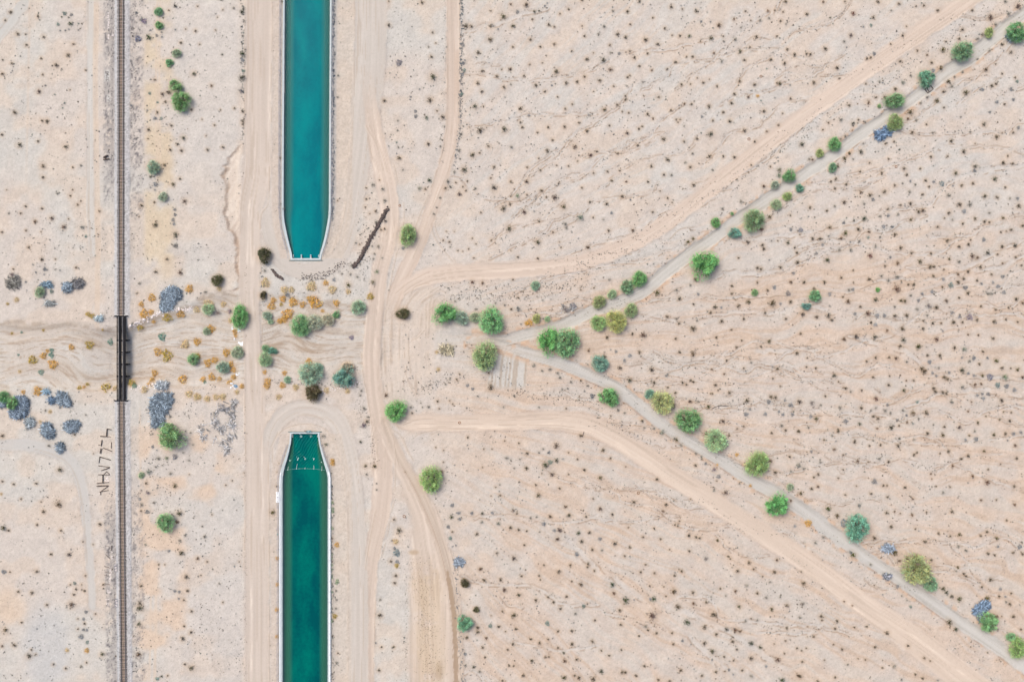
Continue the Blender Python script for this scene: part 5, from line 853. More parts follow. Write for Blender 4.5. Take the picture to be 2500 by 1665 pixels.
# ------------------------------------------------------------------ canals
WATER_Z = -0.42
def slope_of(y, up): return np.interp(y, [505, 631], [1.5, .12]) if up else np.interp(y, [1058, 1165], [.12, 1.5])
def canal(tab, up, label, yend):
    ys = []
    for (a, b) in zip(tab, tab[1:]):
        n = max(1, min(12, int((b[0] - a[0]) / 12))); ys += list(np.linspace(a[0], b[0], n, endpoint=False))
    ys.append(tab[-1][0])
    root = empty('concrete_canal', P(750, 300 if up else 1400, 0), label, 'canal')
    ox, oy, _ = root.location
    # lining
    V = []; F = []
    BOT = -4.2
    for y in ys:
        l, r = cedge(tab, y); s = slope_of(y, up)
        dlt = min((WATER_Z - BOT) * s / S, (r - l) / 2 - 2)
        dry = (0.1 - WATER_Z) * s / S
        for (px, z) in ((l - min(dry, 3.0), .10), (l, WATER_Z), (l + dlt, BOT), (r - dlt, BOT), (r, WATER_Z), (r + min(dry, 3.0), .10)):
            V.append((wx(px) - ox, wy(y) - oy, z))
    for i in range(len(ys) - 1):
        for k in range(5):
            a = i * 6 + k; F.append((a, a + 6, a + 7, a + 1))
    me = bpy.data.meshes.new('lining'); me.from_pydata(V, [], F); me.update()
    link('lining', me, M_CONC2, root)
    # coping slabs either side
    for side in (0, 1):
        V = []; F = []
        for y in ys:
            e = cedge(tab, y)[side]; sg = -1 if side == 0 else 1
            if up: w = np.interp(y, [0, 500, 560, 631], [4.2, 4.5, 6.5, 5.0])
            else: w = np.interp(y, [1058, 1090, 1130, 1165], [3.5, 4.0, 7.0, 8.2])
            inn = np.interp(y, [500, 560, 631], [2.0, 1.4, .6]) if up else np.interp(y, [1058, 1110, 1165], [.6, 1.4, 2.2])
            if side == 1: inn *= .3
            a = e + sg * inn; b = e + sg * (inn + w)
            for (px, z) in ((a, -.12), (a, .20), (b, .20), (b, -.12)): V.append((wx(px) - ox, wy(y) - oy, z))
        for i in range(len(ys) - 1):
            for k in range(4):
                a = i * 4 + k; b = i * 4 + (k + 1) % 4
                F.append((a, b, b + 4, a + 4) if side else (a, a + 4, b + 4, b))
        F.append((0, 1, 2, 3)); n = len(V); F.append((n - 1, n - 2, n - 3, n - 4))
        me = bpy.data.meshes.new('coping'); me.from_pydata(V, [], F); me.update()
        link('coping', me, M_CONC, root)
        if not up:          # raised kerb along the outer part of the slab
            V = []; F = []
            yk = [y for y in ys if y > 1150]
            for y in yk:
                e = cedge(tab, y)[side]; sg = -1 if side == 0 else 1; a = e + sg * (6.2 if side == 0 else 4.2); b = e + sg * (9.2 if side == 0 else 7.6)
                for (px, z) in ((a, .18), (a, .34), (b, .34), (b, .18)): V.append((wx(px) - ox, wy(y) - oy, z))
            for i in range(len(yk) - 1):
                for k in range(4):
                    a = i * 4 + k; b = i * 4 + (k + 1) % 4
                    F.append((a, b, b + 4, a + 4) if side else (a, a + 4, b + 4, b))
            me = bpy.data.meshes.new('kerb'); me.from_pydata(V, [], F); me.update(); link('kerb', me, M_WHITE, root)
    # headwall
    l, r = cedge(tab, yend); yo = yend + (4.2 if up else -3.6)
    mb = MB(); yc = (yend + yo) / 2
    mb.box((wx((l + r) / 2) - ox, wy(yc) - oy, -2.0), ((r - l + 9) * S, abs(yo - yend) * S, 4.5))
    mb.link('headwall', M_CONC, root)
    mb = MB(); yb = yo + (1.2 if up else -1.0)
    mb.box((wx((l + r) / 2) - ox, wy(yb) - oy, .02), ((r - l + 18) * S, 1.6 * S, .3))
    mb.link('apron', M_CONC2, root)
    for sx in (l, r):       # climbing rungs in the side walls by the headwall
        for k in range(3):
            y = yend - (3 + 2.6 * k) * (1 if up else -1)
            MB().box((wx(sx + (1.3 if sx == l else -1.3)) - ox, wy(y) - oy, -.1), (2.0 * S, .9 * S, .06)).link('rung', M_WHITE, root)
    if up:
        for px in (736.1, 758.9):
            mb = MB(); mb.box((wx(px) - ox, wy(628) - oy, -1.9), (1.1 * S, 7.5 * S, 3.9)); pr = mb.link('pier', M_CONC, root)
            mb = MB(); mb.prism([(wx(px) - ox + 2.6 * S * s, wy(yy) - oy) for s, yy in ((-1, 631), (1, 631), (.15, 627.5), (-.15, 627.5))], -.1, .16); mb.link('pier_foot', M_CONC, pr)
            for yy in (623.4, 627.2):
                mb = MB(); mb.tube([(wx(px) - ox, wy(yy) - oy, -.2), (wx(px) - ox, wy(yy) - oy, .25), (wx(px) - ox, wy(yy) - oy, .33)], [.19, .19, .10], 10); mb.link('bollard', M_WHITE, pr)
    else:                   # slab where the left coping widens
        mb = MB(); mb.box((wx(679.0) - ox, wy(1213) - oy, .17), (9 * S, 26 * S, .34)); sl = mb.link('landing', M_WHITE, root)
        for yy in (1201.5, 1213): MB().box((wx(679.5) - ox, wy(yy) - oy, .42), (.9 * S, 1.2 * S, .16)).link('bracket', M_GALV, sl)
    # water
    V = []; F = []; dep = []; rip = []; NC = 44
    ya = [y for y in ys if -1200 < y < 2800]
    if up: ya = [-1200.0] + ya
    for y in ya:
        l, r = cedge(tab, y); s = slope_of(y, up)
        for k in range(NC + 1):
            t = k / NC; t = .5 - .5 * math.cos(math.pi * t); px = l - .6 + t * (r - l + 1.2)
            d = min(px - l, r - px) * S
            dep.append(max(0, min(d / s, 3.78))); rip.append(float(np.interp(y, [1058, 1075, 1120, 1150], [1, 1, .8, .12])) if not up else .05)
            V.append((wx(px), wy(y), WATER_Z))
    for i in range(len(ya) - 1):
        for k in range(NC):
            a = i * (NC + 1) + k; F.append((a, a + NC + 1, a + NC + 2, a + 1))
    me = np_mesh('canal_water', V, F, smooth=True, fattr={'depth': dep, 'ripple': rip})
    tag(link('canal_water', me, water_mat(up)), kind='structure')
    return root
def water_mat(up):
    m, t, b = new_mat('canal_water'); n = t.nodes; n.remove(b)
    at = n.new('ShaderNodeAttribute'); at.attribute_name = 'depth'
    rp = n.new('ShaderNodeAttribute'); rp.attribute_name = 'ripple'
    ge = n.new('ShaderNodeNewGeometry')
    # turbidity: the deeper the water, the more of its own colour and the less of the lining
    e = n.new('ShaderNodeMath'); e.operation = 'MULTIPLY'; e.inputs[1].default_value = -1.1; t.links.new(at.outputs['Fac'], e.inputs[0])
    ex = n.new('ShaderNodeMath'); ex.operation = 'EXPONENT'; t.links.new(e.outputs[0], ex.inputs[0])
    fac = n.new('ShaderNodeMath'); fac.operation = 'SUBTRACT'; fac.inputs[0].default_value = 1.0; t.links.new(ex.outputs[0], fac.inputs[1])
    sc = n.new('ShaderNodeMapping'); sc.inputs['Scale'].default_value = (.16, .055, .1); t.links.new(ge.outputs['Position'], sc.inputs['Vector'])
    nz = n.new('ShaderNodeTexNoise'); nz.inputs['Scale'].default_value = 1.0; nz.inputs['Detail'].default_value = 5; t.links.new(sc.outputs[0], nz.inputs['Vector'])
    cr = n.new('ShaderNodeValToRGB')
    c0, c1 = ((0, 118, 132), (0, 140, 146)) if up else ((0, 88, 94), (0, 120, 110))
    cr.color_ramp.elements[0].position = .36; cr.color_ramp.elements[0].color = (*alb(c0), 1)
    cr.color_ramp.elements[1].position = .66; cr.color_ramp.elements[1].color = (*alb(c1), 1)
    n2_ = n.new('ShaderNodeTexNoise'); n2_.inputs['Scale'].default_value = 1.1; n2_.inputs['Detail'].default_value = 3; t.links.new(ge.outputs['Position'], n2_.inputs['Vector'])
    mm_ = n.new('ShaderNodeMath'); mm_.operation = 'MULTIPLY_ADD'; mm_.inputs[1].default_value = .30; t.links.new(n2_.outputs['Fac'], mm_.inputs[0]); t.links.new(nz.outputs['Fac'], mm_.inputs[2])
    ms_ = n.new('ShaderNodeMath'); ms_.operation = 'SUBTRACT'; ms_.inputs[1].default_value = .15; t.links.new(mm_.outputs[0], ms_.inputs[0]); t.links.new(ms_.outputs[0], cr.inputs[0])
    # silt suspended over the shallows turns the edge grey-green
    sh = n.new('ShaderNodeMapRange'); sh.inputs['From Min'].default_value = 1.15; sh.inputs['From Max'].default_value = 2.25; t.links.new(at.outputs['Fac'], sh.inputs['Value'])
    mx = n.new('ShaderNodeMix'); mx.data_type = 'RGBA'; mx.inputs['A'].default_value = (*alb((66, 138, 136) if up else (62, 126, 106)), 1)
    t.links.new(sh.outputs[0], mx.inputs['Factor']); t.links.new(cr.outputs[0], mx.inputs['B'])
    df = n.new('ShaderNodeBsdfDiffuse'); t.links.new(mx.outputs['Result'], df.inputs['Color'])
    tr = n.new('ShaderNodeBsdfTransparent'); tr.inputs['Color'].default_value = (.62, .82, .80, 1)
    ms = n.new('ShaderNodeMixShader'); t.links.new(fac.outputs[0], ms.inputs[0]); t.links.new(tr.outputs[0], ms.inputs[1]); t.links.new(df.outputs[0], ms.inputs[2])
    # surface
    wv = n.new('ShaderNodeTexWave'); wv.wave_type = 'BANDS'; wv.bands_direction = 'X'; wv.inputs['Scale'].default_value = .35; wv.inputs['Distortion'].default_value = 11; wv.inputs['Detail'].default_value = 2; wv.inputs['Detail Scale'].default_value = .5
    mp = n.new('ShaderNodeMapping'); mp.inputs['Rotation'].default_value = (0, 0, math.radians(35)); t.links.new(ge.outputs['Position'], mp.inputs['Vector']); t.links.new(mp.outputs[0], wv.inputs['Vector'])
    rn = n.new('ShaderNodeTexNoise'); rn.inputs['Scale'].default_value = 1.6; rn.inputs['Detail'].default_value = 3; t.links.new(ge.outputs['Position'], rn.inputs['Vector'])
    ad = n.new('ShaderNodeMath'); ad.operation = 'MULTIPLY_ADD'; ad.inputs[1].default_value = .55; t.links.new(rn.outputs['Fac'], ad.inputs[0]); t.links.new(wv.outputs['Fac'], ad.inputs[2])
    hh = n.new('ShaderNodeMath'); hh.operation = 'MULTIPLY'; t.links.new(ad.outputs[0], hh.inputs[0]); t.links.new(rp.outputs['Fac'], hh.inputs[1])
    bp = n.new('ShaderNodeBump'); bp.inputs['Strength'].default_value = .9; bp.inputs['Distance'].default_value = .13; t.links.new(hh.outputs[0], bp.inputs['Height'])
    t.links.new(bp.outputs[0], df.inputs['Normal'])
    gl_ = n.new('ShaderNodeBsdfGlossy'); gl_.inputs['Roughness'].default_value = .06; t.links.new(bp.outputs[0], gl_.inputs['Normal'])
    fr = n.new('ShaderNodeFresnel'); fr.inputs['IOR'].default_value = 1.11; t.links.new(bp.outputs[0], fr.inputs['Normal'])
    m2 = n.new('ShaderNodeMixShader'); fm_ = n.new('ShaderNodeMath'); fm_.operation = 'MULTIPLY'; fm_.inputs[1].default_value = .6; t.links.new(fr.outputs[0], fm_.inputs[0]); t.links.new(fm_.outputs[0], m2.inputs[0]); t.links.new(ms.outputs[0], m2.inputs[1]); t.links.new(gl_.outputs[0], m2.inputs[2])
    t.links.new(m2.outputs[0], n['Material Output'].inputs['Surface'])
    return m
canal(CAN_U, True, 'upper concrete-lined canal of turquoise water ending at a headwall with two white piers', 631)
canal(CAN_L, False, 'lower concrete-lined canal of darker green water starting at a headwall below a small sign', 1058.5)

# sign on the lower headwall
sg = empty('aerial_sign', P(754.9, 1052.6, .0), 'small teal sign with the white number 38 4 behind the lower canal headwall', 'sign')
MB().box((0, 0, .55), (11.0 * S, 5.0 * S, .06)).link('panel', M_SIGN, sg)
for dx in (-.55, .55): MB().box((dx, 0, .26), (.08, .08, .52)).link('post', M_GALV, sg)
fc = bpy.data.curves.new('number', 'FONT'); fc.body = '38 4'; fc.size = .66; fc.align_x = 'CENTER'; fc.align_y = 'CENTER'; fc.extrude = .01
fo = bpy.data.objects.new('number', fc); COL.objects.link(fo)
bpy.context.view_layer.update()
fm = bpy.data.meshes.new_from_object(fo.evaluated_get(bpy.context.evaluated_depsgraph_get())); bpy.data.objects.remove(fo)
link('number', fm, M_WHITE, sg, (0, 0, .595))
# small brown post beside the sign
MB().tube([(0, 0, 0), (0.02, .05, .8), (0.05, .12, 1.1)], [.12, .10, .22], 7).link('marker_post', M_LOG2, None, P(746, 1052.5, 0))
tag(bpy.data.objects['marker_post'], 'short brown post just left of the teal number sign', 'post')

# safety boom and the foam it makes
bm_ = empty('safety_boom', P(745, 1145, WATER_Z), 'rope with white floats strung across the lower canal', 'boom')
ox, oy, oz = bm_.location
rp = [(692, 1148), (701.5, 1147), (723, 1144.6), (744, 1144), (765.5, 1144.8), (785, 1147.2), (797, 1149)]
mb = MB(); mb.tube([(wx(a) - ox, wy(b) - oy, .03) for a, b in rp], .03, 5); mb.link('rope', M_FOAM, bm_)
for (a, b), (a2, b2) in zip(rp[1:6], ((703.5, 1139), (725, 1132), (744.2, 1141.5), (765.4, 1136.2), (785.2, 1138))):
    MB().tube([(wx(a) - ox, wy(b + 1) - oy, .06), (wx(a) - ox, wy(b - .6) - oy, .06)], .10, 8).link('float', M_WHITE, bm_)
    MB().tube([(wx(a) - ox, wy(b) - oy, .05), (wx(a2) - ox, wy(a2 * 0 + b2) - oy, .05)], .045, 5).link('line', M_WHITE, bm_)
def foam(strokes, label, w=.10):
    mb = MB()
    for s in strokes:
        pts = [np.array((wx(660 + a / 11.2), wy(1030 + b / 11.2))) for a, b in s]
        for p, q in zip(pts, pts[1:]):
            d = q - p; l = np.linalg.norm(d); n_ = max(2, int(l / .35))
            for k in range(n_):
                c = p + d * (k + rnd.random()) / n_
                mb.box((c[0] + rnd.uniform(-.06, .06), c[1] + rnd.uniform(-.06, .06), WATER_Z + .012), (rnd.uniform(.6, 1.3) * w * 2, rnd.uniform(.6, 1.3) * w * 2, .02), rnd.random() * 3)
    o = mb.link('foam', M_FOAM); return tag(o, label, 'foam', kind='stuff')
foam([[(710, 955), (745, 1030), (768, 970)], [(745, 1030), (742, 1050)], [(915, 960), (948, 1010), (965, 985)], [(948, 1010), (946, 1035)], [(1165, 980), (1188, 1020), (1212, 990)], [(1188, 1020), (1182, 1050)], [(510, 1040), (535, 1060), (555, 1040)], [(1395, 1085), (1402, 1105)]], 'white wakes behind a row of floats in the lower canal')
foam([[(790, 330), (815, 345)], [(795, 400), (830, 375), (865, 400), (830, 420), (800, 405)], [(1065, 405), (1095, 375), (1130, 385), (1100, 415), (1070, 412)], [(820, 390), (850, 400)], [(1085, 395), (1115, 400)]], 'two pale boils of foam at the lower canal headwall', .13)
for (a, b) in ((745, 1032), (948, 1012), (1186, 1022), (535, 1060), (1402, 1095)):
    o = MB().tube([(0, -.16, .05), (0, .16, .05)], .10, 7).link('buoy', M_WHITE, None, P(660 + a / 11.2, 1030 + b / 11.2, WATER_Z))
    tag(o, 'small white buoy at the point of a V-shaped wake', 'buoy', 'buoys upstream of the boom')

# fences along the canal
def fence(x_of, ya, yb, label, post=25.0):
    root = empty('chain_link_fence', (wx(x_of((ya + yb) / 2)), wy((ya + yb) / 2), 0), label, 'fence'); ox, oy, _ = root.location
    n = int((yb - ya) / post); pm_ = MB(); pm_.tube([(0, 0, -.1), (0, 0, 1.9), (-.35, .22, 2.25)], [.05, .05, .035], 6); pme = pm_.mesh('post')
    for i in range(n + 1):
        y = ya + (yb - ya) * i / n; link('post', pme, M_GALV, root, (wx(x_of(y)) - ox, wy(y) - oy, 0))
    V = []; F = []
    def wire(p, q, r):
        b = len(V); d = np.array(q) - np.array(p); d = d / np.linalg.norm(d); u = np.cross(d, (1, 0, 0)); u /= np.linalg.norm(u)
        for c in (p, q):
            for k in range(3):
                a = 2.1 * k; V.append(tuple(np.array(c) + r * (math.cos(a) * np.array((1, 0, 0)) + math.sin(a) * u)))
        for k in range(3): F.append((b + k, b + (k + 1) % 3, b + 3 + (k + 1) % 3, b + 3 + k))
    seg = 40
    for i in range(seg):
        y0 = ya + (yb - ya) * i / seg; y1 = ya + (yb - ya) * (i + 1) / seg
        a = (wx(x_of(y0)) - ox, wy(y0) - oy); b = (wx(x_of(y1)) - ox, wy(y1) - oy)
        for z in (.06, 1.9): wire((*a, z), (*b, z), .03)
    n2_ = int((yb - ya) * S / .42)
    for i in range(n2_):
        for dr in (-1, 1):
            y0 = ya + (yb - ya) * i / n2_; y1 = min(max(y0 + dr * 1.85 / S, ya), yb)
            if abs(y1 - y0) < 1: continue
            wire((wx(x_of(y0)) - ox, wy(y0) - oy, .06), (wx(x_of(y1)) - ox, wy(y1) - oy, .06 + 1.84 * abs(y1 - y0) * S / 1.85), .011)
    me = bpy.data.meshes.new('chain_link'); me.from_pydata(V, [], F); me.update()
    link('chain_link', me, M_GALV, root)['kind'] = 'stuff'
fence(lambda y: float(np.interp(y, [-60, 250, 500, 560, 590, 610], [686.6, 684.2, 682.8, 688, 695, 700])), -50, 610, 'galvanised chain-link fence along the left bank of the upper canal')
fence(lambda y: float(np.interp(y, [-60, 500, 540, 600, 630], [815, 812, 809, 797, 787])), -50, 625, 'galvanised chain-link fence along the right bank of the upper canal, tumbleweed against it')
fence(lambda y: float(np.interp(y, [1085, 1110, 1150, 1190, 1720], [703, 694, 683, 680.5, 679.8])), 1085, 1720, 'galvanised chain-link fence along the left kerb of the lower canal')
fence(lambda y: float(np.interp(y, [1085, 1110, 1150, 1720], [787, 794, 808.5, 808.8])), 1085, 1720, 'galvanised chain-link fence along the right kerb of the lower canal')

# ------------------------------------------------------------------ railway
trk = empty('railway_track', (wx(296.7), 0, 0), 'single railway track of steel rails on dark wooden sleepers', 'railway'); ox = trk.location[0]
yy = [-900, -400, -60] + list(range(0, 1700, 60)) + [1720, 2200, 2800]
for sd in (-5.1, 5.1):
    mb = MB(); V = []; F = []
    prof = ((-.075, .46), (-.075, .50), (-.02, .51), (-.02, .57), (-.055, .58), (-.055, .63), (.055, .63), (.055, .58), (.02, .57), (.02, .51), (.075, .50), (.075, .46))
    for y in yy:
        c = wx(RX(y) + sd) - ox
        for (a, z) in prof: V.append((c + a, wy(y), z))
    n = len(prof)
    for i in range(len(yy) - 1):
        for k in range(n): F.append((i * n + k, i * n + (k + 1) % n, (i + 1) * n + (k + 1) % n, (i + 1) * n + k))
    me = bpy.data.meshes.new('rail'); me.from_pydata(V, [], F); me.update(); link('rail', me, M_RAIL, trk)
tm = MB().box((0, 0, 0), (2.62, .25, .2)).mesh('sleeper'); tm2 = MB().box((0, 0, 0), (2.95, .25, .2)).mesh('sleeper')
ys_ = np.arange(-300, 1990, 3.43); ys_ = ys_[(ys_ < 769.5) | (ys_ > 979.5)]
order = sorted(ys_, key=lambda y: abs(y - 832)); near = order[:300]; far = MB()
for y in near:
    me = tm2 if rnd.random() < .17 else tm
    o = link('sleeper', me, M_TIE, trk, (wx(RX(y) + rnd.uniform(-.25, .25)) - ox, wy(y + rnd.uniform(-.25, .25)), .275 + rnd.uniform(-.015, .01)))
    o.rotation_euler = (0, 0, rnd.uniform(-.018, .018))
for y in order[300:]: far.box((wx(RX(y) + rnd.uniform(-.25, .25)) - ox, wy(y + rnd.uniform(-.25, .25)), .275 + rnd.uniform(-.01, .01)), (2.95 if rnd.random() < .17 else 2.62, .25, .2), rnd.uniform(-.018, .018))
far.link('sleeper', M_TIE, trk)['kind'] = 'stuff'

# trestle bridge
br = empty('railway_bridge', (wx(297.3), wy(875), 0), 'low black timber trestle carrying the railway over the sandy wash', 'bridge'); ox, oy, _ = br.location
def bx(px): return wx(px) - ox
def by(py): return wy(py) - oy
BT = MB().box((0, 0, 0), (3.1, .26, .24)).mesh('bridge_tie')
y = 773.6
while y < 977:
    o = link('bridge_tie', BT, M_CREO, br, (bx(297.6 + .5 * (y - 772) / 205) + rnd.uniform(-.03, .03), by(y), .335)); y += 3.12
for cx_ in (292.4, 302.9):
    mb = MB()
    for k in (-1, 0, 1): mb.box((bx(cx_ + .5) + k * .30, by(875), -.02), (.26, 206 * S, .44))
    mb.link('stringer', M_CREO, br)
for cx_ in (287.3, 307.9): MB().box((bx(cx_ + .4), by(875), .53), (.2, 206 * S, .15)).link('guard_timber', M_CREO, br)
# a plank walk right of the rails with a handrail post every bent
MB().box((bx(305.6), by(875), .48), (.36, 205 * S, .05)).link('walk_plank', M_CREO, br)
for y in (801.6, 831, 860.4, 889.6, 919, 948):
    cap = MB().box((bx(297.8), by(y), -.43), (4.3, .36, .36)).link('cap', M_CREO, br)
    for k, px in enumerate((-1.75, -1.05, -.35, .35, 1.05, 1.75)):
        bat = .28 * (1 if px > 1.5 else (-1 if px < -1.5 else 0))
        MB().tube([(bx(297.8) + px + bat, by(y), -3.2), (bx(297.8) + px, by(y), -.55)], [.2, .18], 8).link('pile', M_CREO, cap)
    for sgx in (-1, 1):
        MB().tube([(bx(297.8) - 1.9 * sgx, by(y) + .2 * sgx, -.65), (bx(297.8) + 1.95 * sgx, by(y) + .2 * sgx, -2.3)], .09, 4).link('brace', M_CREO, cap)
for y, hh in ((771.9, 1.3), (977.9, 1.3)):
    MB().box((bx(297.4), by(y), -.25), (4.9, .4, hh + .5)).link('end_wall', M_CREO, br)
    for sgx in (-1, 1): MB().tube([(bx(297.4) + 2.3 * sgx, by(y), .30), (bx(297.4) + 2.9 * sgx, by(y + (1.6 if y < 900 else -1.6)), .15)], .12, 5).link('wing_timber', M_CREO, br)

# ------------------------------------------------------------------ plants
def leaf_quads(c, size, asp, rg, out=None, up=.35):
    """n flat leaf sprays: centre c, length size, width size*asp; out = preferred direction"""
    n = len(c); d = rg.normal(size=(n, 3))
    if out is not None: d = d * .75 + out * 1.5
    d /= np.linalg.norm(d, axis=1, keepdims=True) + 1e-9
    nn = rg.normal(size=(n, 3)); nn[:, 2] = np.abs(nn[:, 2]) + up
    w = np.cross(d, nn); w /= np.linalg.norm(w, axis=1, keepdims=True) + 1e-9
    L = (size * rg.uniform(.7, 1.3, n))[:, None] * d * .5; Wd_ = (size * asp * rg.uniform(.7, 1.3, n))[:, None] * w * .5
    return np.stack([c - L - Wd_ * .6, c - L * .2 + Wd_ * -1.0, c + L, c - L * .2 + Wd_], 1)
def cards(parts):
    v = np.concatenate([p.reshape(-1, 3) for p, t in parts]); t = np.concatenate([np.repeat(t, 4, 0) for p, t in parts])
    q = np.arange(len(v)).reshape(-1, 4); return v, q, t
def tint_var(n, rg, lo=.55, hi=1.35, hue=.12):
    k = rg.uniform(lo, hi, n)[:, None]; h = rg.normal(0, hue, n)[:, None]
    return np.clip(np.concatenate([k * (1 + h), k, k * (1 - h * .6)], 1), .05, 3)
def make_tree(seed, loose):
    rg = np.random.default_rng(seed); parts = []
    nl = 46 if not loose else 40
    # lobes of an uneven dome, unit radius
    lob = []
    ph = rg.uniform(0, 6.28, 3)
    while len(lob) < nl:
        a = rg.uniform(0, 6.28); r = math.sqrt(rg.random()) * .9
        lim = .80 + .10 * math.sin(2 * a + ph[0]) + .12 * math.sin(3 * a + ph[1]) + .10 * math.sin(5 * a + ph[2])
        if r > lim: continue
        zt = .95 * math.sqrt(max(.02, 1 - (r / 1.05) ** 2)); z = rg.uniform(.25, 1.0) * zt + .1
        lob.append((r * math.cos(a), r * math.sin(a), z))
    lob = np.array(lob)
    for l in lob:
        n = int(rg.integers(50, 90)) if not loose else int(rg.integers(36, 66))
        rr = rg.uniform(.12, .25)
        p = rg.normal(size=(n, 3)); p /= np.linalg.norm(p, axis=1, keepdims=True); p *= (rg.random((n, 1)) ** .45) * rr; p[:, 2] *= .75
        c = l + p; out = np.concatenate([c[:, :2], (c[:, 2:] - .35) * .8], 1); out /= np.linalg.norm(out, axis=1, keepdims=True) + 1e-6
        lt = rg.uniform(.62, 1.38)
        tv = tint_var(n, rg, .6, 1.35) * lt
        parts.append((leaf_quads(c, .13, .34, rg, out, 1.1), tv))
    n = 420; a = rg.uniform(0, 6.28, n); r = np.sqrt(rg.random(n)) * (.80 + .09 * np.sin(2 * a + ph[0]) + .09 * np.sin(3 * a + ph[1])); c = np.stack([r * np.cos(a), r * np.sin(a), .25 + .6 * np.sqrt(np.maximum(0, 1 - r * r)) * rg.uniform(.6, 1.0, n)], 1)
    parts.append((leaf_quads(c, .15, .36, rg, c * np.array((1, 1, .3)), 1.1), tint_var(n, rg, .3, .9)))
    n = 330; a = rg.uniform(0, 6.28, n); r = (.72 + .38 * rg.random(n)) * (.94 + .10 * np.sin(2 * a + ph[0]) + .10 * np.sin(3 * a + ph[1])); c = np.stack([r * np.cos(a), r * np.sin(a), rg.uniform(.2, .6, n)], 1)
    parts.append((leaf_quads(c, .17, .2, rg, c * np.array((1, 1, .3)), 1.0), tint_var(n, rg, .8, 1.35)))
    if loose:       # wispy sprays sticking out of the crown
        n = 420; a = rg.uniform(0, 6.28, n); r = .55 + .5 * rg.random(n); c = np.stack([r * np.cos(a), r * np.sin(a), rg.uniform(.2, .7, n)], 1)
        parts.append((leaf_quads(c, .20, .16, rg, c * np.array((1, 1, .4)), 1.0), tint_var(n, rg, .8, 1.4)))
    v, q, t = cards(parts)
    crown = np_mesh('crown', v, q, tint=t)
    mb = MB(); stems = 4 if loose else 3
    mb.tube([(0, 0, -.08), (.01, .02, .12), (.02, .03, .22)], [.075, .06, .05], 7)
    for k in range(nl // 2):
        l = lob[k]; m_ = l * .5 + rg.normal(0, .05, 3); mb.tube([(.02, .03, .18), tuple(m_ * np.array((1, 1, .8))), tuple(l)], [.04, .024, .008], 5)
    return crown, mb.mesh('trunk', True)
TREE = [make_tree(50 + i, i % 2 == 1) for i in range(8)]
TONE = {'G': (118, 162, 110), 'M': (130, 163, 124), 'S': (156, 176, 148), 'T': (122, 160, 142), 'O': (150, 164, 118), 'Y': (178, 176, 122), 'K': (104, 100, 76), 'P': (190, 182, 168)}
for i, (x, y, rx, ry, k, lb) in enumerate(TREES):
    R_ = (rx + ry) / 2; big = R_ > 10; hgt = (1.0 if big else .85) * R_ * S
    name = 'mesquite_tree' if big else 'shrub'
    bx_, by_, bz_ = PG(x, y, hgt * .65)
    root = empty(name, (bx_, by_, bz_ - .02), lb, 'tree' if big else 'shrub', 'trees and shrubs of the desert')
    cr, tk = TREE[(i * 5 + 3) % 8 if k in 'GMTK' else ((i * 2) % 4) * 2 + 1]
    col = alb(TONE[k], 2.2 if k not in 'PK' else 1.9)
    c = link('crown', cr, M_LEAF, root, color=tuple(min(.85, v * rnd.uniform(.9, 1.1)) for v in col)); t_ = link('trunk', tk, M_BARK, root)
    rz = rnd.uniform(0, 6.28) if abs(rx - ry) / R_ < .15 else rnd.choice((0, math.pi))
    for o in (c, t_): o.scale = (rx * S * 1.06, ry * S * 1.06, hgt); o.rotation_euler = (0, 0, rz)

def make_bush(seed, n=70, core=1.0):
    """open creosote bush: stems from one root, small leaves thickest at the middle"""
    rg = np.random.default_rng(seed); parts = []
    k = 22; a = rg.uniform(0, 6.28, k); r = rg.uniform(.3, .85, k); tip = np.stack([r * np.cos(a), r * np.sin(a), rg.uniform(.35, .95, k)], 1)
    side = np.stack([-np.sin(a), np.cos(a), np.zeros(k)], 1) * .028; b = tip * .04
    parts.append((np.stack([b - side, b + side, tip + side * .4, tip - side * .4], 1), tint_var(k, rg, .4, .8, .04)))
    a = rg.uniform(0, 6.28, n); r = rg.random(n) ** .8 * .92; lob = 1 + .25 * np.sin(3 * a + rg.uniform(0, 6)); r = r * lob * .9
    z = rg.uniform(.15, .9, n) * (1.1 - .6 * r)
    c = np.stack([r * np.cos(a), r * np.sin(a), z], 1)
    parts.append((leaf_quads(c, .26 * core, .5, rg, c * np.array((1, 1, .5)) * .6), tint_var(n, rg, .55, 1.3, .08)))
    return cards(parts)
def make_dome(seed, n=300):
    """tight rounded shrub"""
    rg = np.random.default_rng(seed); p = rg.normal(size=(n, 3)); p[:, 2] = np.abs(p[:, 2]); p /= np.linalg.norm(p, axis=1, keepdims=True)
    lob = 1 + .18 * np.sin(3 * np.arctan2(p[:, 1], p[:, 0]) + seed) + .1 * np.sin(5 * np.arctan2(p[:, 1], p[:, 0]) + 2 * seed)
    c = p * (.55 + .4 * rg.random((n, 1))) * lob[:, None]; c[:, 2] *= .7
    return cards([(leaf_quads(c, .19, .6, rg, p * .4), tint_var(n, rg, .45, 1.4, .14))])
BUSH = [make_bush(200 + i) for i in range(8)]; DOME = [make_dome(300 + i) for i in range(6)]
BUSH_ME = [np_mesh('creosote_bush', *b[:2], tint=b[2]) for b in BUSH]; DOME_ME = [np_mesh('round_bush', *b[:2], tint=b[2]) for b in DOME]
CT = {'k': (106, 95, 80), 'g': (90, 94, 74), 'b': (140, 144, 152), 't': (120, 148, 142), 'y': (156, 149, 139), 'o': (104, 96, 62), 'r': (124, 98, 80)}
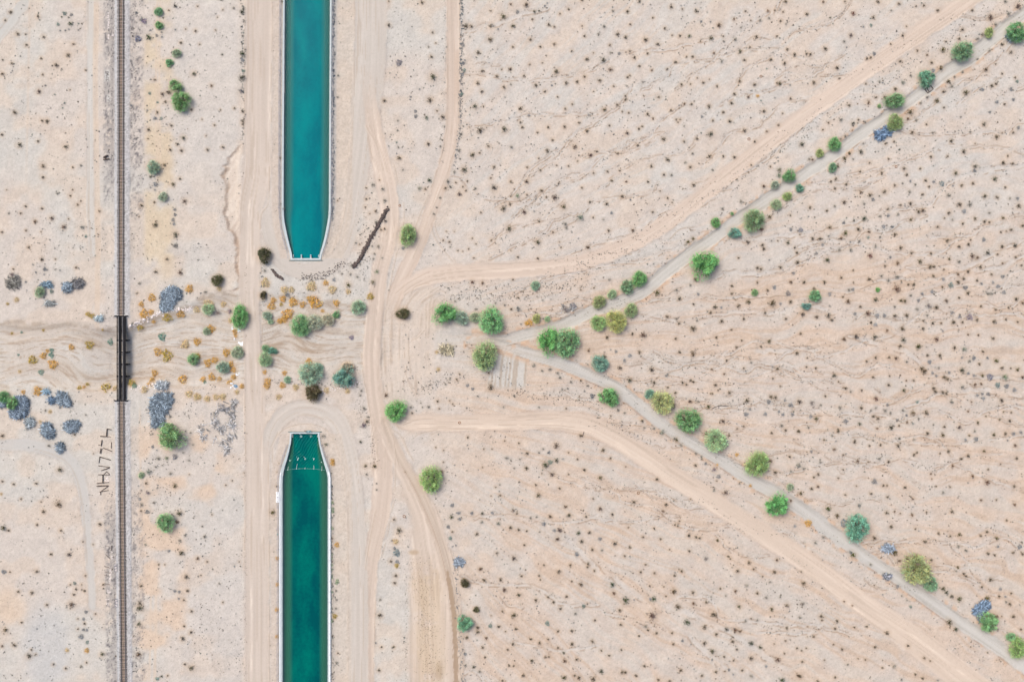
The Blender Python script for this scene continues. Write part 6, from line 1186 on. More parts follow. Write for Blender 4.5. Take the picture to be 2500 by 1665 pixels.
def region(x, y):
    if x < 282: return 'west of the railway', 'west of the railway'
    if x < 600: return 'between railway and canal road', 'between railway and canal road'
    if x < 880 and y < 1000: return 'round the upper canal', 'round the upper canal'
    if x < 1130 and y < 640: return 'left of the fenced track', 'strip right of the upper canal'
    if x < 1120: return 'beside the curved dirt road', 'beside the curved dirt road'
    t5 = np.interp(x, [1100, 1260, 1450, 1600, 1770, 2000, 2340, 2500], [663, 661, 633, 565, 435, 258, 20, -90])
    w1 = np.interp(x, [1100, 1250, 1450, 1573, 1685, 1860, 2040, 2200, 2390, 2500], [826, 815, 760, 700, 620, 496, 377, 273, 123, 30])
    w2 = np.interp(x, [1150, 1300, 1450, 1560, 1690, 1830, 1950, 2080, 2240, 2420, 2500], [838, 865, 920, 990, 1080, 1170, 1265, 1345, 1450, 1570, 1628])
    t6 = np.interp(x, [1000, 1330, 1480, 1720, 2000, 2240, 2500], [1030, 1025, 1058, 1210, 1395, 1568, 1760])
    if y < t5: return 'on the northern plain', 'north plain'
    if y < w1: return 'on the upper wash bank', 'upper bank strip'
    if y < w2: return 'between the two washes', 'eastern wedge'
    if y < t6: return 'on the lower wash bank', 'lower bank strip'
    return 'on the southern plain', 'south plain'
KW = {'k': 'brown creosote bush', 'g': 'dark green creosote bush', 'b': 'blue-grey low bush', 't': 'teal-grey low bush', 'y': 'bleached grey dry bush', 'o': 'dark olive creosote bush', 'r': 'reddish brown dry bush'}
def place_bush(name, me, x, y, r, col, label, cat, group, sc=1.0, hh=.7):
    px, py, pz = PG(x, y, r * S * .4)
    o = link(name, me, M_TWIG, None, (px, py, pz - .02), col); o.scale = (r * S * sc * rnd.uniform(.92, 1.1), r * S * sc * rnd.uniform(.92, 1.1), r * S * hh)
    o.rotation_euler = (0, 0, rnd.uniform(0, 6.28)); return tag(o, label, cat, group)
ORD = ['leftmost', 'second from left', 'third from left', 'fourth from left', 'fifth from left', 'sixth from left', 'seventh from left', 'rightmost']
def single_out(items):
    """items: (index, x, y, kind phrase, place phrase) -> label per index, told apart by place"""
    out = {}; gr = {}
    for it in items: gr.setdefault((it[3], it[4]), []).append(it)
    for (kw, pl), L in gr.items():
        n = len(L)
        cols = 1 if n <= 7 else (2 if n <= 26 else 3); cn = {1: [''], 2: ['left half', 'right half'], 3: ['left third', 'middle third', 'right third']}[cols]
        L.sort(key=lambda a: a[1])
        for c in range(cols):
            C_ = sorted(L[c * n // cols:(c + 1) * n // cols], key=lambda a: a[2]); m = len(C_)
            rows = max(1, -(-m // 6)); rn = {1: [''], 2: ['upper', 'lower'], 3: ['upper', 'middle', 'lower']}.get(rows, ['top', 'upper', 'lower', 'bottom', 'lowest'])
            for q in range(rows):
                Q = sorted(C_[q * m // rows:(q + 1) * m // rows], key=lambda a: a[1])
                for j, it in enumerate(Q):
                    w = ' '.join(v for v in (rn[q], cn[c]) if v)
                    o = '' if len(Q) == 1 else (ORD[-1] if j == len(Q) - 1 else ORD[j]) + ' '
                    out[it[0]] = o + kw + ' ' + pl + (', ' + w if w else '')
    return out
CLAB = single_out([(i, x, y, 'large ' + KW[k], region(x, y)[0]) for i, (x, y, r, k) in enumerate(CREO[:300])])
for i, (x, y, r, k) in enumerate(CREO[:300]):
    rg_, gp = region(x, y)
    me = DOME_ME[i % 6] if k in 'bt' else BUSH_ME[i % 8]
    nm = 'creosote_bush' if k in 'kgor' else 'desert_bush'
    place_bush(nm, me, x, y, r, tuple(v * rnd.uniform(.8, 1.2) for v in alb(CT[k], 1.5)), CLAB[i], 'bush', KW[k].split(' ', 1)[0] + ' bushes, ' + gp)
def merge(lst):
    V = []; Q = []; T = []; b = 0
    for (v, q, t), (px, py, pz), sx, sy, sz, rz, col in lst:
        c, s = math.cos(rz), math.sin(rz); w = np.empty_like(v)
        w[:, 0] = px + (v[:, 0] * c - v[:, 1] * s) * sx; w[:, 1] = py + (v[:, 0] * s + v[:, 1] * c) * sy; w[:, 2] = pz + v[:, 2] * sz
        V.append(w); Q.append(q + b); T.append(t * np.array(col)); b += len(v)
    return np.concatenate(V), np.concatenate(Q), np.concatenate(T)
lst = []
for i, (x, y, r, k) in enumerate(CREO[300:]):
    src = DOME[i % 6] if k in 'bt' and r > 4 else BUSH[i % 8]
    lst.append((src, tuple(np.array(PG(x, y, r * S * .4)) - (0, 0, .02)), r * S * rnd.uniform(.85, 1.15), r * S * rnd.uniform(.85, 1.15), r * S * .7, rnd.uniform(0, 6.28), alb(CT[k], 1.5 * rnd.uniform(.8, 1.2))))
v, q, t = merge(lst)
tag(link('creosote_scrub', np_mesh('creosote_scrub', v, q, tint=t), M_TWIG, color=(1, 1, 1)), 'lesser creosote and grey bushes dotted over the whole desert', 'scrub', kind='stuff')

def oregion(x, y):
    if x < 283: return 'west of the rail bridge'
    if x < 470: return 'just east of the rail bridge'
    if x < 600: return 'left of the canal road'
    if x < 890 and y < 1000: return 'between the two canal-side roads'
    if 660 < x < 840 and y > 1000: return 'by the lower canal fence'
    if x < 600: return 'west of the canal road'
    return 'along the eastern tracks'
OC = {'k': (214, 166, 86), 'o': (180, 156, 72), 'p': (212, 188, 144)}; OW = {'k': 'rust orange bush', 'o': 'mustard olive bush', 'p': 'faded straw-coloured bush'}
OLAB = single_out([(i, x, y, OW[k], oregion(x, y)) for i, (x, y, r, k) in enumerate(ORAN)])
for i, (x, y, r, k) in enumerate(ORAN):
    g_ = oregion(x, y)
    place_bush('round_bush', DOME_ME[i % 6], x, y, r, alb(OC[k], 1.65), OLAB[i], 'bush', OW[k].split(' ')[0] + ' bushes ' + g_, 1.2, .8)
GLAB = single_out([(i, x, y, 'pale green bush' if k == 'l' else 'teal bush', 'on the right canal kerb' if k == 'l' else 'in the sandy wash') for i, (x, y, r, k) in enumerate(GREY)])
for i, (x, y, r, k) in enumerate(GREY):
    lb = GLAB[i]
    place_bush('round_bush', DOME_ME[(i + 2) % 6], x, y, r, alb((165, 188, 150) if k == 'l' else (104, 160, 146), 1.35), lb, 'bush', 'pale green bushes on the kerb' if k == 'l' else 'teal bushes in the wash')

# tiny grey scrub and stones, one mass
def tiny(seed):
    rg = np.random.default_rng(seed); n = 7; p = rg.normal(size=(n, 3)); p[:, 2] = np.abs(p[:, 2]) * .6; p /= np.linalg.norm(p, axis=1, keepdims=True) + 1e-6
    return cards([(leaf_quads(p * .5, .9, .6, rg, None, .8), tint_var(n, rg, .6, 1.3, .05))])
TINY = [tiny(400 + i) for i in range(8)]
lst = []
dens = fbm(X / 45, Y / 45, 500, 2)
def near_xy(px, py): return np.searchsorted(GY, py) - 1, np.searchsorted(GX, px) - 1
def add_tiny(x, y, r, col):
    pz = gz(x, y); X_, Y_, _ = P(x, y, pz)
    lst.append((TINY[rnd.randrange(8)], (X_, Y_, pz), r * S, r * S, r * S * .8, rnd.uniform(0, 6.28), alb(col, 1.1)))
TC = [(112, 104, 96), (132, 134, 138), (96, 84, 70), (150, 146, 138), (120, 128, 120)]
cnt = 0
while cnt < 9500:
    x = rnd.uniform(-60, 2560); y = rnd.uniform(-50, 1720); j, i = near_xy(x, y)
    if ID[j, i] != 0 or inC[j, i] or nearc[j, i] < 3: continue
    e = 1.0 if x > 1130 else .75
    if 600 < x < 900: e = .22
    if rnd.random() > e * (.04 + 1.2 * float(sstep(.42, .64, np.float32(dens[j, i])))): continue
    add_tiny(x, y, rnd.choice((1.0, 1.2, 1.5, 1.9, 2.4, 3.0)) * rnd.uniform(.8, 1.1), rnd.choice(TC)); cnt += 1
def row(x0, y0, x1, y1, n, spread, sizes, cols):
    for k in range(n):
        t = rnd.random(); xx_ = x0 + (x1 - x0) * t + rnd.gauss(0, spread); yy_ = y0 + (y1 - y0) * t + rnd.gauss(0, spread * .5); jj, ii = near_xy(xx_, yy_)
        if n > 150 and spread >= 9 and ID[min(max(jj, 0), NY - 1), min(max(ii, 0), NX - 1)] not in (0, 1): continue
        add_tiny(xx_, yy_, rnd.choice(sizes) * rnd.uniform(.8, 1.2), rnd.choice(cols))
GB = [(142, 146, 152), (120, 128, 134), (160, 160, 158)]
row(1128, -20, 1124, 330, 300, 2.6, (1.5, 2, 2.6), GB); row(1123, 330, 1108, 410, 50, 3, (1.5, 2.4), GB)
row(592, -20, 594, 350, 150, 2.6, (1.4, 2, 2.8), [(168, 164, 156), (140, 140, 136)]); row(814, -40, 811, 540, 480, 2.6, (1.6, 2.4, 3.2), [(150, 154, 164), (126, 132, 146), (170, 172, 178)])
row(684, -40, 683, 540, 110, 1.6, (1, 1.4), [(150, 146, 150)]); row(1108, 1320, 1130, 1665, 160, 3.5, (1.4, 2, 2.6), GB); row(1087, -20, 1080, 400, 90, 2.5, (1.2, 1.8), GB)
row(600, 620, 600, 1665, 130, 2.2, (1, 1.5), [(150, 130, 112)]); row(810, 1180, 812, 1665, 170, 2.5, (1.4, 2.2, 2.8), [(120, 118, 126), (150, 158, 146), (140, 120, 104)])
row(990, 1380, 994, 1665, 60, 2.4, (1.2, 1.8), [(120, 110, 84)]); row(640, 660, 643, 760, 30, 3, (1.5, 2.5), GB)
for (x0, y0, x1, y1, n) in ((740, 690, 900, 630, 110), (610, 950, 700, 985, 20), (865, 900, 885, 1020, 60), (890, 1000, 920, 1140, 70), (1600, 1560, 2400, 1200, 0)): row(x0, y0, x1, y1, n, 9, (1, 1.4, 1.9), [(110, 96, 82), (140, 130, 120)])
for (x0, y0, x1, y1, n, sp) in ((1090, 728, 1330, 722, 240, 14), (1110, 705, 1420, 700, 160, 10), (1240, 960, 1480, 975, 170, 14), (1010, 960, 1120, 920, 120, 16), (880, 520, 890, 700, 90, 10), (1340, 725, 1950, 335, 420, 12), (1950, 335, 2430, 20, 260, 12), (1400, 965, 2330, 1610, 480, 13), (700, 720, 880, 715, 90, 14), (650, 930, 860, 945, 110, 10), (375, 1120, 420, 1260, 120, 22), (350, 1250, 560, 1650, 330, 60), (330, 640, 460, 120, 200, 34), (60, 620, 250, 560, 130, 50)):
    row(x0, y0, x1, y1, n, sp, (1, 1.3, 1.8, 2.4), TC + [(164, 158, 150), (140, 118, 96)])
for p in DR:                             # tufts strung along the drainages
    for a, b in zip(p, p[1:]):
        for k in range(int(math.hypot(b[0] - a[0], b[1] - a[1]) / 5)):
            t = rnd.random(); of = (a[2] + rnd.gauss(3, 3)) * rnd.choice((-1, 1)); l = math.hypot(b[0] - a[0], b[1] - a[1])
            if l: add_tiny(a[0] + (b[0] - a[0]) * t - (b[1] - a[1]) / l * of, a[1] + (b[1] - a[1]) * t + (b[0] - a[0]) / l * of, rnd.uniform(.9, 2.3), rnd.choice(TC + [(172, 166, 158), (146, 118, 92)]))
for k in range(520):                     # dark sprouts on the silt
    y = 1360 + 300 * rnd.random() ** .8; x = rnd.gauss(1022 + (y - 1360) * .12, 17)
    if 990 < x < 1095: add_tiny(x, y, rnd.uniform(.8, 1.5), rnd.choice([(104, 92, 58), (124, 112, 70), (84, 72, 54)]))
for k in range(420):                     # scrub under the wash banks
    which = rnd.random() < .5; pl = W1 if which else W2; a = rnd.randrange(3, len(pl) - 2); t = rnd.random(); p0, p1 = pl[a], pl[a + 1]
    x = p0[0] + (p1[0] - p0[0]) * t; y = p0[1] + (p1[1] - p0[1]) * t; dx, dy = p1[0] - p0[0], p1[1] - p0[1]; l = math.hypot(dx, dy); of = (p0[2] + rnd.uniform(2, 13)) * rnd.choice((-1, 1))
    if l > 0 and x > 1330: add_tiny(x - dy / l * of, y + dx / l * of, rnd.uniform(1.2, 2.8), rnd.choice(TC + [(140, 110, 82)]))
for k in range(1500):                     # fouled shoulders of the railway
    y = rnd.choice((rnd.uniform(-20, 430), rnd.uniform(1200, 1680))); u_ = rnd.choice((rnd.gauss(-21, 4), rnd.gauss(-30, 8), rnd.gauss(36, 9), rnd.gauss(30, 6)))
    if fbm(y / 26.0, u_ / 12.0, 610, 2) < .46: continue
    add_tiny(float(RX(y)) + u_, y, rnd.uniform(.9, 1.9), rnd.choice([(104, 100, 104), (84, 82, 88), (130, 124, 122)]))
v, q, t = merge(lst)
tag(link('desert_scrub', np_mesh('desert_scrub', v, q, tint=t), M_TWIG, color=(1, 1, 1)), 'tiny grey scrub and tufts sprinkled over the sand', 'scrub', kind='stuff')

# heaps of dead wood
def in_poly(x, y, poly):
    c = False; n = len(poly)
    for i in range(n):
        x1, y1 = poly[i]; x2, y2 = poly[i - 1]
        if (y1 > y) != (y2 > y) and x < (x2 - x1) * (y - y1) / (y2 - y1) + x1: c = not c
    return c
def brush(poly, col, label, dens_=1.0, tw=(1.2, 3.0), h=.8, nm='brush_pile', sparse=False):
    xs = [p[0] for p in poly]; ys2 = [p[1] for p in poly]; cx_, cy_ = sum(xs) / len(xs), sum(ys2) / len(ys2); rg = random.Random(int(cx_ * 7 + cy_))
    area = (max(xs) - min(xs)) * (max(ys2) - min(ys2)); n = int(min(1300, max(40, area * .43 * dens_)))
    V = []; F = []; T = []; bx0, by0, bz0 = PG(cx_, cy_, .3)
    for i in range(n * 3):
        x = rg.uniform(min(xs), max(xs)); y = rg.uniform(min(ys2), max(ys2))
        if not in_poly(x + rg.gauss(0, 2.6), y + rg.gauss(0, 2.6), poly): continue
        if sparse and vn(x / 5.0, y / 5.0, 77) < .5 + .12 * rg.random(): continue
        ln = rg.uniform(*tw); a = rg.uniform(0, 6.28); zz = gz(x, y) - bz0; q_ = np.array((wx(x) * 1.0 - bx0, wy(y) - by0, zz + rg.uniform(.03, h)))
        d = np.array((math.cos(a), math.sin(a), rg.uniform(-.25, .35))) * ln * .5; w = np.array((-math.sin(a), math.cos(a), 0)) * rg.uniform(.05, .13); z_ = np.array((0, 0, .05)); b = len(V)
        k = rg.choice((.5, .7, .9, 1.0, 1.3, 1.8, 2.4))
        for p_ in (q_ - d - w, q_ - d + w, q_ - d + z_, q_ + d - w * .5, q_ + d + w * .5, q_ + d + z_): V.append(tuple(p_)); T.append((k * .98, k, k * 1.02))
        F += [(b, b + 3, b + 5, b + 2), (b + 2, b + 5, b + 4, b + 1), (b + 1, b + 4, b + 3, b)]
        if len(V) > n * 6: break
    me = np_mesh(nm, V, F, tint=np.array(T))
    return tag(link(nm, me, M_TWIG, None, (bx0, by0, bz0), alb(col, 1.75)), label, 'brush pile', 'heaps of dead wood')
BL = (136, 145, 156)
def circ(tile, x, y, rx, ry=None, n=12):
    ry = ry or rx; rg = random.Random(int(x + y)); return tp(tile, *[(x + rx * rg.uniform(.75, 1.15) * math.cos(6.283 * k / n), y + ry * rg.uniform(.75, 1.15) * math.sin(6.283 * k / n)) for k in range(n)])
brush(tp('A2', (1570, 1125), (1650, 1170), (1645, 1210), (1585, 1250), (1555, 1315), (1480, 1338), (1465, 1310), (1490, 1250), (1488, 1170), (1540, 1155)), BL, 'blue-grey brush heap among orange bushes on the north bank east of the bridge', 1.6)
brush(tp('A3', (1420, 690), (1490, 670), (1560, 685), (1572, 740), (1540, 800), (1500, 880), (1480, 980), (1390, 980), (1400, 900), (1368, 830), (1375, 750)), BL, 'longest blue-grey brush heap, south-east of the bridge above a round green tree', 1.7)
brush(tp('A3', (530, 680), (590, 670), (620, 730), (650, 750), (630, 782), (560, 762), (528, 720)), BL, 'blue-grey brush heap midway between the left edge and the bridge', 1.6)
brush(tp('A3', (398, 960), (450, 945), (478, 1000), (497, 1050), (430, 1072), (390, 1010)), BL, 'lower of the two dense blue-grey heaps west of the log letters', 1.6)
brush(tp('A3', (592, 965), (650, 928), (730, 940), (690, 1000), (640, 1022), (600, 998)), BL, 'dark blue-grey heap with thin dry branches trailing east of it', 1.6)
brush(tp('A3', (150, 705), (230, 705), (258, 770), (237, 870), (180, 898), (98, 872), (103, 825), (140, 780)), (132, 142, 156), 'big round blue-grey brush heap behind a green crown at the left edge', 1.6)
brush(circ('A3', 278, 938, 42), (150, 155, 160), 'thin grey heap of sticks below the round blue-grey one', .9)
brush(circ('A3', 553, 1165, 30, 36), BL, 'small blue-grey heap on its own above the pale track', 1.4)
brush(circ('A3', 480, 735, 26), (112, 128, 148), 'small grey heap just left of a larger blue-grey heap', 1.3)
brush(circ('A3', 427, 656, 28, 15), (150, 170, 186), 'pale blue patch of sticks beside an orange bush on the south bank', 1.4)
brush(circ('A3', 20, 762, 32), BL, 'blue-grey heap cut by the left edge below a green crown', 1.5)
brush(circ('A3', 1478, 598, 56, 30), (168, 170, 176), 'pale grey-white heap of sticks on the south bank east of the bridge', 1.2)
brush(circ('A2', 430, 1103, 45, 18), (128, 146, 160), 'blue-grey limb heap above a pale green shrub', 1.2)
brush(circ('A2', 618, 1130, 34, 40), BL, 'blue end of a fallen dead tree with a brown trunk', 1.3)
brush(circ('A2', 715, 1090, 46, 38), (120, 116, 118), 'grey end of a fallen dead tree with a brown trunk', 1.0)
brush(circ('A2', 125, 1085, 70, 50), (138, 132, 126), 'wide thin tangle of grey dead branches near the left edge', .5)
brush(circ('A2', 455, 1270, 48, 22), (160, 160, 160), 'thin pale tangle of sticks below a teal bush', .6)
brush(circ('A2', 905, 1408, 30, 18), (180, 190, 196), 'pale heap of sticks on the sand just left of the bridge end', .9)
brush(tp('E4', (1445, 988), (1490, 935), (1550, 893), (1582, 925), (1560, 952), (1500, 992)), (118, 134, 156), 'slanting slab of blue-grey brush near the lower right corner', 1.8)
brush(circ('E4', 1515, 1030, 20, 30), BL, 'small blue-grey patch at the left foot of a green bush near the lower right corner', 1.2)
brush(circ('E4', 740, 452, 46, 24), (142, 150, 164), 'pale blue patch of sticks on the rim of the lower wash', .9)
brush(circ('E4', 730, 688, 30, 18), (140, 140, 150), 'small grey heap on the south rim of the lower wash', 1.1)
brush(circ('E1', 727, 1095, 36, 34), (112, 130, 154), 'right half of the blue debris beside an olive tree on the upper wash', 1.8)
brush(circ('E1', 665, 1130, 36, 30), (114, 132, 156), 'left half of the blue debris beside an olive tree on the upper wash', 1.8)
brush(circ('E1', 1775, 318, 46, 30), (136, 142, 158), 'blue-grey heap at the foot of the tree in the upper right corner', 1.3)
brush(circ('C4', 545, 575, 38, 26), (146, 152, 164), 'blue-grey patch of sticks on the verge of the southern track', 1.2)
brush(circ('B3', 240, 800, 44, 48), (158, 153, 156), 'grey dead scrub mat nearest the white tarp', .09, sparse=True)
for wd, (a, b, c) in zip(('second highest', 'highest', 'sixth highest', 'fourth highest, smallish', 'lower left', 'central, at mid height,', 'low left', 'low central', 'lowest right', 'central small', 'lowest left small', 'right-hand middle'), ((305, 830, 40), (345, 770, 36), (312, 960, 40), (170, 858, 30), (62, 1010, 48), (230, 1000, 36), (200, 1110, 44), (260, 1185, 44), (320, 1080, 36), (178, 950, 34), (70, 1060, 30), (330, 900, 30))):
    brush(circ('B3', a, b, c * 1.2), (172, 166, 166), wd + ' grey dead scrub mat west of the canal road', .06, h=.3, sparse=True)
brush(circ('C2', 1600, 1310, 70, 45), (160, 156, 156), 'grey dead scrub on the bank above a bend of the upper wash', .12, h=.3, sparse=True)
brush(circ('C3', 490, 275, 75, 45), (186, 172, 148), 'bleached tan scrub with orange soil round it, east of the blade marks', .35)

# logs: letters laid out beside the track, fallen trunks, timber frame
def log(p, q, w, label, group, mat=M_LOG, tile=None, sc=None, name='log'):
    (x0, y0), (x1, y1) = p, q; z0, z1 = gz(x0, y0), gz(x1, y1)
    a = np.array((wx(x0), wy(y0), z0 + w)); b = np.array((wx(x1), wy(y1), z1 + w)); c = (a + b) / 2; m_ = (b - a) / 2
    j = np.array((rnd.uniform(-.05, .05), rnd.uniform(-.05, .05), 0))
    o = MB().tube([tuple(-m_), tuple(j), tuple(m_)], [w, w * .95, w * .75], 7).link(name, mat, None, tuple(c)); return tag(o, label, 'log', group)
def zz1(x, y): return 200 + x / 13.064, 1030 + y / 13.064
def zz2(x, y): return 200 + x / 13.064, 1140 + y / 13.064
def zz3(x, y): return 220 + x / 13.064, 1320 + y / 13.064
L1_ = 'dark log of the row of log letters just below the bridge, left of the rails'
for p, q, w in (((805, 215), (955, 240), .17), ((815, 215), (795, 455), .19), ((600, 448), (815, 462), .19), ((815, 462), (940, 485), .10), ((655, 570), (622, 770), .16), ((950, 640), (945, 850), .12), ((530, 728), (620, 745), .10), ((690, 830), (980, 938), .13), ((612, 840), (575, 1000), .11), ((650, 845), (605, 1015), .11), ((570, 1112), (935, 1210), .16), ((570, 1120), (545, 1310), .12), ((525, 1395), (905, 1442), .13), ((900, 1445), (620, 1545), .13)): log(zz1(*p), zz1(*q), w, L1_, 'logs laid as letters')
for p, q, w in (((620, 110), (900, 20), .11), ((525, 240), (890, 245), .12), ((890, 230), (800, 150), .12), ((700, 240), (800, 130), .10), ((672, 240), (670, 510), .19), ((480, 518), (860, 480), .15), ((480, 606), (855, 590), .20), ((840, 610), (620, 760), .13), ((560, 790), (860, 740), .12), ((600, 790), (603, 890), .12)): log(zz2(*p), zz2(*q), w, L1_, 'logs laid as letters')
L3_ = 'grey log lying square to the rails low on the left of the photo'
for p, q, w in (((480, 158), (610, 168), .09), ((520, 370), (590, 350), .10), ((512, 448), (660, 578), .13), ((470, 812), (650, 850), .11), ((480, 985), (640, 1020), .11), ((460, 1100), (600, 1110), .10), ((455, 1358), (640, 1390), .12), ((690, 150), (685, 300), .18)): log(zz3(*p), zz3(*q), w, L3_, 'logs square to the rails', M_LOG2)
for p, q, w in (((948, 1440), (986, 1420), .3), ((945, 1458), (1000, 1452), .22), ((958, 1432), (975, 1465), .18)): log(tp('A1', p)[0], tp('A1', q)[0], w, 'short thick black log in a clump left of the rails above the bridge', 'black log clump')
log(tp('A2', (600, 1150))[0], tp('A2', (675, 1055))[0], .16, 'brown trunk slanting across a fallen dead tree', None); log(tp('A2', (625, 1140))[0], tp('A2', (735, 1072))[0], .18, 'thicker brown trunk lying along a fallen dead tree', None)
for p, q in (((1050, 742), (1076, 778)), ((1076, 778), (1122, 742)), ((1122, 742), (1104, 712)), ((1052, 742), (1104, 714)), ((1088, 768), (1068, 728))): log(tp('E1', p)[0], tp('E1', q)[0], .12, 'brown pole of a broken frame lying in the upper wash', 'poles of the broken frame', M_LOG, name='pole')
for p, q in (((980, 605), (1040, 580)), ((1040, 580), (1120, 584))): log(tp('D3', p)[0], tp('D3', q)[0], .11, 'dark dead branch curving over a drainage east of the lower wash', 'curved dead branch', name='branch')
log(tp('C3', (1738, 1022))[0], tp('C3', (1725, 1070))[0], .1, 'forked dead branch on the south verge of the lower graded track', None, name='branch')

# stones: white rocks on the bank, dark windrows, letters of small stones
def pts_along(p, n, sp, rg):
    for k in range(n):
        t = rg.random() * (len(p) - 1); i = int(t); f = t - i; yield p[i][0] + (p[i + 1][0] - p[i][0]) * f + rg.gauss(0, sp), p[i][1] + (p[i + 1][1] - p[i][1]) * f + rg.gauss(0, sp)
rg = random.Random(5); bank = tp('A2', (1185, 1485), (1250, 1450), (1300, 1425), (1400, 1375), (1470, 1365), (1560, 1335), (1680, 1330), (1740, 1325)); mb = MB()
for k, (x, y) in enumerate(pts_along(bank, 190, 3.4, rg)):
    z = gz(x, y)
    if k < 34:
        o = MB().rock((0, 0, -.05), rg.uniform(.24, .52), rg).link('rock', M_STONE_W, None, PG(x, y, .1)); tag(o, 'chalk-white rock on the north wash bank just east of the bridge', 'rock', 'white rocks on the bank')
    else: mb.rock((wx(x), wy(y), z - .03), rg.uniform(.1, .24), rg)
for x, y in pts_along(tp('A3', (1180, 630), (1290, 620), (1330, 610), (1480, 580)), 60, 2.6, rg): mb.rock((wx(x), wy(y), gz(x, y) - .03), rg.uniform(.1, .25), rg)
for x, y in pts_along(tp('B3', (1120, 640), (1180, 650), (1420, 600), (1480, 580)), 50, 3, rg): mb.rock((wx(x), wy(y), gz(x, y) - .03), rg.uniform(.1, .26), rg)
tag(mb.link('white_rubble', M_STONE_W), 'small white stones spilled along the wash banks', 'rubble', kind='stuff')
def berm(path, n, sp, label, rr=(.16, .38)):
    mb = MB(); rg = random.Random(n)
    for x, y in pts_along(path, n, sp, rg): mb.rock((wx(x), wy(y), gz(x, y) - .05 + max(0, rg.gauss(.12, .12))), rg.uniform(*rr), rg, .8)
    tag(mb.link('rock_berm', M_STONE_D), label, 'rubble', kind='stuff')
berm(tp('B2', (1738, 412), (1690, 500), (1640, 590), (1580, 690), (1530, 790), (1490, 870), (1430, 942)), 900, 1.9, 'long straight windrow of dark brown rubble beside the curved dirt road')
berm(tp('B2', (690, 962), (722, 1005), (745, 1030), (782, 1045)), 170, 1.3, 'short curved windrow of dark rubble below the upper canal end')
for (pth, n, lb) in ((tp('B2', (930, 1030), (1060, 1030), (1180, 1020), (1260, 970), (1340, 895)), 150, 'dark clods scattered on the arc below the upper canal end'),):
    berm(pth, n, 5.5, lb, (.10, .2))
def stones(strokes, mp, label, mat, r=(.09, .17), step=.16):
    mb = MB(); rg = random.Random(len(label))
    for s in strokes:
        pts = [mp(*p) for p in s]
        for p, q in zip(pts, pts[1:]):
            n = max(2, int(math.hypot(q[0] - p[0], q[1] - p[1]) * S / step))
            for k in range(n + 1):
                x = p[0] + (q[0] - p[0]) * k / n; y = p[1] + (q[1] - p[1]) * k / n; mb.rock((wx(x) + rg.gauss(0, .02), wy(y) + rg.gauss(0, .02), gz(x, y) - .03), rg.uniform(*r), rg)
    o = mb.link('stone_lettering', mat); return tag(o, label, 'lettering', kind='stuff')
za = lambda x, y: (220 + x / 16.0, 150 + y / 16.0); zb = lambda x, y: (220 + x / 16.0, 0 + y / 16.0); zc = lambda x, y: (220 + x / 13.064, 1430 + y / 13.064)
stones([[(600, 405), (720, 420)], [(600, 405), (600, 455), (630, 475), (655, 455), (655, 412)], [(655, 455), (680, 485), (715, 465), (720, 420)],       # B
        [(620, 580), (715, 540)], [(715, 540), (690, 510), (615, 500)], [(655, 505), (665, 560)],                                                       # A
        [(640, 690), (618, 660), (640, 625), (690, 625), (718, 660), (700, 690)],                                                                    # C
        [(612, 725), (735, 715)], [(670, 720), (735, 765)], [(670, 722), (620, 770)]],                                                                # K
       za, 'dark stones laid as the word BACK on a pale patch left of the rails', M_STONE_D, (.09, .15))
stones([[(690, 1410), (760, 1385), (700, 1355)], [(715, 1370), (718, 1400)], [(765, 1440), (775, 1455)], [(685, 1540), (680, 1505), (705, 1500), (715, 1535), (745, 1535), (745, 1500)]], za, "dark stones laid as A'S on a pale patch left of the rails", M_STONE_D, (.08, .13))
stones([[(680, 520), (735, 515), (720, 530)], [(685, 615), (720, 600), (740, 640), (700, 630)], [(690, 715), (720, 705), (700, 730)], [(685, 800), (750, 795)], [(750, 795), (715, 775), (745, 760)], [(690, 850), (745, 850), (700, 885), (750, 915), (690, 920)], [(690, 960), (745, 950), (700, 985), (745, 1010), (690, 1020)], [(680, 1130), (720, 1090), (680, 1055)], [(720, 1090), (750, 1080)]], zb, 'white stones in a column of rough letters beside the rails at the top of the photo', M_STONE_W, (.10, .18))
stones([[(690, 1360), (735, 1370)], [(690, 1420), (740, 1400), (735, 1440)], [(680, 1480), (735, 1480), (690, 1510), (740, 1530)], [(870, 1350), (925, 1395)], [(850, 1390), (915, 1430), (925, 1400), (860, 1420)]], zb, 'white stones in two short columns of rough letters below the first one', M_STONE_W, (.10, .17))
stones([[(800, 745), (800, 778)], [(800, 750), (858, 748)], [(858, 835), (812, 835), (800, 850), (812, 868), (858, 868)], [(810, 905), (870, 905)], [(810, 905), (812, 940), (838, 945), (842, 910)], [(842, 940), (868, 945), (872, 908)]], zz3, 'white stones spelling LUB on the dark shoulder left of the rails', M_STONE_W, (.10, .15))
stones([[(880, 445), (830, 460), (828, 440)], [(835, 520), (860, 500), (885, 525), (865, 555), (838, 545), (835, 520)], [(880, 590), (832, 610), (880, 645)]], zc, 'white stones spelling JOV on the dark shoulder left of the rails', M_STONE_W, (.10, .15))
stones([[(530, 580), (520, 550), (555, 540), (600, 560), (600, 600), (580, 605)], [(480, 430), (610, 425), (610, 400)], [(560, 200), (560, 120), (600, 150), (560, 165)], [(560, 215), (650, 210), (570, 185), (650, 180)]], zc, 'faint pale stones in broken letters further left of the rails', M_STONE_W, (.09, .14))
stones([[(735, 420), (790, 470), (855, 455), (835, 420), (780, 370), (820, 335), (840, 375)]], zz2, 'white stones in a loop beside the log letters', M_STONE_W, (.12, .18))
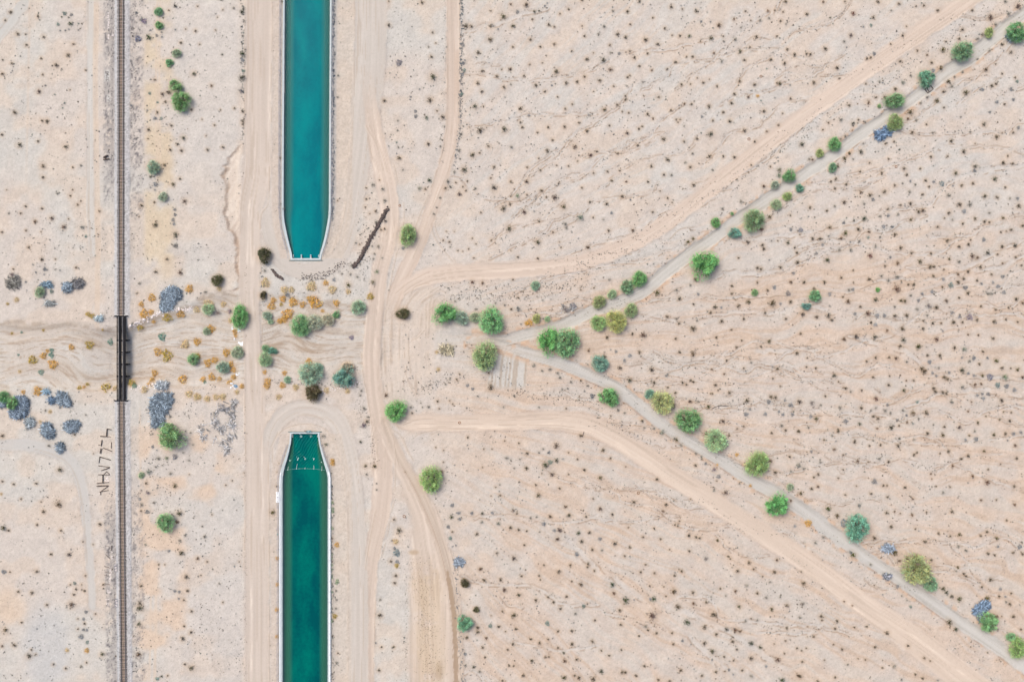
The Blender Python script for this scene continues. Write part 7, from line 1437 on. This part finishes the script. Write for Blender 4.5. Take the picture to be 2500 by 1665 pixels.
stones([[(625, 830), (650, 860)], [(620, 920), (670, 905), (640, 960), (680, 990)], [(610, 1060), (660, 1040), (625, 1100), (665, 1115)], [(600, 1180), (655, 1165), (620, 1220)], [(610, 1290), (650, 1300)], [(660, 470), (715, 480), (680, 520), (715, 560), (665, 575)], [(680, 350), (725, 360), (700, 400)]], zz3, 'white stones in a long column of rough letters low beside the rails', M_STONE_W, (.09, .15))

# ring mounds, tarp and scraps
def ring(x, y, r):
    mb = MB(); n = 14; mb.tube([(r * math.cos(6.283 * k / n), r * math.sin(6.283 * k / n), .03) for k in range(n + 1)], .11, 6); return mb.link('ring_mound', simple_ring, None, PG(x, y))
simple_ring = simple_mat('ring_soil', alb((166, 118, 84)), var=.2)
for (tl, a, b, r, lb) in (('C3', 605, 940, 10, 'small brown ring on the lower graded track'), ('C2', 60, 382, 9, 'small red-brown ring on the curved road above a yellow-green tree'), ('D1', 1290, 1160, 10, 'small brown ring beside the upper graded track'), ('D1', 1390, 638, 9, 'small faint ring on the north plain'), ('C4', 90, 203, 10, 'small brown ring on the southern fork'), ('D3', 370, 1306, 10, 'small orange ring south of the lower graded track'), ('E1', 810, 1390, 9, 'small ring among creosote east of the upper wash')):
    x0, y0, k = TT(tl); tag(ring(x0 + a / k, y0 + b / k, r / k * S), lb, 'mound')
tz = lambda x, y: (540 + x / 22.4, 900 + y / 22.4)
def sheet(poly, mat, parent, z):
    rg = random.Random(len(poly) + int(poly[0][0])); V = []; F = []; n = len(poly); c = np.mean(np.array(poly), 0)
    for k, s in enumerate((1.0, .5)):
        for p in poly:
            q_ = c + (np.array(p) - c) * s; x, y = tz(*q_); V.append((wx(x) - tox, wy(y) - toy, z + rg.uniform(0, .25) * (1.4 - s)))
    V.append((wx(tz(*c)[0]) - tox, wy(tz(*c)[1]) - toy, z + .25))
    for i in range(n): F.append((i, (i + 1) % n, n + (i + 1) % n, n + i)); F.append((n + i, n + (i + 1) % n, 2 * n))
    me = bpy.data.meshes.new('sheet'); me.from_pydata(V, [], F); me.update(); return link('sheet', me, mat, parent)
tg = PG(*tz(740, 960)); tox, toy, _ = tg
tarp = empty('crumpled_tarp', tg, 'crumpled blue and white tarp dumped west of the canal road', 'tarp')
sheet([(690, 880), (760, 860), (850, 880), (905, 950), (890, 1040), (800, 1050), (700, 1000)], M_TARP, tarp, .05)
for pl in ([(455, 820), (520, 755), (610, 770), (660, 820), (610, 850), (540, 850)], [(600, 930), (660, 870), (690, 920), (660, 1010), (610, 990)], [(680, 1020), (760, 1060), (805, 1130), (750, 1165), (700, 1090)], [(490, 1000), (550, 970), (590, 1030), (540, 1110), (495, 1070)]): sheet(pl, M_WHITE, tarp, .02)
for (tl, a, b, r, lb) in (('B3', 322, 80, 14, 'white scrap of rubbish under the tall bright green tree'), ('B3', 380, 95, 18, 'white scrap by the verge below the tall bright green tree'), ('B3', 347, 178, 12, 'white scrap among small orange bushes'), ('B3', 398, 220, 28, 'pale rubbish heap above a silvery bush'), ('B3', 372, 508, 16, 'white scrap beside the column of orange bushes')):
    x0, y0, k = TT(tl); x, y = x0 + a / k, y0 + b / k; px, py, pz = PG(x, y, .1); mb = MB(); rg = random.Random(a)
    for _ in range(5): mb.box((rg.gauss(0, r / k * S * .45), rg.gauss(0, r / k * S * .45), .08 + rg.random() * .1), (r / k * S * rg.uniform(.5, 1.0), r / k * S * rg.uniform(.4, .8), .06), rg.random() * 3)
    tag(mb.link('rubbish_scrap', M_WHITE, None, (px, py, pz)), lb, 'rubbish')

# tell alike pieces apart by their order
ORDW = ['first', 'second', 'third', 'fourth', 'fifth', 'sixth', 'seventh', 'eighth', 'ninth', 'tenth', 'eleventh', 'twelfth', 'thirteenth', 'fourteenth', 'fifteenth', 'sixteenth', 'seventeenth', 'eighteenth', 'nineteenth', 'twentieth', 'twenty-first', 'twenty-second', 'twenty-third', 'twenty-fourth', 'twenty-fifth', 'twenty-sixth', 'twenty-seventh', 'twenty-eighth', 'twenty-ninth', 'thirtieth', 'thirty-first', 'thirty-second', 'thirty-third', 'thirty-fourth', 'thirty-fifth', 'thirty-sixth']
def relabel(group, phrase, axis):
    L = [o for o in COL.objects if o.get('group') == group]
    L.sort(key=lambda o: o.location.x if axis == 'left' else -o.location.y)
    for i, o in enumerate(L): o['label'] = '%s %s counted from the %s' % (ORDW[i], phrase, axis)
relabel('logs laid as letters', 'dark log in the row of log letters below the bridge', 'top')
relabel('logs square to the rails', 'grey log beside the rails low on the left', 'top')
relabel('white rocks on the bank', 'chalk-white rock on the wash bank by the bridge', 'left')
relabel('buoys upstream of the boom', 'white buoy at the point of a wake', 'left')
relabel('poles of the broken frame', 'brown pole of the broken frame in the upper wash', 'left')
relabel('black log clump', 'short black log of the clump beside the upper rails', 'top')
relabel('curved dead branch', 'length of the dark curved dead branch', 'left')
